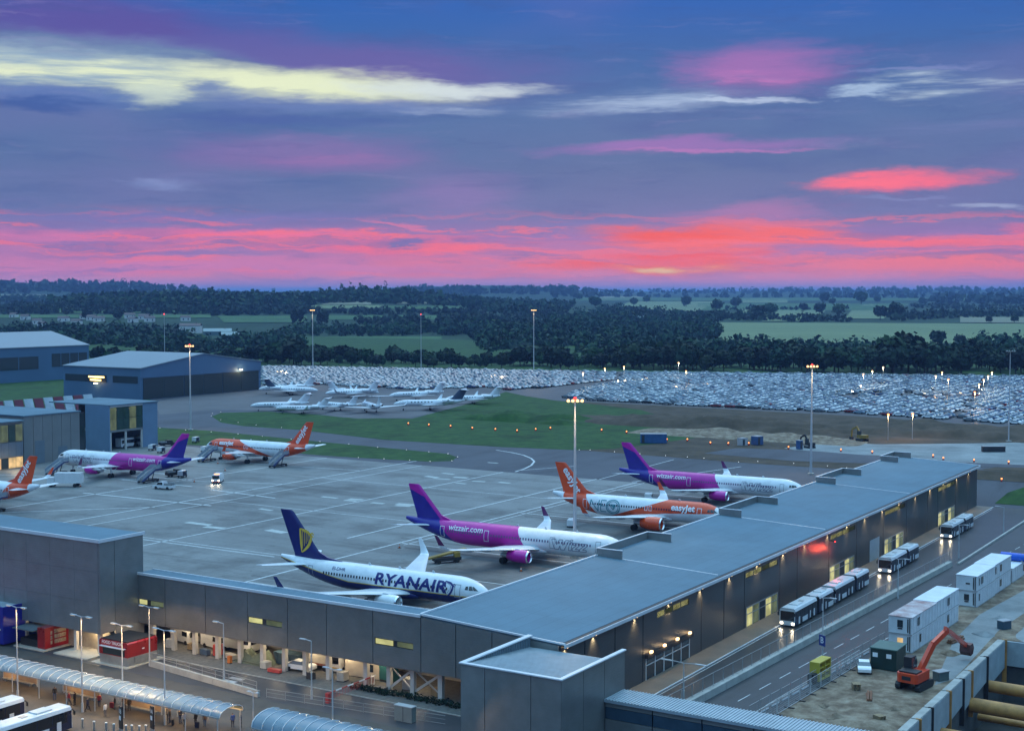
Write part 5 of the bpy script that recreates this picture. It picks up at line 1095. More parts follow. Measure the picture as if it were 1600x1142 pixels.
for D, x, y, a, c in px_cars[:300]:
    link('parked_car', CAR_MESH[c], None, (x, y, .03), a, label='%s car parked among the packed rows beyond the airfield' % CARC[c][0], category='car', group=GC)
rest = px_cars[300:]
V = []; F = []; MI = []; k = 0
for D, x, y, a, c in rest:
    ca, sa = math.cos(a), math.sin(a); h = 1 + .25 * (int(x * 7 + y * 13) % 5 == 0); P = np.stack([x + CV[:, 0] * ca - CV[:, 1] * sa, y + CV[:, 0] * sa + CV[:, 1] * ca, CV[:, 2] * h + .03], -1); V.append(P)
    F += [tuple(i + k for i in f) for f in CF]; MI += [c if m == 0 else (7 if m == 1 else 8) for m in CM]; k += len(CV)
me = bpy.data.meshes.new('parked_cars'); me.from_pydata(np.concatenate(V).tolist(), [], F)
for q in CARM + [M_carglass, M_tyre]: me.materials.append(q)
me.polygons.foreach_set('material_index', MI); me.update(); link('parked_cars', me, kind='stuff', label='hundreds of cars packed in rows behind the nearest ones', category='car')
px_sheet('car_park_ground', [(405, 572), (960, 580), (1660, 588), (1660, 674), (1340, 650), (1010, 634), (870, 626), (790, 614), (640, 612), (412, 610)], .026, M_asphalt_road)
# ------------------------------------------------------------------ lamp posts and masts
M_flood = glow('flood_lamp_warm', (1., .56, .20), 3.6)
def mast(u, v, top, label, lit=True, red=True, r=.34, cage=True):
    x, y = G(u, v, 0); D = unpolar(x, y)[1]; h = HCAM - (top - 458.7) * D / FPX; t = thing('floodlight_mast', label, 'mast', (x, y, 0), TH, 'floodlight masts round the airfield')
    MB().tube((0, 0, 0), (0, 0, h), r, r * .45, 10).build('pole', M_pale, t, 40); MB().box(-.7, .7, -.7, .7, 0, .35).build('base', M_concrete, t)
    if cage:
        MB().box(-.2, .2, -1.35, 1.35, h - .12, h).build('head_frame', M_pale, t)
        for k in range(4):
            a = -1.2 + k * .8; MB().ball((-.45, a, h + .1), .24, .27, .27, 8).build('floodlight', M_flood if lit else M_frame, t, 60)
        if red: MB().tube((0, 0, h + .05), (0, 0, h + .7), .28, .2, 8).build('warning_lamp', M_red, t)
        if lit: lamp('SPOT', (-1.1, 0, h), 9000, (1, .70, .38), .6, t, (-.55, 0, -1), 130, .8)
    return t
mast(298, 672, 541, 'lit mast between the two hangars and the terminal tower'); mast(898, 871, 627, 'lit mast rising beside the magenta airliner nearest the camera'); mast(1267, 741, 573, 'lit mast beside the farthest airliner along the pier')
mast(489, 578, 485, 'lit mast at the left end of the car park', True, False, .3); mast(834, 582, 485, 'lit mast at the middle of the car park', True, False, .3); mast(658, 582, 492, 'unlit thin mast between the two lit car park masts', False, True, .22, True)
mast(1576, 690, 549, 'unlit pole at the right edge by the car park', False, False, .22); mast(258, 600, 492, 'thin unlit pole behind the nearer hangar', False, True, .2, True)
def park_lamp(u, v, amber=False):
    x, y = G(u, v, 8.0); t = thing('street_lamp', ('amber' if amber else 'white') + ' lamp on a short post among the parked cars', 'street lamp', (x, y, 0), TH, 'lamps of the car park')
    MB().tube((0, 0, 0), (0, 0, 8), .09, .06, 6).build('pole', M_pale, t); MB().ball((0, 0, 8.1), .42, .42, .3, 8).build('lamp_head', M_orl if amber else M_flood, t, 60)
    lamp('POINT', (-.6, 0, 7.4), 1300, (1, .6, .25) if amber else (1, .84, .55), .4, t)
for u, v, a in ((945, 576, 0), (911, 583, 0), (975, 573, 0), (1060, 567, 0), (1072, 580, 1), (1349, 585, 0), (1363, 580, 0), (1380, 574, 0), (1462, 588, 0), (1472, 582, 0), (1482, 593, 1), (1530, 601, 0), (1537, 594, 0), (1544, 588, 0), (1550, 582, 0), (1523, 613, 1), (1388, 648, 1), (1426, 647, 1)): park_lamp(u, v, bool(a))
wl0 = None
for u, v in ((638, 661), (670, 663), (704, 665), (738, 668), (774, 670), (808, 672), (837, 670), (860, 668), (940, 671), (979, 674), (1013, 685), (1042, 686), (1074, 686), (1110, 691), (1138, 692), (1170, 692), (1232, 698), (1314, 702), (1363, 705), (1458, 711), (1474, 715), (1522, 718), (1576, 721), (1565, 748)):
    x, y = G(u, v, .7)
    if wl0 is None:
        wl0 = thing('warning_light', 'amber warning light on a small stand along the works fence', 'warning light', (x, y, 0), 0, 'amber lights along the works'); MB().box(-.5, .5, -.12, .12, 0, .5).build('stand', M_orl if False else mat('barrier_red', (.4, .04, .03), .5), wl0); MB().ball((0, 0, .75), .22, n=8).build('lamp', M_orl, wl0, 60)
    else: clone(wl0, (x, y, 0))
el0 = None
for u, v in [(250, 669), (290, 672), (330, 675), (372, 678), (410, 682), (455, 686), (500, 690), (545, 694), (590, 699), (635, 703), (670, 706), (700, 709), (715, 714), (706, 720), (672, 721), (640, 719), (600, 717), (560, 715), (330, 650), (332, 646), (345, 644), (345, 656), (372, 660), (400, 664), (440, 668), (905, 703), (922, 703), (960, 706), (1000, 709), (1040, 712), (1074, 714), (1100, 716), (1154, 722), (1184, 721), (1240, 724), (1293, 728), (1323, 731), (1347, 733)]:
    x, y = G(u, v, .3)
    if el0 is None: el0 = thing('taxiway_light', 'tiny white light at the taxiway edge', 'taxiway light', (x, y, 0), 0, 'edge lights of the taxiway'); MB().tube((0, 0, 0), (0, 0, .3), .08, n=6).build('stem', M_black, el0); MB().ball((0, 0, .36), .09, n=6).build('lamp', glow('edge_lamp', (.8, .9, 1.), 2.), el0)
    else: clone(el0, (x, y, 0))
def post(u, v, top, label, arms=2, z=LOW, rz=0., lit=0., armlen=1.9, group='lamp posts'):
    x, y = G(u, v, z); D = unpolar(x, y)[1]; h = HCAM - (top - 458.7) * D / FPX - z; t = thing('lamp_post', label, 'lamp post', (x, y, z), rz, group)
    MB().tube((0, 0, 0), (0, 0, h), .11, .06, 8).tube((0, 0, 0), (0, 0, 1.2), .15, n=8).build('pole', M_pale, t, 40)
    for k in range(arms):
        s = 1 if k == 0 else -1; MB().bar((0, 0, h), (0, s * armlen * .5, h + .12), .08, .08).build('arm', M_pale, t)
        hd = MB().box(-.16, .16, min(s * armlen * .5, s * armlen), max(s * armlen * .5, s * armlen), h + .06, h + .16).build('lamp_head', M_pale, t)
        if lit: MB().box(-.12, .12, min(s * armlen * .55, s * armlen * .95), max(s * armlen * .55, s * armlen * .95), h + .03, h + .055).build('lens', glow('street_lens', (1., .74, .42), 2.2), hd); lamp('SPOT', (0, s * armlen * .75, h), lit * 4.2, (1, .64, .28), .25, t, (0, 0, -1), 174, .4)
    return t
GP = 'tall double-armed lamp posts on the plaza'
post(28, 1092, 953, 'lamp post in front of the blue kiosk', 2, lit=420, group=GP); post(129, 1112, 968, 'lamp post rising behind the canopy left of the red kiosk', 2, lit=420, group=GP); post(192, 1102, 982, 'lamp post in front of the red kiosk', 2, lit=420, group=GP)
post(258, 1132, 990, 'lamp post right of the red kiosk behind the canopy', 2, lit=420, group=GP); post(234, 1040, 953, 'lamp post close to the link building beside the red kiosk', 2, group=GP, lit=260); post(350, 1062, 979, 'single-arm lamp post by the railing under the link windows', 1, group=GP, lit=200); post(487, 1092, 1007, 'single-arm lamp post by the sloping wall end', 1, group=GP)
post(520, 1148, 1052, 'lamp post in front of the second canopy', 2, group=GP, armlen=1.4); post(396, 1140, 1090, 'short black lamp post between the two canopies', 2, group=GP, armlen=.9); post(2, 990, 900, 'lamp post at the left edge before the tall block', 2, group=GP)
GR = 'lamp posts along the bus road'
pb = post(1285, 1040, 938, 'lamp post carrying a blue sign with the letter B', 2, rz=R(0), group=GR); post(1403, 935, 876, 'lamp post by the road wall behind the second bus', 2, group=GR); post(1498, 872, 822, 'lamp post by the road wall beside the farthest bus', 2, group=GR); post(1568, 832, 794, 'farthest lamp post of the bus road', 1, group=GR); post(1068, 1092, 1042, 'short double-armed lamp post by the pier gate', 2, group=GR, armlen=3.2)
def facing(mb, txt, size, o, m, parent, c=(0, 0), off=.03, bold=.01):   # lettering on a board in the local y-z plane that faces -x
    return text_on(mb, txt, size, lambda a, b: (-off, c[0] - a, c[1] + b), step=0, bold=bold).build('lettering', m, parent)
s = thing('letter_sign', 'blue sign board with white letter B', 'sign', (pb.location.x - .2, pb.location.y, LOW + 2.9), R(-30), None)
q = MB().box(-.04, .04, -.62, .62, 0, 1.5).build('board', mat('sign_blue', (.02, .045, .22), .4, var=.1), s); facing(MB(), 'B', 1.25, None, M_white_sign if 'M_white_sign' in globals() else mat('sign_white', (.8, .8, .8), .5, var=0), q, (0, .76), .05)
M_sw = MATS['sign_white']

# ------------------------------------------------------------------ buses
M_navy = mat('bus_navy', (.016, .018, .045), .22, var=.1, coat=.5); M_busw = mat('bus_white', (.68, .69, .69), .35, var=.08, coat=.3); M_buswin = mat('bus_glass', (.01, .012, .016), .06, var=0, spec=.9); M_bellow = mat('bellows_rubber', (.02, .02, .022), .8, var=.2); M_head = glow('headlamp', (1., .84, .58), 12.)
def bus(label, x, y, z, rz, group, lit=True, artic=True, cream=False):
    t = thing('articulated_bus' if artic else 'bus', label, 'bus', (x, y, z), rz, group); secs = [(0, 9.9), (11.0, 17.9)] if artic else [(0, 12.0)]
    for i, (a, b) in enumerate(secs):
        pr = [(-1.27, .32), (-1.27, 2.55), (-1.1, 2.86), (1.1, 2.86), (1.27, 2.55), (1.27, .32)]
        body = MB().prismx(pr, a, b).build('body', M_navy, t)
        MB().prismx([(-1.29, 2.5), (-1.14, 2.9), (-.98, 2.99), (.98, 2.99), (1.14, 2.9), (1.29, 2.5)], a + .05, b - .05).build('roof', M_busw, t)
        MB().box(a + 2.4, a + 4.6, -.75, .75, 2.99, 3.16).build('roof_unit', M_busw, t); MB().box(a + 5.6, a + 6.4, -.4, .4, 2.98, 3.05).build('roof_hatch', M_frame, t)
        for s in (-1, 1):
            n = 5 if i == 0 else 4; d = (b - a - 1.0) / n
            for k in range(n): MB().box(a + .6 + k * d + .05, a + .6 + (k + 1) * d - .05, s * 1.275 - .012, s * 1.275 + .012, 1.2, 2.45).build('window', M_buswin, body)
            for (p0, p1) in (((1.55, 2.2), (3.3, 5.6), (6.6, 7.0), (8.3, 8.9)) if i == 0 else ((1.2, 1.6), (3.0, 3.4), (4.4, 6.8))):
                MB().box(a + p0, a + p1, s * 1.275 - .014, s * 1.275 + .014, .36, 1.12 if p1 - p0 > .7 else 1.5).build('skirt_panel', M_busw, body)
        for wx in ((2.75, 7.75) if i == 0 and not artic else ((2.75, 7.6) if i == 0 else (2.2,))):
            for s in (-1, 1): MB().tube((a + wx, s * 1.0, .5), (a + wx, s * 1.29, .5), .5, n=14).build('wheel', M_tyre, t, 40)
    if artic:
        bl = MB()
        for k in range(6): x0 = 9.9 + k * .183; bl.box(x0 + .02, x0 + .16, -1.2 if k % 2 else -1.1, 1.2 if k % 2 else 1.1, .45, 2.85 if k % 2 else 2.75)
        bl.build('bellows', M_bellow, t)
    MB().box(-.05, -.005, -1.12, 1.12, 1.05, 2.5).build('windscreen', M_buswin, t); MB().box(-.08, -.006, -1.24, 1.24, .32, 1.0).build('front_panel', M_busw, t)
    MB().box(-.04, -.004, -1.26, -1.14, 1.02, 2.7).box(-.04, -.004, 1.14, 1.26, 1.02, 2.7).box(-.045, -.004, -1.14, 1.14, 2.52, 2.8).build('front_frame', M_busw, t)
    for s in (-1, 1): MB().bar((-.3, s * 1.35, 2.3), (-.02, s * 1.25, 2.6), .08, .1).box(-.4, -.25, s * 1.35 - .1, s * 1.35 + .1, 1.85, 2.35).build('mirror', M_black, t)
    for s in (-1, 1): MB().box(-.13, -.085, s * .92 - .2, s * .92 + .2, .5, .74).build('headlight', M_head if lit else M_lip, t)
    if lit:
        for s in (-1, 1): lamp('SPOT', (-.35, s * .92, .65), 80, (1, .82, .55), .1, t, (-1, 0, -.22), 80, .8)
    return t
GBU = 'articulated buses queued beside the pier'
bus('front bus of the queue with headlights on, at the nearest lit gate', 61.2, -25.6, LOW, 0, GBU); bus('second bus, close behind the front bus', 80.5, -25.5, LOW, 0, GBU, lit=False)
bus('third bus standing alone with headlights on beyond the grey door', 110.2, -26.0, LOW, 0, GBU); bus('farthest bus with headlights on near the pier end', 153.4, -26.0, LOW, 0, GBU)
GBL = 'single buses by the plaza canopy'
bus('single bus at the lower left corner, nearer the kerb signs', -32.7, 29.4, LOW, R(180), GBL, False, False); bus('single bus cut by the left edge behind the other plaza bus', -33.4, 37.0, LOW, R(180), GBL, False, False)

# ------------------------------------------------------------------ road, pavement, walls and fences on the right
MB().box(2, 203, -24.2, YW - .01, LOW, LOW + .12).build('pavement', mat('pavement_slabs', (.16, .13, .10), .6, var=.25, scale=.3), kind='structure'); MB().box(2, 203, -24.36, -24.2, LOW, LOW + .13).build('kerb', M_trim, kind='structure')
MB().sheet([(2, -30.2), (203, -36), (203, -24.36), (2, -24.36)], LOW + .004).build('bus_lane', ground_mat('bus_lane_asphalt', (.055, .052, .05), .25, scale=.15, rough=.35, bump=.12, bscale=5), kind='structure')
def ywall(x): return -30.2 - (x - 12) * .038
cw = thing('road_wall', 'long low concrete wall carrying a railing beside the bus road', 'wall', (68, ywall(68), LOW)); cwk = relmk(cw, 68, ywall(68))
for k in range(19):
    x0, x1 = 6 + k * 6.2, 6 + (k + 1) * 6.2 - .06; MB_ = MB().add([(x0, ywall(x0) - .45, 0), (x1, ywall(x1) - .45, 0), (x1, ywall(x1) + .45, 0), (x0, ywall(x0) + .45, 0), (x0, ywall(x0) - .4, .95), (x1, ywall(x1) - .4, .95), (x1, ywall(x1) + .4, .95), (x0, ywall(x0) + .4, .95)], [(0, 3, 2, 1), (4, 5, 6, 7), (0, 1, 5, 4), (1, 2, 6, 5), (2, 3, 7, 6), (3, 0, 4, 7)])
    cwk('wall_segment', MB_, M_concrete)
fr = MB()
for k in range(40): x = 7 + k * 3.0; fr.box(x - .04, x + .04, ywall(x) + .2, ywall(x) + .28, .95, 2.7)
fr.bar((7, ywall(7) + .24, 2.7), (124, ywall(124) + .24, 2.7), .05, .05); fr.bar((7, ywall(7) + .24, 1.1), (124, ywall(124) + .24, 1.1), .05, .05)
cwk('railing', fr, M_frame)
MB().box(126, 202, -35.6, -35.2, LOW, LOW + .35).build('kerb', M_concrete, kind='structure')
def dashes(pts, y_of, z, w, name='lane_marking', m=M_white_paint):
    b = MB()
    for x0, x1 in pts: b.add([(x0, y_of(x0) - w, z), (x1, y_of(x1) - w, z), (x1, y_of(x1) + w, z), (x0, y_of(x0) + w, z)], [(0, 1, 2, 3)])
    return b.build(name, m, kind='structure')
dashes([(14 + k * 6.4, 17.6 + k * 6.4) for k in range(24)], lambda x: -34.4 - (x - 19) * .052, LOW + .012, .07)
dashes([(12, 200)], lambda x: -38.2 - (x - 19) * .062, LOW + .012, .07); dashes([(12, 200)], lambda x: -24.75, LOW + .012, .06)
px_sheet('site_ground', [(1140, 1160), (1200, 1124), (1340, 1040), (1385, 1010), (1440, 960), (1600, 862), (1700, 860), (1700, 1000), (1600, 1001), (1560, 1003), (1490, 1062), (1380, 1160)], LOW + .02, M_dirt)
px_sheet('site_track', [(1490, 1000), (1530, 960), (1640, 900), (1640, 930), (1560, 985), (1510, 1040), (1490, 1060), (1460, 1070)], LOW + .03, M_chalk)
bank('earth_bank', 16, 34, -55.5, -46, .8, M_dirt, 21, 24, 14, LOW)
bank('earth_bank', 70, 110, -75, -56, 1.3, M_chalk, 22, 30, 16, LOW)
# crowd barriers and mesh fence panels
b0 = None
for k in range(15):
    x = 14 + k * 3.05; y = -38.9 - (x - 18) * .064
    if b0 is None:
        b0 = thing('crowd_barrier', 'thin white-footed pedestrian barrier in the line along the road edge', 'barrier', (x, y, LOW), R(-3.6), 'pedestrian barriers along the site road')
        f = MB(); f.bar((0, 0, .25), (2.6, 0, .25), .06, .06).bar((0, 0, 1.7), (2.6, 0, 1.7), .06, .06)
        for q in (0, 2.6): f.bar((q, 0, .1), (q, 0, 1.75), .06, .06)
        f.build('frame', M_frame, b0); MB().box(.3, 2.4, -.05, .05, .02, .16).build('foot_rail', M_trim, b0); g = MB()
        for q in range(1, 9): g.bar((q * .29, 0, .25), (q * .29, 0, 1.7), .02, .02)
        g.build('bars', M_frame, b0)
    else: clone(b0, (x, y, LOW))
fp0 = None
sf = thing('site_fence', 'mesh site fence with black block feet along the dirt yard', 'fence', (14, -40.7, LOW), R(-2.4))
for k in range(9):
    p = MB(); x = k * 3.55
    p.bar((x + .05, 0, .15), (x + 3.45, 0, .15), .05, .05).bar((x + .05, 0, 2.05), (x + 3.45, 0, 2.05), .05, .05).bar((x + .05, 0, .1), (x + .05, 0, 2.1), .05, .05).bar((x + 3.45, 0, .1), (x + 3.45, 0, 2.1), .05, .05)
    for q in range(1, 14): p.bar((x + q * .25, 0, .15), (x + q * .25, 0, 2.05), .012, .012)
    for q in range(1, 7): p.bar((x + .05, 0, .15 + q * .27), (x + 3.45, 0, .15 + q * .27), .012, .012)
    p.build('mesh_panel', M_pale, sf); MB().box(x - .15, x + .15, -.75, .55, 0, .14).build('block_foot', M_black, sf)
# yellow cabinet, white car, green shed
t = thing('yellow_cabinet', 'open yellow cabinet on the dirt edge beneath the letter sign', 'cabinet', (*G(1279, 1066, LOW), LOW), R(-4)); MB().box(0, 3.9, -.1, 1.3, .1, .3).box(0, .2, -.1, 1.3, .3, 2.5).box(3.7, 3.9, -.1, 1.3, .3, 2.5).box(1.9, 2.0, -.1, 1.3, .3, 2.5).box(0, 3.9, -.1, 1.3, 2.5, 2.65).box(.2, 3.7, 1.15, 1.3, .3, 2.5).build('carcass', mat('cabinet_yellow', (.50, .38, .04), .5, var=.15), t); MB().box(.2, 3.7, 0, 1.1, .9, 1.0).box(.2, 3.7, 0, 1.1, 1.7, 1.8).build('shelf', MATS['cabinet_yellow'], t); MB().box(-1.3, -.2, .1, 1.0, 0, 1.3).build('bin', M_black, t)
t = thing('site_shed', 'dark green steel shed at the foot of the cabin stack', 'shed', (*G(1360, 1044, LOW), LOW), R(-90)); MB().box(0, 3.6, 0, 4.5, .1, 2.9).build('wall', mat('shed_dark_green', (.012, .035, .03), .5, .1, .2), t); MB().box(-.1, 3.7, -.1, 4.6, 2.9, 3.05).build('roof', mat('shed_roof_green', (.06, .13, .11), .5, .1, .2), t)
for a in (.3, 2.2): MB().box(a, a + .7, -.03, -.005, 1.75, 2.35).build('notice', M_sw, t)
M_cab = mat('cabin_white', (.60, .64, .66), .45, .05, .12, .6); M_cabr = mat('cabin_roof', (.68, .71, .73), .5, .05, .1, .5); M_rust = mat('cabin_roof_rust', (.45, .12, .10), .6, 0, .5, .35, var2=(.62, .60, .60))
def cabin(x, y, z, l, label, side_win=((.45, .55),), end_win='mid', roof=None, lit=False):
    t = thing('site_cabin', label, 'site cabin', (x, y, z), R(-2.0), 'white stacked site cabins'); w = 3.4; h = 2.6
    bd = MB().box(0, l, -w, 0, .06, h - .08).build('wall', M_cab, t); MB().box(-.06, l + .06, -w - .06, .06, 0, .12).build('base_frame', M_frame, t); MB().box(-.08, l + .08, -w - .08, .08, h - .1, h).build('roof', roof or M_cabr, t)
    for k in range(8): a = l * (k + .5) / 8; MB().box(a - .05, a + .05, -w - .04, -w - .005, .15, h - .12).build('rib', M_cab, bd)
    for a, b in side_win: MB().box(l * a, l * b, -w - .08, -w - .045, .9, 2.1).build('window', M_glassdk, bd)
    if end_win == 'mid': MB().box(-.05, -.005, -w * .62, -w * .38, 1.0, 2.05).build('window', M_lit_warm if lit else M_glassdk, bd); MB().box(-.06, -.005, -w * .6, -w * .4, .72, .92).build('vent', M_joint, bd)
    else: MB().box(-.05, -.005, -w * .66, -w * .46, 1.1, 1.35).build('vent', M_joint, bd)
    MB().box(-.05, -.005, -w * .86, -w * .81, .3, 2.3).build('door_bar', M_joint, bd); MB().box(-.1, -.02, -w * .94, -w * .90, .2, 2.4).build('down_pipe', M_joint, bd); return t
cabin(55.6, -43.2, LOW + .05, 11.7, 'lower front cabin of the nearer stack, one window lit', lit=True, side_win=((.3, .36),)); cabin(55.5, -43.2, LOW + 2.68, 11.7, 'upper front cabin of the nearer stack with a reddish stained roof', roof=M_rust, side_win=((.22, .30),)); cabin(67.6, -43.4, LOW + .05, 11.8, 'lower rear cabin of the nearer stack', side_win=((.5, .57),)); cabin(67.6, -43.4, LOW + 2.68, 11.8, 'upper rear cabin of the nearer stack with a clean roof', side_win=((.5, .58),))
cabin(90.6, -44.0, LOW + .05, 11.0, 'lower front cabin of the farther stack with a dark end window', side_win=((.1, .13),)); cabin(90.5, -44.0, LOW + 2.68, 11.0, 'upper front cabin of the farther stack', end_win='vent', side_win=((.22, .32), (.1, .13))); cabin(101.8, -44.2, LOW + .05, 11.0, 'lower rear cabin of the farther stack', side_win=((.32, .42),)); cabin(101.8, -44.2, LOW + 2.68, 11.0, 'upper rear cabin of the farther stack', side_win=((.32, .42), (.05, .1))); cabin(114.2, -44.6, LOW + .05, 10.5, 'single low cabin behind the farther stack under a blue tank', side_win=((.7, .76),))
t = thing('blue_tank', 'bright blue rounded tank lying on the single low cabin', 'tank', (121.5, -46.5, LOW + 2.65), R(88)); MB().tube((-2.2, 0, .75), (2.2, 0, .75), .75, n=14).build('shell', mat('tank_blue', (.01, .10, .55), .35, var=.2), t, 40); MB().box(-1.8, -1.5, -.6, .6, 0, .3).box(1.5, 1.8, -.6, .6, 0, .3).build('saddle', M_frame, t)
t = thing('site_car', 'small pale car parked on the dirt beside the dark green shed', 'car', (*G(1350, 1048, LOW), LOW + .02), R(20)); link('body', CAR_MESH[0], t)
# excavator
t = thing('excavator', 'orange tracked excavator with its boom bent over the pit edge', 'excavator', (38.6, -51.8, LOW), R(-8)); M_ex = mat('digger_orange', (.62, .055, .012), .4, var=.15, coat=.3); M_exd = mat('digger_dark', (.02, .02, .022), .6, var=.2)
for s in (-1, 1):
    tr = MB().prismy([(-2.3, .35), (-2.0, 0.02), (2.0, 0.02), (2.3, .35), (2.3, .7), (2.0, .95), (-2.0, .95), (-2.3, .7)][::-1], s * 1.35 - .35, s * 1.35 + .35).build('track', M_exd, t); g = MB()
    for k in range(14): g.box(-2.0 + k * .3, -1.85 + k * .3, s * 1.35 - .38, s * 1.35 + .38, .93, 1.0)
    g.build('track_shoes', M_exd, tr)
bd = MB().prism([(-2.6, -1.1), (-2.2, -1.45), (1.4, -1.45), (1.6, -1.2), (1.6, 1.2), (1.4, 1.45), (-2.2, 1.45), (-2.6, 1.1)], 1.15, 2.35).build('upper_body', M_ex, t); MB().tube((0, 0, .6), (0, 0, 1.15), 1.0, n=14).build('slew_ring', M_exd, t); MB().box(-2.2, -.4, -1.2, 1.2, 2.35, 2.55).build('engine_cover', M_exd, bd); MB().box(-2.68, -2.58, -.6, .6, 1.5, 2.0).build('badge_panel', M_exd, bd)
cb = MB().prismy([(-.3, 2.35), (1.55, 2.35), (1.6, 3.2), (1.2, 3.95), (-.3, 3.95)][::-1], .35, 1.4).build('cab', M_exd, t); MB().prismy([(-.2, 2.5), (1.52, 2.5), (1.57, 3.2), (1.17, 3.85), (-.2, 3.85)][::-1], .33, 1.42).build('cab_glass', M_glassdk, cb)
_el = G(1480, 984, .6); _bk = G(1510, 1014, -4.4); ca, sa = math.cos(R(8)), math.sin(R(8))
def loc(p, z): dx, dy = p[0] - 38.6, p[1] + 51.8; return (dx * ca - dy * sa, dx * sa + dy * ca, z - LOW)
E1 = loc(_el, .6); B1 = loc(_bk, -4.4); M1 = (E1[0] * .45 + .5, E1[1] * .5 - .15, 5.2)
MB().bar((.9, -.3, 2.0), M1, .55, .8).bar(M1, E1, .5, .7).build('boom', M_ex, t); MB().bar((E1[0] - .7, E1[1], E1[2] + .35), (B1[0], B1[1], B1[2] + .5), .42, .6).build('stick', M_ex, t); MB().bar((1.5, -.2, 2.3), (M1[0] + .1, M1[1], M1[2] - .3), .18, .18).build('ram', M_lip, t)
bk = MB(); bk.prismy([(-.5, .8), (.5, .9), (.9, .2), (.6, -.6), (-.2, -.8), (-.7, -.2)][::-1], -.75, .75); bk.v = [(x + B1[0], y + B1[1], z + B1[2]) for x, y, z in bk.v]; bk.build('bucket', mat('bucket_steel', (.12, .05, .04), .5, .3, .3), t)
_r = random.Random(31)
for k, (x, y, s_, l) in enumerate(((20, -47.5, 1.5, 'brown soil heap nearest the bottom edge of the dirt yard'), (27, -52.5, 1.2, 'low soil heap by the pit wall below the excavator'), (24, -44.5, .9, 'small stony heap by the mesh fence'), (47, -50.5, 1.0, 'small soil heap left of the dark grey box'), (58, -51.5, 1.4, 'soil heap on the track behind the excavator bucket'), (72, -53, 1.6, 'grey heap beside the chalky track'), (84, -52.5, 1.2, 'grey heap near the farther cabin stack'))):
    t = thing('soil_heap', l, 'soil heap', (x, y, LOW + .02), _r.uniform(0, 6)); g = []
    for j in range(9):
        for i in range(12): a = i * math.pi / 6; rr = s_ * (1 - j / 8) * (1 + .25 * math.sin(3 * a + k) + _r.uniform(-.12, .12)); g.append((rr * math.cos(a), rr * math.sin(a) * .8, s_ * .5 * (j / 8) ** .8 + _r.uniform(-.04, .04) * (j > 0)))
    MB().add(g, [(j * 12 + i, j * 12 + (i + 1) % 12, (j + 1) * 12 + (i + 1) % 12, (j + 1) * 12 + i) for j in range(8) for i in range(12)]).build('heap', M_dirt if k < 5 else M_chalk, t, 60)
for x, y, rz_, l in ((30, -48.5, .3, 'stack of rusty pipes on the dirt in front of the excavator'), (66, -50.2, -.2, 'stack of rusty pipes by the nearer cabin stack')):
    t = thing('pipe_stack', l, 'pipes', (x, y, LOW + .02), rz_)
    for q, zz in ((-.35, .17), (0, .17), (.35, .17), (-.18, .47), (.18, .47)): MB().tube((-2, q, zz), (2, q, zz), .16, n=8).build('pipe', mat('rusty_pipe', (.20, .08, .035), .7, var=.3), t, 40)
for x, y, rz_, l in ((33.5, -45.6, .5, 'timber pallet stack on the dirt near the green shed'), (21.5, -52.4, 1.1, 'timber pallet stack at the bottom edge by the pit wall')):
    t = thing('pallet_stack', l, 'pallets', (x, y, LOW + .02), rz_)
    for q in range(5): MB().box(-.6, .6, -.5, .5, q * .17 + .1, q * .17 + .14).box(-.6, .6, -.5, -.38, q * .17, q * .17 + .1).box(-.6, .6, -.06, .06, q * .17, q * .17 + .1).box(-.6, .6, .38, .5, q * .17, q * .17 + .1).build('pallet', mat('pallet_wood', (.26, .18, .10), .8, var=.3, scale=3), t)
# cofferdam
pit = MB(); pit.sheet([(8, -110), (66.5, -110), (66.5, -57), (8, -57)], LOW - 8).build('pit_floor', mat('pit_mud', (.05, .045, .04), .9, var=.4, scale=.2), kind='structure')
MB().box(8, 66.5, -57, -56.6, LOW - 8, LOW - .1).box(66.5, 66.9, -110, -57, LOW - 8, LOW - .1).box(7.6, 8, -110, -57, LOW - 8, LOW - .1).box(8, 66.5, -110.4, -110, LOW - 8, LOW - .1).build('pit_wall', mat('pit_wall', (.07, .07, .07), .9, var=.35, scale=.4), kind='structure')
cf = thing('cofferdam', 'pit frame of pale concrete wall panels with yellow props', 'cofferdam', (37, -57, LOW)); ck = relmk(cf, 37, -57); M_pan = mat('pit_panel', (.30, .36, .38), .6, .05, .2, .4); M_prop = mat('yellow_prop', (.42, .20, .055), .55, var=.35, scale=.5)
x = 9.
for k, wdt in enumerate((6.6, 5.6, 5.4, 8.4, 6.6, 4.6, 8.6, 11.2)):
    dpt = -2.9 if k % 2 else -2.3; ck('wall_panel', MB().add([(x + .08, -57.35, 1.1), (x + wdt - .2, -57.35, 1.1), (x + wdt - .2, -57.35, dpt), (x + .08, -57.35, dpt - .5), (x + .08, -57.0, 1.1), (x + wdt - .2, -57.0, 1.1), (x + wdt - .2, -57.0, dpt), (x + .08, -57.0, dpt - .5)], [(0, 3, 2, 1), (4, 5, 6, 7), (0, 1, 5, 4), (1, 2, 6, 5), (2, 3, 7, 6), (3, 0, 4, 7)]), M_pan)
    ck('coping', MB().box(x + .1, x + wdt - .25, -57.3, -56.3, 1.1, 1.22), M_concrete); ck('pile', MB().box(x + wdt - .2, x + wdt + .06, -57.6, -56.9, -5, 1.3), M_prop if k % 2 else M_exd); x += wdt
for k in range(6): y0 = -57.2 - k * 8; ck('wall_panel', MB().box(66.1, 66.45, y0 - 7.8, y0, -2.6, 1.0), M_pan)
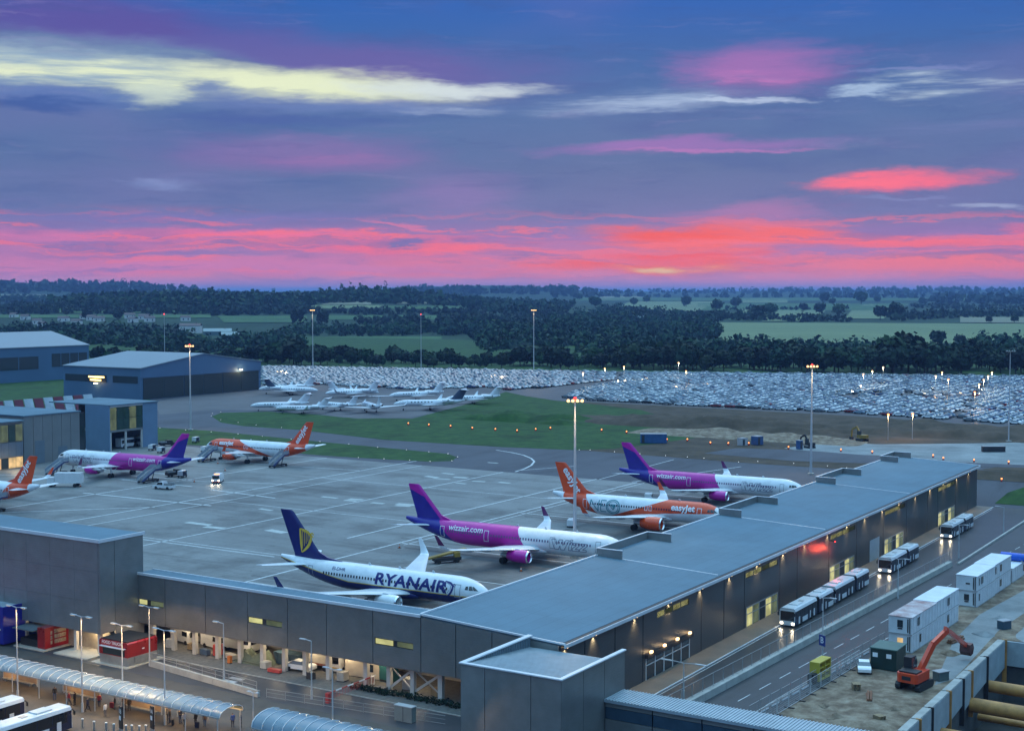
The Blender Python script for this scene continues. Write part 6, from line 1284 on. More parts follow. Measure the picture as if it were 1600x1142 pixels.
for px_, pz, rr in ((56, -3.2, .85), (46, -3.3, 1.0), (31, -3.4, 1.0), (23, -3.4, .85), (56, -6, .5), (39, -6, .6), (27, -6, .6), (50, -6, .5)):
    ck('prop', MB().tube((px_, -57.4, pz), (px_ - 3, -109, pz), rr, n=12), M_prop, smooth=40)
t = thing('pump_box', 'dark grey box on the dirt between the excavator and the pit wall', 'box', (*G(1470, 1062, LOW), LOW), R(-30)); MB().box(-.9, .9, -.6, .6, .05, 1.2).build('casing', mat('pump_grey', (.10, .13, .13), .5, var=.2), t); MB().box(-1, 1, -.7, .7, 1.2, 1.3).build('lid', M_frame, t)
t = thing('pump_box', 'dark blue box on the chalky track near the right edge', 'box', (*G(1569, 982, LOW), LOW), R(-30)); MB().box(-.9, .9, -.6, .6, .05, 1.3).build('casing', mat('pump_blue', (.03, .07, .10), .5, var=.2), t); MB().box(-1, 1, -.7, .7, 1.3, 1.4).build('lid', M_frame, t)
# ------------------------------------------------------------------ plaza at the lower left
MB().sheet([(-60, -16), (-11.2, -16), (-11.2, 100), (-60, 100)], LOW + .006).build('plaza_paving', M_plaza, kind='structure')
MB().sheet([(-11.2, -16), (-3.6, -16), (-3.6, 50), (-11.2, 50)], LOW + .010).build('service_road', ground_mat('service_road_asphalt', (.05, .053, .06), .25, scale=.15, rough=.5, bump=.1, bscale=5), kind='structure')
MB().sheet([(-3.6, -16), (8.9, -16), (8.9, 50), (-3.6, 50)], LOW + .014).build('undercroft_floor', mat('undercroft_gravel', (.13, .125, .115), .9, var=.35, scale=1.5, bump=.4), kind='structure')
MB().box(-3.75, -3.6, -16, 50, LOW, LOW + .12).build('kerb', M_concrete, kind='structure')
dashes([(-9, -8.2), (-7.6, -6.8), (-6.2, -5.4)], lambda x: 27, LOW + .02, 1.2, 'road_marking', mat('worn_marking', (.35, .35, .35), .6, var=.4))
# sloping retaining wall with rail
rw = thing('plaza_wall', 'pale low wall with a handrail along the service road', 'wall', (-10, 30, LOW))
rk = relmk(rw, -10, 30)
def yw(y): return -10.6 + (y - 19) * .14
for k in range(5):
    y0, y1 = 18.6 + k * 4.6, 18.6 + (k + 1) * 4.6 - .05; rk('wall_segment', MB().add([(yw(y0) - .25, y0, 0), (yw(y1) - .25, y1, 0), (yw(y1) + .25, y1, 0), (yw(y0) + .25, y0, 0), (yw(y0) - .2, y0, .85), (yw(y1) - .2, y1, .85), (yw(y1) + .2, y1, .85), (yw(y0) + .2, y0, .85)], [(0, 1, 2, 3), (7, 6, 5, 4), (0, 4, 5, 1), (1, 5, 6, 2), (2, 6, 7, 3), (3, 7, 4, 0)]), M_concrete)
f = MB()
for k in range(9): y = 19 + k * 2.8; f.tube((yw(y), y, .85), (yw(y), y, 1.95), .035, n=5)
for z in (1.4, 1.95): f.bar((yw(19), 19, z), (yw(41.4), 41.4, z), .05, .05)
rk('railing', f, M_frame)
fe = thing('guard_railing', 'grey guard railing between the plaza and the service road beside the stair block', 'fence', (-8, 4, LOW)); fk = relmk(fe, -8, 4)
for k in range(9):
    y0, y1 = 17.6 - k * 2.9, 17.6 - (k + 1) * 2.9 + .12; xq = -10.3 + k * .32; f = MB()
    f.bar((xq, y0, .15), (xq + .3, y1, .15), .05, .05).bar((xq, y0, 1.15), (xq + .3, y1, 1.15), .06, .06).bar((xq, y0, .7), (xq + .3, y1, .7), .03, .03).bar((xq, y0, 0), (xq, y0, 1.2), .06, .06)
    fk('rail_panel', f, M_frame)
t = thing('cabinet', 'grey-green service cabinet on the guard railing line near the stair block', 'cabinet', (-8.8, -3.4, LOW)); MB().box(-.45, .45, -1.3, 1.3, .05, 1.9).build('casing', mat('cabinet_grey_green', (.20, .23, .22), .5, .1, .15), t); MB().box(-.5, .5, -1.35, 1.35, 1.9, 2.0).build('lid', M_pale, t); MB().box(-.48, -.455, -.03, .03, .1, 1.85).build('door_gap', M_joint, t)
t = thing('barrier_gate', 'red and white arm barrier across the service road', 'barrier', (-7.9, 9.4, LOW)); q0 = MB().box(-.25, .25, -.25, .25, 0, 1.3).build('post', mat('barrier_post_red', (.45, .04, .04), .5, var=.1), t); MB().box(9.6, 9.8, .1, .2, 0, 1.25).box(9.6, 9.8, .5, .6, 0, 1.25).build('rest', M_sw, t)
for k in range(8): MB().box(.3 + k * 1.2, .3 + (k + 1) * 1.2, -.06, .06, 1.15, 1.3).build('arm_section', MATS['barrier_post_red'] if k % 2 == 0 else M_sw, t)
f = MB()
for k in range(30): f.box(.4 + k * .31, .43 + k * .31, -.02, .02, .35, 1.15)
f.build('arm_skirt', MATS['barrier_post_red'], t)
# arched canopies
def canopy(label, x0, x1, y0, y1, ze, zr, pane=1.55):
    t = thing('arched_canopy', label, 'canopy', (x0, y0, LOW), 0, 'translucent arched walkway canopies'); ck = relmk(t, x0, y0); W_ = x1 - x0; n = 8
    gm = mat('canopy_sheet', (.20, .27, .32), .25, var=.1, scale=.3); gm.node_tree.nodes['Principled BSDF'].inputs['Transmission Weight'].default_value = .16
    arc = [(x0 + W_ * (.5 - .5 * math.cos(math.pi * i / n)), ze - LOW + (zr - ze) * math.sin(math.pi * i / n) ** .9) for i in range(n + 1)]
    k = int(round((y1 - y0) / pane)); d = (y1 - y0) / k
    for j in range(k):
        a, b = y0 + j * d + .05, y0 + (j + 1) * d - .05
        vs = [(x, y, z + o) for y, o in ((a, 0), (b, 0)) for x, z in arc] + [(x, y, z - .05) for y in (a, b) for x, z in arc]; m = n + 1
        fs = [(i, i + 1, m + i + 1, m + i) for i in range(n)] + [(2 * m + i, 3 * m + i, 3 * m + i + 1, 2 * m + i + 1) for i in range(n)]
        ck('canopy_pane', MB().add(vs, fs), gm, smooth=60)
        r = MB(); y = y0 + j * d
        for i in range(n): r.bar((arc[i][0], y, arc[i][1] + .03), (arc[i + 1][0], y, arc[i + 1][1] + .03), .07, .08)
        ck('rib', r, M_trim)
    r = MB()
    for i in range(n): r.bar((arc[i][0], y1, arc[i][1] + .03), (arc[i + 1][0], y1, arc[i + 1][1] + .03), .1, .1)
    ck('rib', r, M_trim)
    for x in (x0, x1): ck('eave_beam', MB().box(x - .08, x + .08, y0, y1, ze - LOW - .15, ze - LOW), M_frame)
    y = y0 + .4
    while y < y1:
        for x in (x0 + .1, x1 - .1): ck('post', MB().tube((x, y, 0), (x, y, ze - LOW - .1), .07, n=6), M_pale)
        y += 5.2
    y = y0 + 2
    while y < y1:
        ck('strip_lamp', MB().box((x0 + x1) / 2 - .12, (x0 + x1) / 2 + .12, y - .7, y + .7, ze - LOW + .1, ze - LOW + .2), M_lampw)
        lamp('POINT', (W_ / 2, y - y0, ze - LOW - .15), 260, (1, .60, .24), .25, t); y += 6.5
    return t
canopy('long arched canopy crossing the plaza from the left edge', -26.1, -22.1, 10.6, 70, -3.35, -2.5)
canopy('second arched canopy at the bottom edge beside the stair block', -26.1, -20.7, -14, 5.6, -3.6, -2.2)
# back screens and benches below the long canopy
for k, (y, nm) in enumerate(((50, 'leftmost'), (38, 'middle'), (27, 'rightmost'))):
    t = thing('waiting_screen', 'pale waiting screen under the long canopy, %s of three' % nm, 'screen', (-22.7, y, LOW)); MB().box(-.05, .05, -3.4, 3.4, .35, 2.0).build('panel', mat('screen_board', (.36, .27, .19), .5, var=.25, scale=.5), t); MB().box(-.06, .06, -3.45, -3.35, 0, 2.1).box(-.06, .06, 3.35, 3.45, 0, 2.1).build('frame', M_pale, t); MB().box(-.6, -.12, -3, 3, .40, .46).box(-.5, -.2, -2.6, -2.4, 0, .4).box(-.5, -.2, 2.4, 2.6, 0, .4).build('bench', M_frame, t)
# kiosks
M_redk = mat('kiosk_red', (.26, .008, .008), .3, var=.2, scale=.5, coat=.4); M_bluek = mat('kiosk_blue', (.010, .014, .24), .35, var=.15, coat=.3); M_alu = mat('brushed_aluminium', (.36, .38, .38), .35, .6, .2)
def slab(x0, x1, y0, y1, name='kiosk_base'): MB().box(x0, x1, y0, y1, LOW, LOW + .18).build(name, mat('kiosk_slab', (.42, .40, .34), .7, var=.15, scale=.5), kind='structure')
slab(-10.6, -3.4, 43, 50.2); slab(-10.2, -5, 51.5, 58.5); slab(-10.4, -4.2, 60.4, 67)
t = thing('food_kiosk', 'red food kiosk with white lettering and a grey metal base', 'kiosk', (-10, 43.4, LOW + .18)); t2 = t
MB().box(0, 5.4, 0, 5.6, .05, 1.25).build('base_panel', M_alu, t); kb = MB().prismx([(-.05, 1.25), (-.05, 3.1), (.15, 3.3), (5.5, 3.3), (5.65, 3.1), (5.65, 1.25)][::-1], -.05, 5.45).build('body', M_redk, t)
MB().box(.15, 5.3, .2, 5.45, 3.3, 3.42).build('roof', M_black, t); MB().box(-.09, -.055, .5, 4.9, 1.35, 2.35).build('serving_hatch', M_glassdk, kb); MB().box(-.5, -.055, .3, 5.2, 2.42, 2.5).build('awning_bar', M_trim, kb); MB().box(1.2, 4.6, -.16, -.055, .35, 1.15).build('menu_board', M_alu, t); MB().box(2.6, 3.0, -.11, -.06, 2.0, 2.15).build('badge', M_sw, kb)
facing(MB(), 'FOOD TRUCK', .62, None, M_sw, kb, (3.1, 2.98), .065, .01); facing(MB(), 'BURGERS', .34, None, M_sw, kb, (2.2, 2.62), .065, .01) if False else None
t = thing('drink_kiosk', 'dark red open kiosk with a black counter canopy beside the blue kiosk', 'kiosk', (-9.8, 60.8, LOW + .18)); MB().box(0, 4.6, 0, 1.6, .05, 3.1).build('end_cabinet', M_redk, t); MB().box(.2, 4.5, 1.65, 5.6, .05, 1.1).build('counter', M_black, t); MB().box(-.8, 4.7, 1.65, 6.2, 2.55, 2.7).build('canopy_flap', mat('kiosk_canopy', (.10, .12, .13), .5, var=.2), t); MB().box(4.3, 4.5, 1.65, 5.6, 1.1, 2.5).build('back_panel', mat('kiosk_dark', (.04, .03, .03), .5, var=.3), t); MB().bar((0, 6.1, 0), (0, 6.1, 2.6), .1, .1).bar((4.4, 6.1, 0), (4.4, 6.1, 2.6), .1, .1).build('post', M_black, t)
for k in range(3): MB().box(1.0, 1.3, -.06, -.01, .6 + k * .7, 1.1 + k * .7).box(1.7, 3.8, -.06, -.01, .6 + k * .75, 1.15 + k * .75).build('menu_board', mat('menu_print', (.34, .26, .18), .5, var=.5, scale=3), t)
t = thing('blue_kiosk', 'large blue box kiosk with an open railed roof at the left edge', 'kiosk', (-11.4, 68, LOW)); MB().box(0, 6.6, 0, 12, .3, 5.4).build('body', M_bluek, t); r = MB(); r.box(0, 6.6, 0, .25, 5.4, 5.8).box(0, .25, .25, 12, 5.4, 5.8).box(6.35, 6.6, .25, 12, 5.4, 5.8); r.build('parapet', M_bluek, t); MB().box(.3, 6.3, .3, 11.8, 5.4, 5.55).build('roof', mat('kiosk_roof', (.30, .34, .38), .5, var=.2), t); MB().box(-.25, -.02, .5, 11, 2.4, 2.55).build('light_strip', M_trim, t)
for y in (1.6, 9.8):
    for x in (.1, 6.4): MB().tube((x, y, .45), (x + (.3 if x > 3 else -.3), y, .45), .45, n=12).build('wheel', M_tyre, t)
# stop signs and bins
def totem(u, txt, label):
    x, y = G(u, 1135, LOW + .5); t = thing('stop_sign', label, 'sign', (x, y, LOW), R(-20)); b = MB().box(-.09, .09, -.42, .42, .3, 3.0).build('board', M_black, t); MB().box(-.12, .12, -.45, .45, 0, .3).build('plinth', M_frame, t); facing(MB(), txt, .72, None, M_sw, b, (0, 2.4), .11, .01); MB().box(-.125, -.095, -.24, .24, 1.35, 1.85).build('pictogram', M_sw, b)
totem(189, '1B', 'black stop sign lettered 1B, left of the pair'); totem(238, '1A', 'black stop sign lettered 1A, right of the pair')
bl0 = None
for u, v in ((147, 1140), (166, 1142), (178, 1144), (197, 1146), (206, 1146), (218, 1147), (228, 1146), (129, 1136)):
    x, y = G(u, v, LOW)
    if bl0 is None: bl0 = thing('bollard', 'short pale bollard at the bus stop kerb', 'bollard', (x, y, LOW), 0, 'bollards of the bus stop'); MB().tube((0, 0, 0), (0, 0, 1.0), .12, n=8).build('post', M_alu, bl0); MB().tube((0, 0, 1.0), (0, 0, 1.08), .15, n=8).build('cap', M_sw, bl0)
    else: clone(bl0, (x, y, LOW))
# ------------------------------------------------------------------ people: one skinned body per pose, clothing as faces of the body
def body(pose):
    J = dict(pel=(0, 0, .95), spi=(0.02, 0, 1.18), che=(.02, 0, 1.38), nek=(.0, 0, 1.52), hd1=(.03, 0, 1.60), hd2=(.03, 0, 1.70))
    E_ = [('pel', 'spi'), ('spi', 'che'), ('che', 'nek'), ('nek', 'hd1'), ('hd1', 'hd2')]; Rr = dict(pel=.15, spi=.135, che=.155, nek=.055, hd1=.09, hd2=.085)
    st = .26 if pose == 'walk' else .02
    for s, n in ((1, 'l'), (-1, 'r')):
        k = s * st; arm = -k * .8
        J[n + 'hip'] = (0, s * .1, .88); J[n + 'kne'] = (k * .5 + .03, s * .11, .50); J[n + 'ank'] = (k - (.05 if k < 0 else 0), s * .11, .09); J[n + 'toe'] = (k + .16, s * .13, .045)
        J[n + 'sho'] = (.0, s * .19, 1.43); J[n + 'elb'] = (arm * .5 - .03, s * .26, 1.14); J[n + 'wri'] = (arm + .06, s * .26, .90); J[n + 'han'] = (arm + .09, s * .255, .80)
        if pose == 'carry': J[n + 'elb'] = (.05, s * .26, 1.16); J[n + 'wri'] = (.28, s * .16, 1.14); J[n + 'han'] = (.36, s * .10, 1.16)
        E_ += [('pel', n + 'hip'), (n + 'hip', n + 'kne'), (n + 'kne', n + 'ank'), (n + 'ank', n + 'toe'), ('che', n + 'sho'), (n + 'sho', n + 'elb'), (n + 'elb', n + 'wri'), (n + 'wri', n + 'han')]
        Rr.update({n + 'hip': .105, n + 'kne': .07, n + 'ank': .05, n + 'toe': .045, n + 'sho': .07, n + 'elb': .05, n + 'wri': .036, n + 'han': .035})
    nm = list(J); me = bpy.data.meshes.new('person'); me.from_pydata([J[q] for q in nm], [(nm.index(a), nm.index(b)) for a, b in E_], [])
    o = bpy.data.objects.new('tmp', me); COL.objects.link(o); o.modifiers.new('s', 'SKIN'); ss = o.modifiers.new('d', 'SUBSURF'); ss.levels = 1; ss.render_levels = 1
    for i, q in enumerate(nm): d = me.skin_vertices[0].data[i]; d.radius = (Rr[q], Rr[q] * (1.25 if q in ('che', 'pel', 'spi') else 1)); d.use_root = q == 'pel'
    bpy.context.view_layer.update(); out = bpy.data.meshes.new_from_object(o.evaluated_get(bpy.context.evaluated_depsgraph_get())); bpy.data.objects.remove(o); return out
BOD = {p: body(p) for p in ('stand', 'walk', 'carry')}
M_skin = mat('skin', (.42, .26, .18), .6, var=.1); M_hair = [mat('hair_dark', (.02, .014, .01), .7, var=0), mat('hair_brown', (.09, .05, .025), .7, var=0), mat('hair_fair', (.3, .2, .1), .7, var=0)]
CL = {n: mat('cloth_' + n, c, .85, var=.15) for n, c in dict(black=(.015, .015, .018), navy=(.015, .02, .05), red=(.35, .03, .03), grey=(.12, .12, .13), denim=(.05, .09, .18), white=(.6, .6, .6), brown=(.12, .07, .04), blue=(.03, .08, .3), green=(.04, .09, .05)).items()}
def person(x, y, rz, pose, top, leg, hair, label, h=1., z=LOW):
    t = thing('person', label, 'person', (x, y, z + .014), rz); t.scale = (h, h, h); me = BOD[pose].copy(); me.materials.clear()
    for q in (CL[leg], CL[top], M_skin, M_hair[hair], CL['black']): me.materials.append(q)
    mi = []
    for p in me.polygons:
        c = p.center; zz = c.z; arm = abs(c.y) > .2 and zz < 1.45
        mi.append(4 if zz < .1 else (2 if (arm and (zz < .88 or (pose == 'carry' and c.x > .24))) else (1 if (arm or .92 < zz < 1.50) else (0 if zz <= .92 else (3 if zz > 1.68 or (c.x < .0 and zz > 1.58) else 2)))))
    me.polygons.foreach_set('material_index', mi); me.polygons.foreach_set('use_smooth', [True] * len(mi)); link('body', me, t)
    f = MB(); f.ball((.115, .03, 1.655), .012, n=6).ball((.115, -.03, 1.655), .012, n=6).ball((.125, 0, 1.62), .016, n=6); f.build('face', CL['brown'], t)
    return t
for a in ((-25.6, 39.7, 1., 'stand', 'black', 'denim', 0, 'person in a black top and blue jeans, leftmost under the long canopy'), (-26.1, 36.4, 2.4, 'walk', 'red', 'grey', 1, 'person with a red top walking toward the plaza bus'), (-25.7, 35.8, 1.9, 'stand', 'black', 'black', 0, 'person in black right beside the one in the red top'),
          (-26.6, 32.4, -1.2, 'walk', 'navy', 'black', 0, 'person in navy striding in front of the canopy post'), (-24.6, 32.6, .4, 'stand', 'red', 'navy', 1, 'person in a red jacket and navy trousers at the middle screen'), (-24.2, 30.2, 2.6, 'stand', 'black', 'grey', 0, 'person in a dark coat between the canopy posts'),
          (-23.9, 28.9, -2.0, 'carry', 'brown', 'black', 2, 'person in brown holding a bag under the long canopy'), (-23.8, 28.1, 1.2, 'stand', 'black', 'black', 0, 'dark dressed person next to the one in brown'), (-24.2, 21.2, .6, 'stand', 'grey', 'black', 1, 'person in grey near the right end of the long canopy'),
          (-24.6, 20.2, 2.2, 'stand', 'black', 'navy', 0, 'person in a black jacket left in the crowd near the canopy end'), (-23.9, 19.2, -1.6, 'carry', 'navy', 'denim', 2, 'fair haired person in navy in the crowd near the canopy end'), (-24.4, 18.0, .2, 'walk', 'white', 'black', 0, 'person in a white top in the crowd near the canopy end'),
          (-23.6, 16.9, 1.5, 'stand', 'black', 'black', 1, 'person all in black in the crowd near the canopy end'), (-23.2, 15.8, -2.6, 'stand', 'brown', 'denim', 0, 'person in brown and jeans right in the crowd'), (-21.8, 12.6, 1.0, 'stand', 'blue', 'navy', 0, 'person in a bright blue jacket beyond the canopy end'), (-21.3, 11.8, -1.0, 'stand', 'navy', 'black', 1, 'person in a navy coat beyond the canopy end'),
          (-26.9, 28.9, 1.6, 'stand', 'white', 'grey', 0, 'person in a white shirt standing between the stop signs and the canopy'), (-20.4, 27.6, .3, 'stand', 'red', 'black', 0, 'person in red by the far side of the canopy')):
    person(*a, h=RNG.uniform(.94, 1.06))
sc = None
for (x, y, c, l) in ((-24.9, 19.4, 'black', 'black suitcase among the crowd near the canopy end'), (-24.1, 16.2, 'navy', 'navy suitcase at the right of the crowd'), (-25.9, 33.2, 'grey', 'grey suitcase beside the canopy post'), (-24.0, 31.0, 'red', 'red suitcase at the middle waiting screen')):
    t = thing('suitcase', l, 'suitcase', (x, y, LOW + .014), RNG.uniform(0, 3)); MB().box(-.14, .14, -.24, .24, .06, .72).build('shell', CL[c], t); MB().bar((0, -.1, .72), (0, -.1, 1.0), .02, .02).bar((0, .1, .72), (0, .1, 1.0), .02, .02).bar((0, -.1, 1.0), (0, .1, 1.0), .03, .03).build('handle', M_frame, t)
    for q in (-.2, .2): MB().tube((-.1, q, .03), (.1, q, .03), .03, n=6).build('wheel', M_tyre, t)

# ------------------------------------------------------------------ under the link building
t = thing('airside_minibus', 'white boxy minibus facing the road between the undercroft columns', 'minibus', (3.0, 17.6, LOW + .02), R(8)); MB().prismx([(-1.1, .35), (-1.1, 2.5), (-.95, 2.7), (.95, 2.7), (1.1, 2.5), (1.1, .35)], 0, 5.5).build('body', M_busw, t); MB().box(-.04, -.005, -.95, .95, 1.35, 2.4).build('windscreen', M_buswin, t); MB().box(-.05, -.005, -1, 1, .7, .9).build('stripe', mat('stripe_amber', (.5, .3, .04), .5), t)
for x in (1, 4.3):
    for s in (-1, 1): MB().tube((x, s * .8, .38), (x, s * 1.12, .38), .38, n=12).build('wheel', M_tyre, t)
t = thing('white_cabin', 'cream cabin with a small dark window behind the barrier rest', 'cabin', (3.6, 10.0, LOW + .02), R(4)); MB().box(0, 2.6, 0, 5.6, .1, 3.1).build('wall', mat('cream_wall', (.58, .52, .42), .6, var=.1), t); MB().box(-.04, -.005, 1.0, 1.7, 1.0, 2.0).build('window', M_glassdk, t); MB().box(-.1, 2.7, -.1, 5.7, 3.1, 3.2).build('roof', M_frame, t)
t = thing('teal_chute', 'dark teal sloping chute beside the cream cabin', 'chute', (3.4, 8.0, LOW + .02)); MB().prismx([(0, 0), (1.9, 0), (1.9, 3.3), (.9, 3.3)], 0, 2.2).build('side', mat('teal_sheet', (.015, .10, .11), .5, var=.2), t); MB().box(-.06, -.01, .2, 1.8, .1, .3).build('foot', M_black, t)
t = thing('tarpaulin_heap', 'olive green tarpaulin heap under the link beside a column', 'tarpaulin', (1.9, 30.5, LOW + .02)); _r = random.Random(5)
g = []; 
for j in range(9):
    for i in range(13):
        s_, q_ = i / 12, j / 8; e = min(1, min(s_, 1 - s_) * 4) * min(1, min(q_, 1 - q_) * 4); g.append((q_ * 3 - 1.5, s_ * 6.4 - 3.2, max(0, 1.9 * e * (.75 + .25 * math.sin(s_ * 9)) + _r.uniform(-.12, .12) * e)))
MB().add(g, [(j * 13 + i, j * 13 + i + 1, (j + 1) * 13 + i + 1, (j + 1) * 13 + i) for j in range(8) for i in range(12)]).build('sheet', mat('tarpaulin_olive', (.12, .15, .10), .7, var=.25, scale=1.5), t); MB().bar((-1.6, -2.9, .25), (-1.3, 2.9, .25), .06, .06).build('strap', M_black, t)
t = thing('skip', 'steel blue skip container under the link', 'skip', (2.6, 25.8, LOW + .02)); MB().prismx([(-2.2, 1.7), (-1.6, .1), (1.6, .1), (2.2, 1.7)], 0, 1.9).build('tub', mat('skip_blue', (.05, .10, .14), .6, .1, .25), t)
for k in range(5): MB().box(-.07, -.01, -1.5 + k * .7, -1.4 + k * .7, .3, 1.65).build('rib', MATS['skip_blue'], t)
t = thing('flatbed_trailer', 'brown flatbed trailer with a pale crate under the link', 'trailer', (3.2, 21.0, LOW + .02)); MB().box(0, 2.2, -2.6, 2.6, .7, .9).build('bed', mat('trailer_brown', (.16, .05, .03), .6, var=.3), t); MB().box(.2, 2.0, -2.2, 2.2, .92, 2.6).build('load', mat('crate_pale', (.45, .42, .36), .7, var=.2), t)
for y in (-1.8, 1.8): MB().tube((-.05, y, .35), (.2, y, .35), .35, n=12).build('wheel', M_tyre, t)
t = thing('parked_car', 'small white car half hidden under the link beside a column', 'car', (1.9, 22.4, LOW + .02), R(96)); link('body', CAR_MESH[0], t)
_r = random.Random(77)
for k, (x, y, w, d, h, c, l) in enumerate(((1.2, 46.6, .9, 1.2, 1.3, (.5, .5, .48), 'white goods crate at the left end under the link'), (2.2, 43.2, 1.2, .9, .9, (.30, .22, .12), 'brown pallet box behind the red kiosk'), (.9, 39.4, .7, 1.6, .8, (.06, .10, .16), 'low blue bin between link columns'), (1.6, 37.6, 1.0, 1.0, 1.6, (.45, .05, .04), 'red cage box under the link windows'),
        (1.2, 34.6, .8, 1.8, .7, (.42, .40, .36), 'pale crate left of the tarpaulin heap'), (-.6, 33.2, .5, .5, 1.0, (.55, .16, .03), 'orange bin on the verge by the link'), (.2, 27.2, 1.3, 1.0, .9, (.5, .48, .42), 'cream crate left of the steel blue skip'), (-.9, 24.6, .6, 2.0, .5, (.48, .06, .05), 'low red barrier block in front of the blue skip'),
        (-.6, 18.4, .9, .9, .9, (.03, .03, .035), 'black bin before the minibus'), (1.0, 14.2, 1.3, 1.1, 1.2, (.40, .38, .33), 'pale box right of the minibus'), (-.4, 6.6, .8, 1.4, .6, (.10, .10, .11), 'dark low box in front of the teal chute'), (2.4, 4.2, 1.1, 1.6, 1.5, (.36, .37, .36), 'grey box among the white braces'), (1.8, -.6, .9, 1.2, 1.0, (.30, .20, .10), 'brown box beside the last white column'))):
    t = thing('crate', l, 'crate', (x, y, LOW + .02), _r.uniform(-.3, .3)); m = mat('crate_paint_%d' % k, c, .6, var=.25); MB().box(-w / 2, w / 2, -d / 2, d / 2, .1, h).build('shell', m, t); MB().box(-w / 2 - .03, w / 2 + .03, -d / 2 - .03, d / 2 + .03, h, h + .05).build('lid', m, t); MB().box(-w / 2, w / 2, -d / 2, -d / 2 + .12, 0, .1).box(-w / 2, w / 2, d / 2 - .12, d / 2, 0, .1).build('skid', M_black, t)
t = thing('site_truck', 'grey truck parked deep under the link at the left', 'truck', (5.0, 33.5, LOW + .02), R(90)); MB().prismx([(-1.1, .5), (-1.1, 2.6), (1.1, 2.6), (1.1, .5)], 0, 1.9).build('cab', M_busw, t); MB().box(2.0, 6.5, -1.15, 1.15, .7, 2.9).build('box_body', mat('truck_grey', (.25, .27, .28), .5, var=.2), t); MB().box(-.03, -.005, -.95, .95, 1.5, 2.4).build('windscreen', M_buswin, t); MB().box(.4, 1.5, 1.105, 1.13, 1.5, 2.4).build('side_window', M_buswin, t)
for x in (.9, 5.3):
    for s in (-1, 1): MB().tube((x, s * .8, .45), (x, s * 1.15, .45), .45, n=12).build('wheel', M_tyre, t)
for (y, l) in ((38.6, 'white van under the link right of the red kiosk'), (44.8, 'white van deep under the link behind the red kiosk')):
    t = thing('van', l, 'van', (4.2, y, LOW + .02), R(80)); MB().prismx([(-.95, .35), (-.95, 1.5), (-.85, 2.2), (.85, 2.2), (.95, 1.5), (.95, .35)], 0, 4.8).build('body', M_busw, t); MB().box(.6, 1.8, .93, .97, 1.25, 1.95).build('side_window', M_buswin, t); MB().box(-.03, -.005, -.8, .8, 1.2, 2.0).build('windscreen', M_buswin, t)
    for x in (.9, 3.8):
        for s in (-1, 1): MB().tube((x, s * .75, .33), (x, s * 1.0, .33), .33, n=10).build('wheel', M_tyre, t)
hd = MB(); Qh = np.concatenate([leaf_cloud(-.9 + RNG.uniform(-.35, .35), y, LOW + .35, .55, .42, 40, .13, RNG) for y in np.arange(-8, 11, .55)]); link('low_hedge', quads_mesh('low_hedge', Qh, [M_leaf[0], M_leaf[3]], RNG.integers(0, 2, len(Qh))), kind='stuff', label='low dark shrubs along the foot of the undercroft', category='hedge')

# ------------------------------------------------------------------ stairs and ground vehicles on the apron
def stairs(x, y, rz, h, label, truck=False, col=None):
    t = thing('airstairs', label, 'airstairs', (x, y, .015), rz, 'stairs at the aircraft doors'); L_ = h * 1.55; cm = col or mat('stair_blue', (.04, .06, .16), .5, var=.2)
    for s in (-1, 1):
        MB().prismy([(0, .5), (.5, .45), (L_ + .2, h - .3), (L_ + 1.6, h - .3), (L_ + 1.6, h), (L_, h), (0, .8)][::-1], s * .85 - .05, s * .85 + .05).build('stringer', cm if s < 0 else M_pale, t)
        MB().bar((.1, s * .85, 1.75), (L_, s * .85, h + 1.0), .06, .06).bar((L_, s * .85, h + 1.0), (L_ + 1.6, s * .85, h + 1.0), .06, .06).bar((L_ + 1.6, s * .85, h), (L_ + 1.6, s * .85, h + 1.0), .06, .06).bar((.1, s * .85, .7), (.1, s * .85, 1.75), .06, .06).build('handrail', M_frame, t)
        MB().prismy([(.15, .95), (L_, h + .15), (L_ + 1.5, h + .15), (L_ + 1.5, h + .9), (L_, h + .9), (.15, 1.65)][::-1], s * .9 - .012, s * .9 + .012).build('side_sheet', mat('stair_sheet', (.30, .34, .40), .3, var=.15), t)
    st = MB(); n = int(h / .2)
    for k in range(n): st.box(L_ * k / n, L_ * (k + 1) / n, -.8, .8, h * (k + .6) / n, h * (k + 1) / n - .02)
    st.box(L_, L_ + 1.6, -.8, .8, h - .12, h); st.build('tread', M_alu, t, kind='stuff'); MB().box(.2, L_ + 1.2, -.7, .7, .35, .6).bar((L_ * .75, -.6, .5), (L_ * .95, -.6, h - .3), .14, .14).bar((L_ * .75, .6, .5), (L_ * .95, .6, h - .3), .14, .14).build('chassis', M_exd, t)
    for a in (.6, L_ + .6):
        for s in (-1, 1): MB().tube((a, s * .65, .3), (a, s * .92, .3), .3, n=10).build('wheel', M_tyre, t)
    return t
def airloc(key, x, y):
    o = AX[key]; c, s = math.cos(o.rotation_euler.z), math.sin(o.rotation_euler.z); return (o.location.x + x * c - y * s, o.location.y + x * s + y * c)
def door_stairs(key, x, side, h, label, gap=2.05):
    o = AX[key]; L_ = h * 1.55; px_, py_ = airloc(key, x, side * (gap + L_ + 1.7)); rz = o.rotation_euler.z - side * R(90); return stairs(px_, py_, rz, h, label)
door_stairs('wizz5', 35.9, -1, 3.15, 'stairs at the rear door of the magenta airliner facing left'); door_stairs('wizz5', 5.0, -1, 3.15, 'stairs at the nose door of the magenta airliner facing left', 2.0)
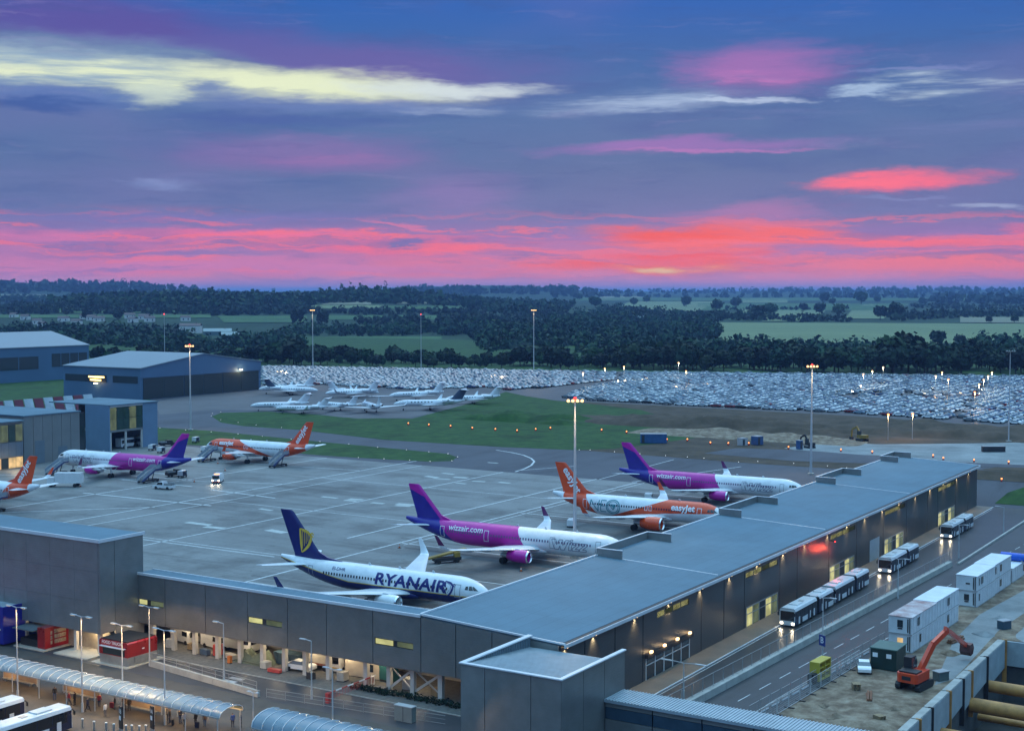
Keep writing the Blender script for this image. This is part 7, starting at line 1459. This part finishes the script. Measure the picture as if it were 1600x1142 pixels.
door_stairs('easy6', 29.6, -1, 3.15, 'stairs at the rear door of the orange airliner by the grass island'); door_stairs('easy6', 5.0, -1, 3.15, 'stairs at the nose door of the orange airliner by the grass island', 2.0); door_stairs('easy7', 29.6, -1, 3.15, 'stairs at the orange tailed airliner cut by the left edge')
def pickup(x, y, rz, label, col=None, group=None):
    t = thing('service_truck', label, 'truck', (x, y, .015), rz, group); MB().prismy([(-2.6, .4), (2.5, .4), (2.55, .9), (1.5, 1.05), (1.0, 1.75), (-.3, 1.8), (-.4, 1.05), (-2.6, 1.05)][::-1], -.9, .9).build('body', col or M_busw, t)
    MB().prismy([(1.42, 1.08), (.98, 1.66), (-.2, 1.7), (-.25, 1.08)], -.92, .92).build('cab_glass', M_buswin, t); MB().box(-2.55, -.5, -.8, .8, 1.06, 1.14).build('load_bed', M_exd, t); MB().box(-2.5, -.6, -.85, -.78, 1.14, 1.5).box(-2.5, -.6, .78, .85, 1.14, 1.5).build('side_rail', M_frame, t)
    for wx in (-1.6, 1.6):
        for s in (-1, 1): MB().tube((wx, s * .7, .36), (wx, s * .95, .36), .36, n=10).build('wheel', M_tyre, t)
    return t
pickup(*G(256, 762, .3), R(150) - R(58) + R(8), 'white pick-up beside the stairs at the magenta airliner facing left')
pickup(*G(275, 742, .3), R(10) - R(58) + TH, 'dark flatbed behind the tail stairs of the magenta airliner facing left', M_exd)
pickup(*G(262, 695, .3), R(-20), 'dark truck by the terminal tower with a roof beacon', M_exd)
mat('gse_yellow', (.26, .17, .03), .5, var=.3)
t = thing('belt_loader', 'yellow belt loader with a raised conveyor behind the near magenta airliner', 'belt loader', (*G(698, 876, .3), .015), R(-33)); MB().box(-2.4, 2.4, -.8, .8, .4, .95).build('chassis', M_exd, t); MB().bar((-3.4, .2, .9), (3.6, .2, 2.1), 1.0, .3).build('conveyor', MATS['gse_yellow'], t); MB().box(1.2, 2.2, -.8, -.1, .95, 1.7).build('cab', MATS['gse_yellow'], t)
for wx in (-1.7, 1.7):
    for s in (-1, 1): MB().tube((wx, s * .65, .35), (wx, s * .9, .35), .35, n=10).build('wheel', M_tyre, t)
t = thing('van', 'white van with headlights on, crossing the apron toward the camera', 'van', (*G(337, 756, 0), .015), R(212) + R(-90) + R(90)); 
MB().prismx([(-1, .35), (-1, 1.4), (-.85, 2.15), (.85, 2.15), (1, 1.4), (1, .35)], 0, 4.9).build('body', M_busw, t); t.rotation_euler.z = TH; MB().box(-.03, -.005, -.82, .82, 1.2, 2.0).build('windscreen', M_buswin, t); MB().box(-.04, -.005, -.95, .95, .4, .62).build('bumper', mat('van_red', (.4, .05, .04), .5), t); MB().box(1.2, 1.5, -.6, .6, 2.15, 2.3).build('beacon_bar', M_orl, t)
for s in (-1, 1): MB().ball((-.02, s * .74, .8), .16, n=8).build('headlight', M_head, t); lamp('SPOT', (-.25, s * .74, .8), 300, (1, .82, .55), .1, t, (-1, 0, -.2), 80, .8)
for wx in (1, 3.9):
    for s in (-1, 1): MB().tube((wx, s * .8, .35), (wx, s * 1.03, .35), .35, n=10).build('wheel', M_tyre, t)
def cart(x, y, rz, label, col):
    t = thing('baggage_cart', label, 'baggage cart', (x, y, .015), rz, 'baggage carts on the apron'); MB().box(-1.3, 1.3, -.7, .7, .45, .6).build('deck', M_exd, t); MB().box(-1.3, -1.25, -.7, .7, .6, 1.7).box(1.25, 1.3, -.7, .7, .6, 1.7).box(-1.3, 1.3, -.72, .72, 1.7, 1.76).build('hood', col, t); MB().bar((1.3, 0, .4), (2.2, 0, .3), .07, .07).build('drawbar', M_frame, t); MB().box(-1.1, 1.0, -.55, .55, .6, 1.25).build('bags', CL['navy'], t)
    for wx in (-.9, .9):
        for s in (-1, 1): MB().tube((wx, s * .55, .22), (wx, s * .7, .22), .22, n=8).build('wheel', M_tyre, t)
for u, v, l in ((98, 748, 'white lorry like cart at the tail of the left-edge airliner'), (320, 705, 'baggage cart by the nose of the orange airliner by the grass island'), (306, 690, 'baggage cart between the two left-facing airliners'), (238, 702, 'baggage cart with a lit top by the terminal tower'), (252, 706, 'last baggage cart of the pair by the terminal tower'), (285, 744, 'baggage cart under the tail of the magenta airliner facing left')): cart(*G(u, v, .3), R(20), l, M_busw)
t = thing('catering_truck', 'white high box truck behind the orange tail at the left edge', 'truck', (*G(88, 757, .5), .015), R(-60)); MB().box(0, 6.2, -1.2, 1.2, 1.0, 3.4).build('box_body', M_busw, t); MB().box(-1.8, -.1, -1.15, 1.15, .5, 2.3).build('cab', M_busw, t); MB().box(-1.84, -1.81, -1, 1, 1.3, 2.1).build('windscreen', M_buswin, t)
for wx in (-.9, 4.8):
    for s in (-1, 1): MB().tube((wx, s * .9, .45), (wx, s * 1.18, .45), .45, n=10).build('wheel', M_tyre, t)
for u, v, l in ((196, 692, 'white bus parked in the left open bay of the terminal tower'), (216, 690, 'white tractor in the right open bay of the terminal tower')):
    x, y = wallY(u, 214), 214; t = thing('airport_bus', l, 'bus', (x, y, .02), R(0)); MB().box(-3.2, 3.2, -1.2, 1.2, .4, 2.9).build('body', M_busw, t); MB().box(-2.9, 2.9, -1.23, -1.205, 1.4, 2.4).build('side_window', M_buswin, t)
    for wx in (-2, 2): MB().tube((wx, -1.0, .45), (wx, -1.22, .45), .45, n=10).build('wheel', M_tyre, t)
co0 = None
for key, x, y in (('ryan', -1.2, 2.6), ('ryan', 24, 19.2), ('ryan', 39.5, 3), ('wizz2', -1, 2.4), ('wizz2', 27, 19), ('wizz2', 16, 8.2), ('wizz2', 45.5, 1), ('neo', 23, 19), ('neo', 11, 8), ('neo', 38.5, 0), ('wizz4', 27, 19), ('wizz5', 16, -8), ('wizz5', 27, -19), ('wizz5', 45.5, 0), ('easy6', 11, -8), ('easy6', 23, -19)):
    q = airloc(key, x, y)
    if co0 is None: co0 = thing('traffic_cone', 'small orange cone on the apron beside a parked airliner', 'cone', (*q, .015), 0, 'cones round the airliners'); MB().tube((0, 0, .05), (0, 0, .75), .2, .04, 8).build('cone', mat('cone_orange', (.6, .12, .02), .5), co0); MB().box(-.25, .25, -.25, .25, 0, .05).build('base', M_black, co0); MB().tube((0, 0, .38), (0, 0, .52), .135, .10, 8).build('band', M_sw, co0)
    else: clone(co0, (*q, .015))
for key, x, y, l in (('ryan', 5, 5.2, 'power cart by the nose of the airliner lettered RYANAIR'), ('wizz2', 6, 5.5, 'power cart by the nose of the near magenta airliner'), ('neo', 30, 6.5, 'power cart at the rear of the airliner lettered NEO'), ('wizz4', 34, 7, 'power cart at the rear of the farthest pier airliner')):
    t = thing('power_cart', l, 'power cart', (*airloc(key, x, y), .015), R(20)); MB().box(-1.3, 1.3, -.75, .75, .35, 1.5).build('casing', M_busw, t); MB().box(-.9, .9, -.78, -.76, .6, 1.2).build('grille', M_joint, t); MB().bar((1.3, 0, .4), (2.3, 0, .3), .08, .08).build('drawbar', M_frame, t)
    for wx in (-.8, .8):
        for s in (-1, 1): MB().tube((wx, s * .6, .28), (wx, s * .8, .28), .28, n=8).build('wheel', M_tyre, t)
# works beyond the taxiway
def crate(u, v, l, w, d, h, m, name='site_container', cat='container', rz=-20):
    t = thing(name, l, cat, (*G(u, v, 0), .03), R(rz)); MB().box(-w / 2, w / 2, -d / 2, d / 2, .1, h).build('casing', m, t); MB().box(-w / 2 - .05, w / 2 + .05, -d / 2 - .05, d / 2 + .05, h, h + .12).build('lid', M_frame, t); MB().box(-w / 2 + .3, -w / 2 + 1.2, -d / 2 - .04, -d / 2 - .005, .2, h - .3).build('door', M_joint, t)
M_bc = mat('container_blue', (.03, .10, .24), .5, .1, .2)
crate(1021, 692, 'long blue container on the dirt by the amber lights', 8.0, 3, 2.8, M_bc, rz=-60); crate(1183, 695, 'small blue container right of the long blue one on the dirt', 2.6, 2.6, 2.6, M_bc); crate(1160, 696, 'small grey site box beside the small blue container', 2.4, 2, 2.2, M_pale); crate(1249, 702, 'blue toilet cubicle on the chalk yard', 1.4, 1.4, 2.6, M_bc, 'site_toilet', 'toilet cubicle')
crate(1552, 706, 'long dark tank box on the chalk yard near the right edge', 6.5, 1.6, 1.6, M_exd, 'fuel_tank', 'tank', -58); crate(1040, 592, 'dark blue van-like box among the parked cars', 4.5, 2.2, 2.5, M_bc) if False else None
def digger(u, v, l, m, k=.6):
    t = thing('excavator', l, 'excavator', (*G(u, v, 0), .05), R(60)); t.scale = (k, k, k); 
    for s in (-1, 1): MB().box(-2, 2, s * 1.3 - .3, s * 1.3 + .3, 0, .9).build('track', M_exd, t)
    MB().box(-2.2, 1.5, -1.3, 1.3, 1.1, 2.4).build('upper_body', m, t); MB().box(.1, 1.5, .3, 1.3, 2.4, 3.9).build('cab', M_glassdk, t); MB().bar((1, -.3, 2), (3.4, -.3, 5.2), .5, .7).bar((3.4, -.3, 5.2), (6, -.3, 4), .45, .6).build('boom', m, t); MB().bar((6, -.3, 4.2), (6.4, -.3, .8), .4, .5).build('stick', m, t); MB().box(5.8, 7, -.9, .3, 0, 1).build('bucket', M_exd, t)
digger(1347, 689, 'small yellow digger on the earth bank beyond the pier', mat('gse_yellow', (.45, .30, .03)), .8); digger(1265, 700, 'small dark digger on the chalk yard beyond the pier', M_exd, .7)

# ------------------------------------------------------------------ painted lines on the apron
lines = MB()
def ln(x0, y0, x1, y1, w=.16): 
    d = math.hypot(x1 - x0, y1 - y0); nx, ny = -(y1 - y0) / d * w, (x1 - x0) / d * w; lines.add([(x0 + nx, y0 + ny, .02), (x1 + nx, y1 + ny, .02), (x1 - nx, y1 - ny, .02), (x0 - nx, y0 - ny, .02)], [(3, 2, 1, 0)])
for y, w, x0, x1 in ((49.6, .22, 10, 158), (47.6, .14, 60, 158), (60.8, .22, 60, 158), (87.6, .2, 20, 157), (113.4, .16, 40, 157), (120.6, .22, 40, 166), (146, .2, 30, 157)): ln(x0, y, x1, y, w)
for x in (20.6, 61.4, 103, 143.6): ln(x, 6, x, 49, .2)
for x in (40.5, 82, 123.5): ln(x, 2, x, 120, .13)
ln(38.8, 60, 38.8, 146, .18); ln(68, 120, 40, 147, .2); ln(110, 120.5, 84, 196, .18); ln(140, 120, 132, 200, .18)
for (u0, v0, u1, v1) in ((190, 749, 300, 760), (205, 743, 300, 750), (220, 737, 290, 743), (130, 770, 330, 790), (330, 765, 430, 778)): a, b = G(u0, v0), G(u1, v1); ln(*a, *b, .3)
pts = [(775, 703), (800, 707), (818, 711), (830, 716), (835, 721), (830, 727), (820, 732), (805, 737)]
for p, q in zip(pts, pts[1:]): ln(*G(*p), *G(*q), .28)
ln(*G(810, 735), *G(900, 728), .2); ln(158, 51, 200, 40, .2); ln(158, 60, 205, 62, .16)
lines.build('apron_marking', M_white_paint, kind='structure')
pt = MB(); _r = random.Random(9)
for u, v in ((515, 777), (548, 782), (556, 780), (590, 786), (635, 788), (415, 796), (310, 818), (335, 824), (675, 745), (690, 748), (700, 740), (720, 746), (748, 752), (788, 754), (630, 790), (432, 830), (720, 755), (770, 723)):
    x, y = G(u, v); a = R(_r.uniform(-12, 12)); l, w = _r.uniform(1.6, 3.4), _r.uniform(.5, 1.1); ca, sa = math.cos(a), math.sin(a); pt.add([(x + p * ca - q * sa, y + p * sa + q * ca, .022) for p, q in ((-w, -l), (w, -l), (w, l), (-w, l))], [(0, 1, 2, 3)])
pt.build('repair_patch', mat('concrete_patch', (.40, .42, .40), .7, var=.2, scale=1.), kind='structure')
# the closed body of air that veils the far country
hz = MB().box(-60500, 60500, -60500, 60500, -20, 150).build('haze', None, kind='stuff') if False else None
hb = MB().box(CAMX - 62000, CAMX + 62000, CAMY - 62000, CAMY + 62000, -20, 165); me = bpy.data.meshes.new('haze'); me.from_pydata(hb.v, [], hb.f); hz = link('haze', me, kind='stuff')
hm = bpy.data.materials.new('haze'); hm.use_nodes = True; nt = hm.node_tree; nt.nodes.clear(); ou = nt.nodes.new('ShaderNodeOutputMaterial'); pv = nt.nodes.new('ShaderNodeVolumePrincipled'); pv.inputs['Color'].default_value = (.30, .47, .88, 1); pv.inputs['Density'].default_value = HAZE; pv.inputs['Anisotropy'].default_value = .2
nt.links.new(pv.outputs[0], ou.inputs['Volume']); me.materials.append(hm)
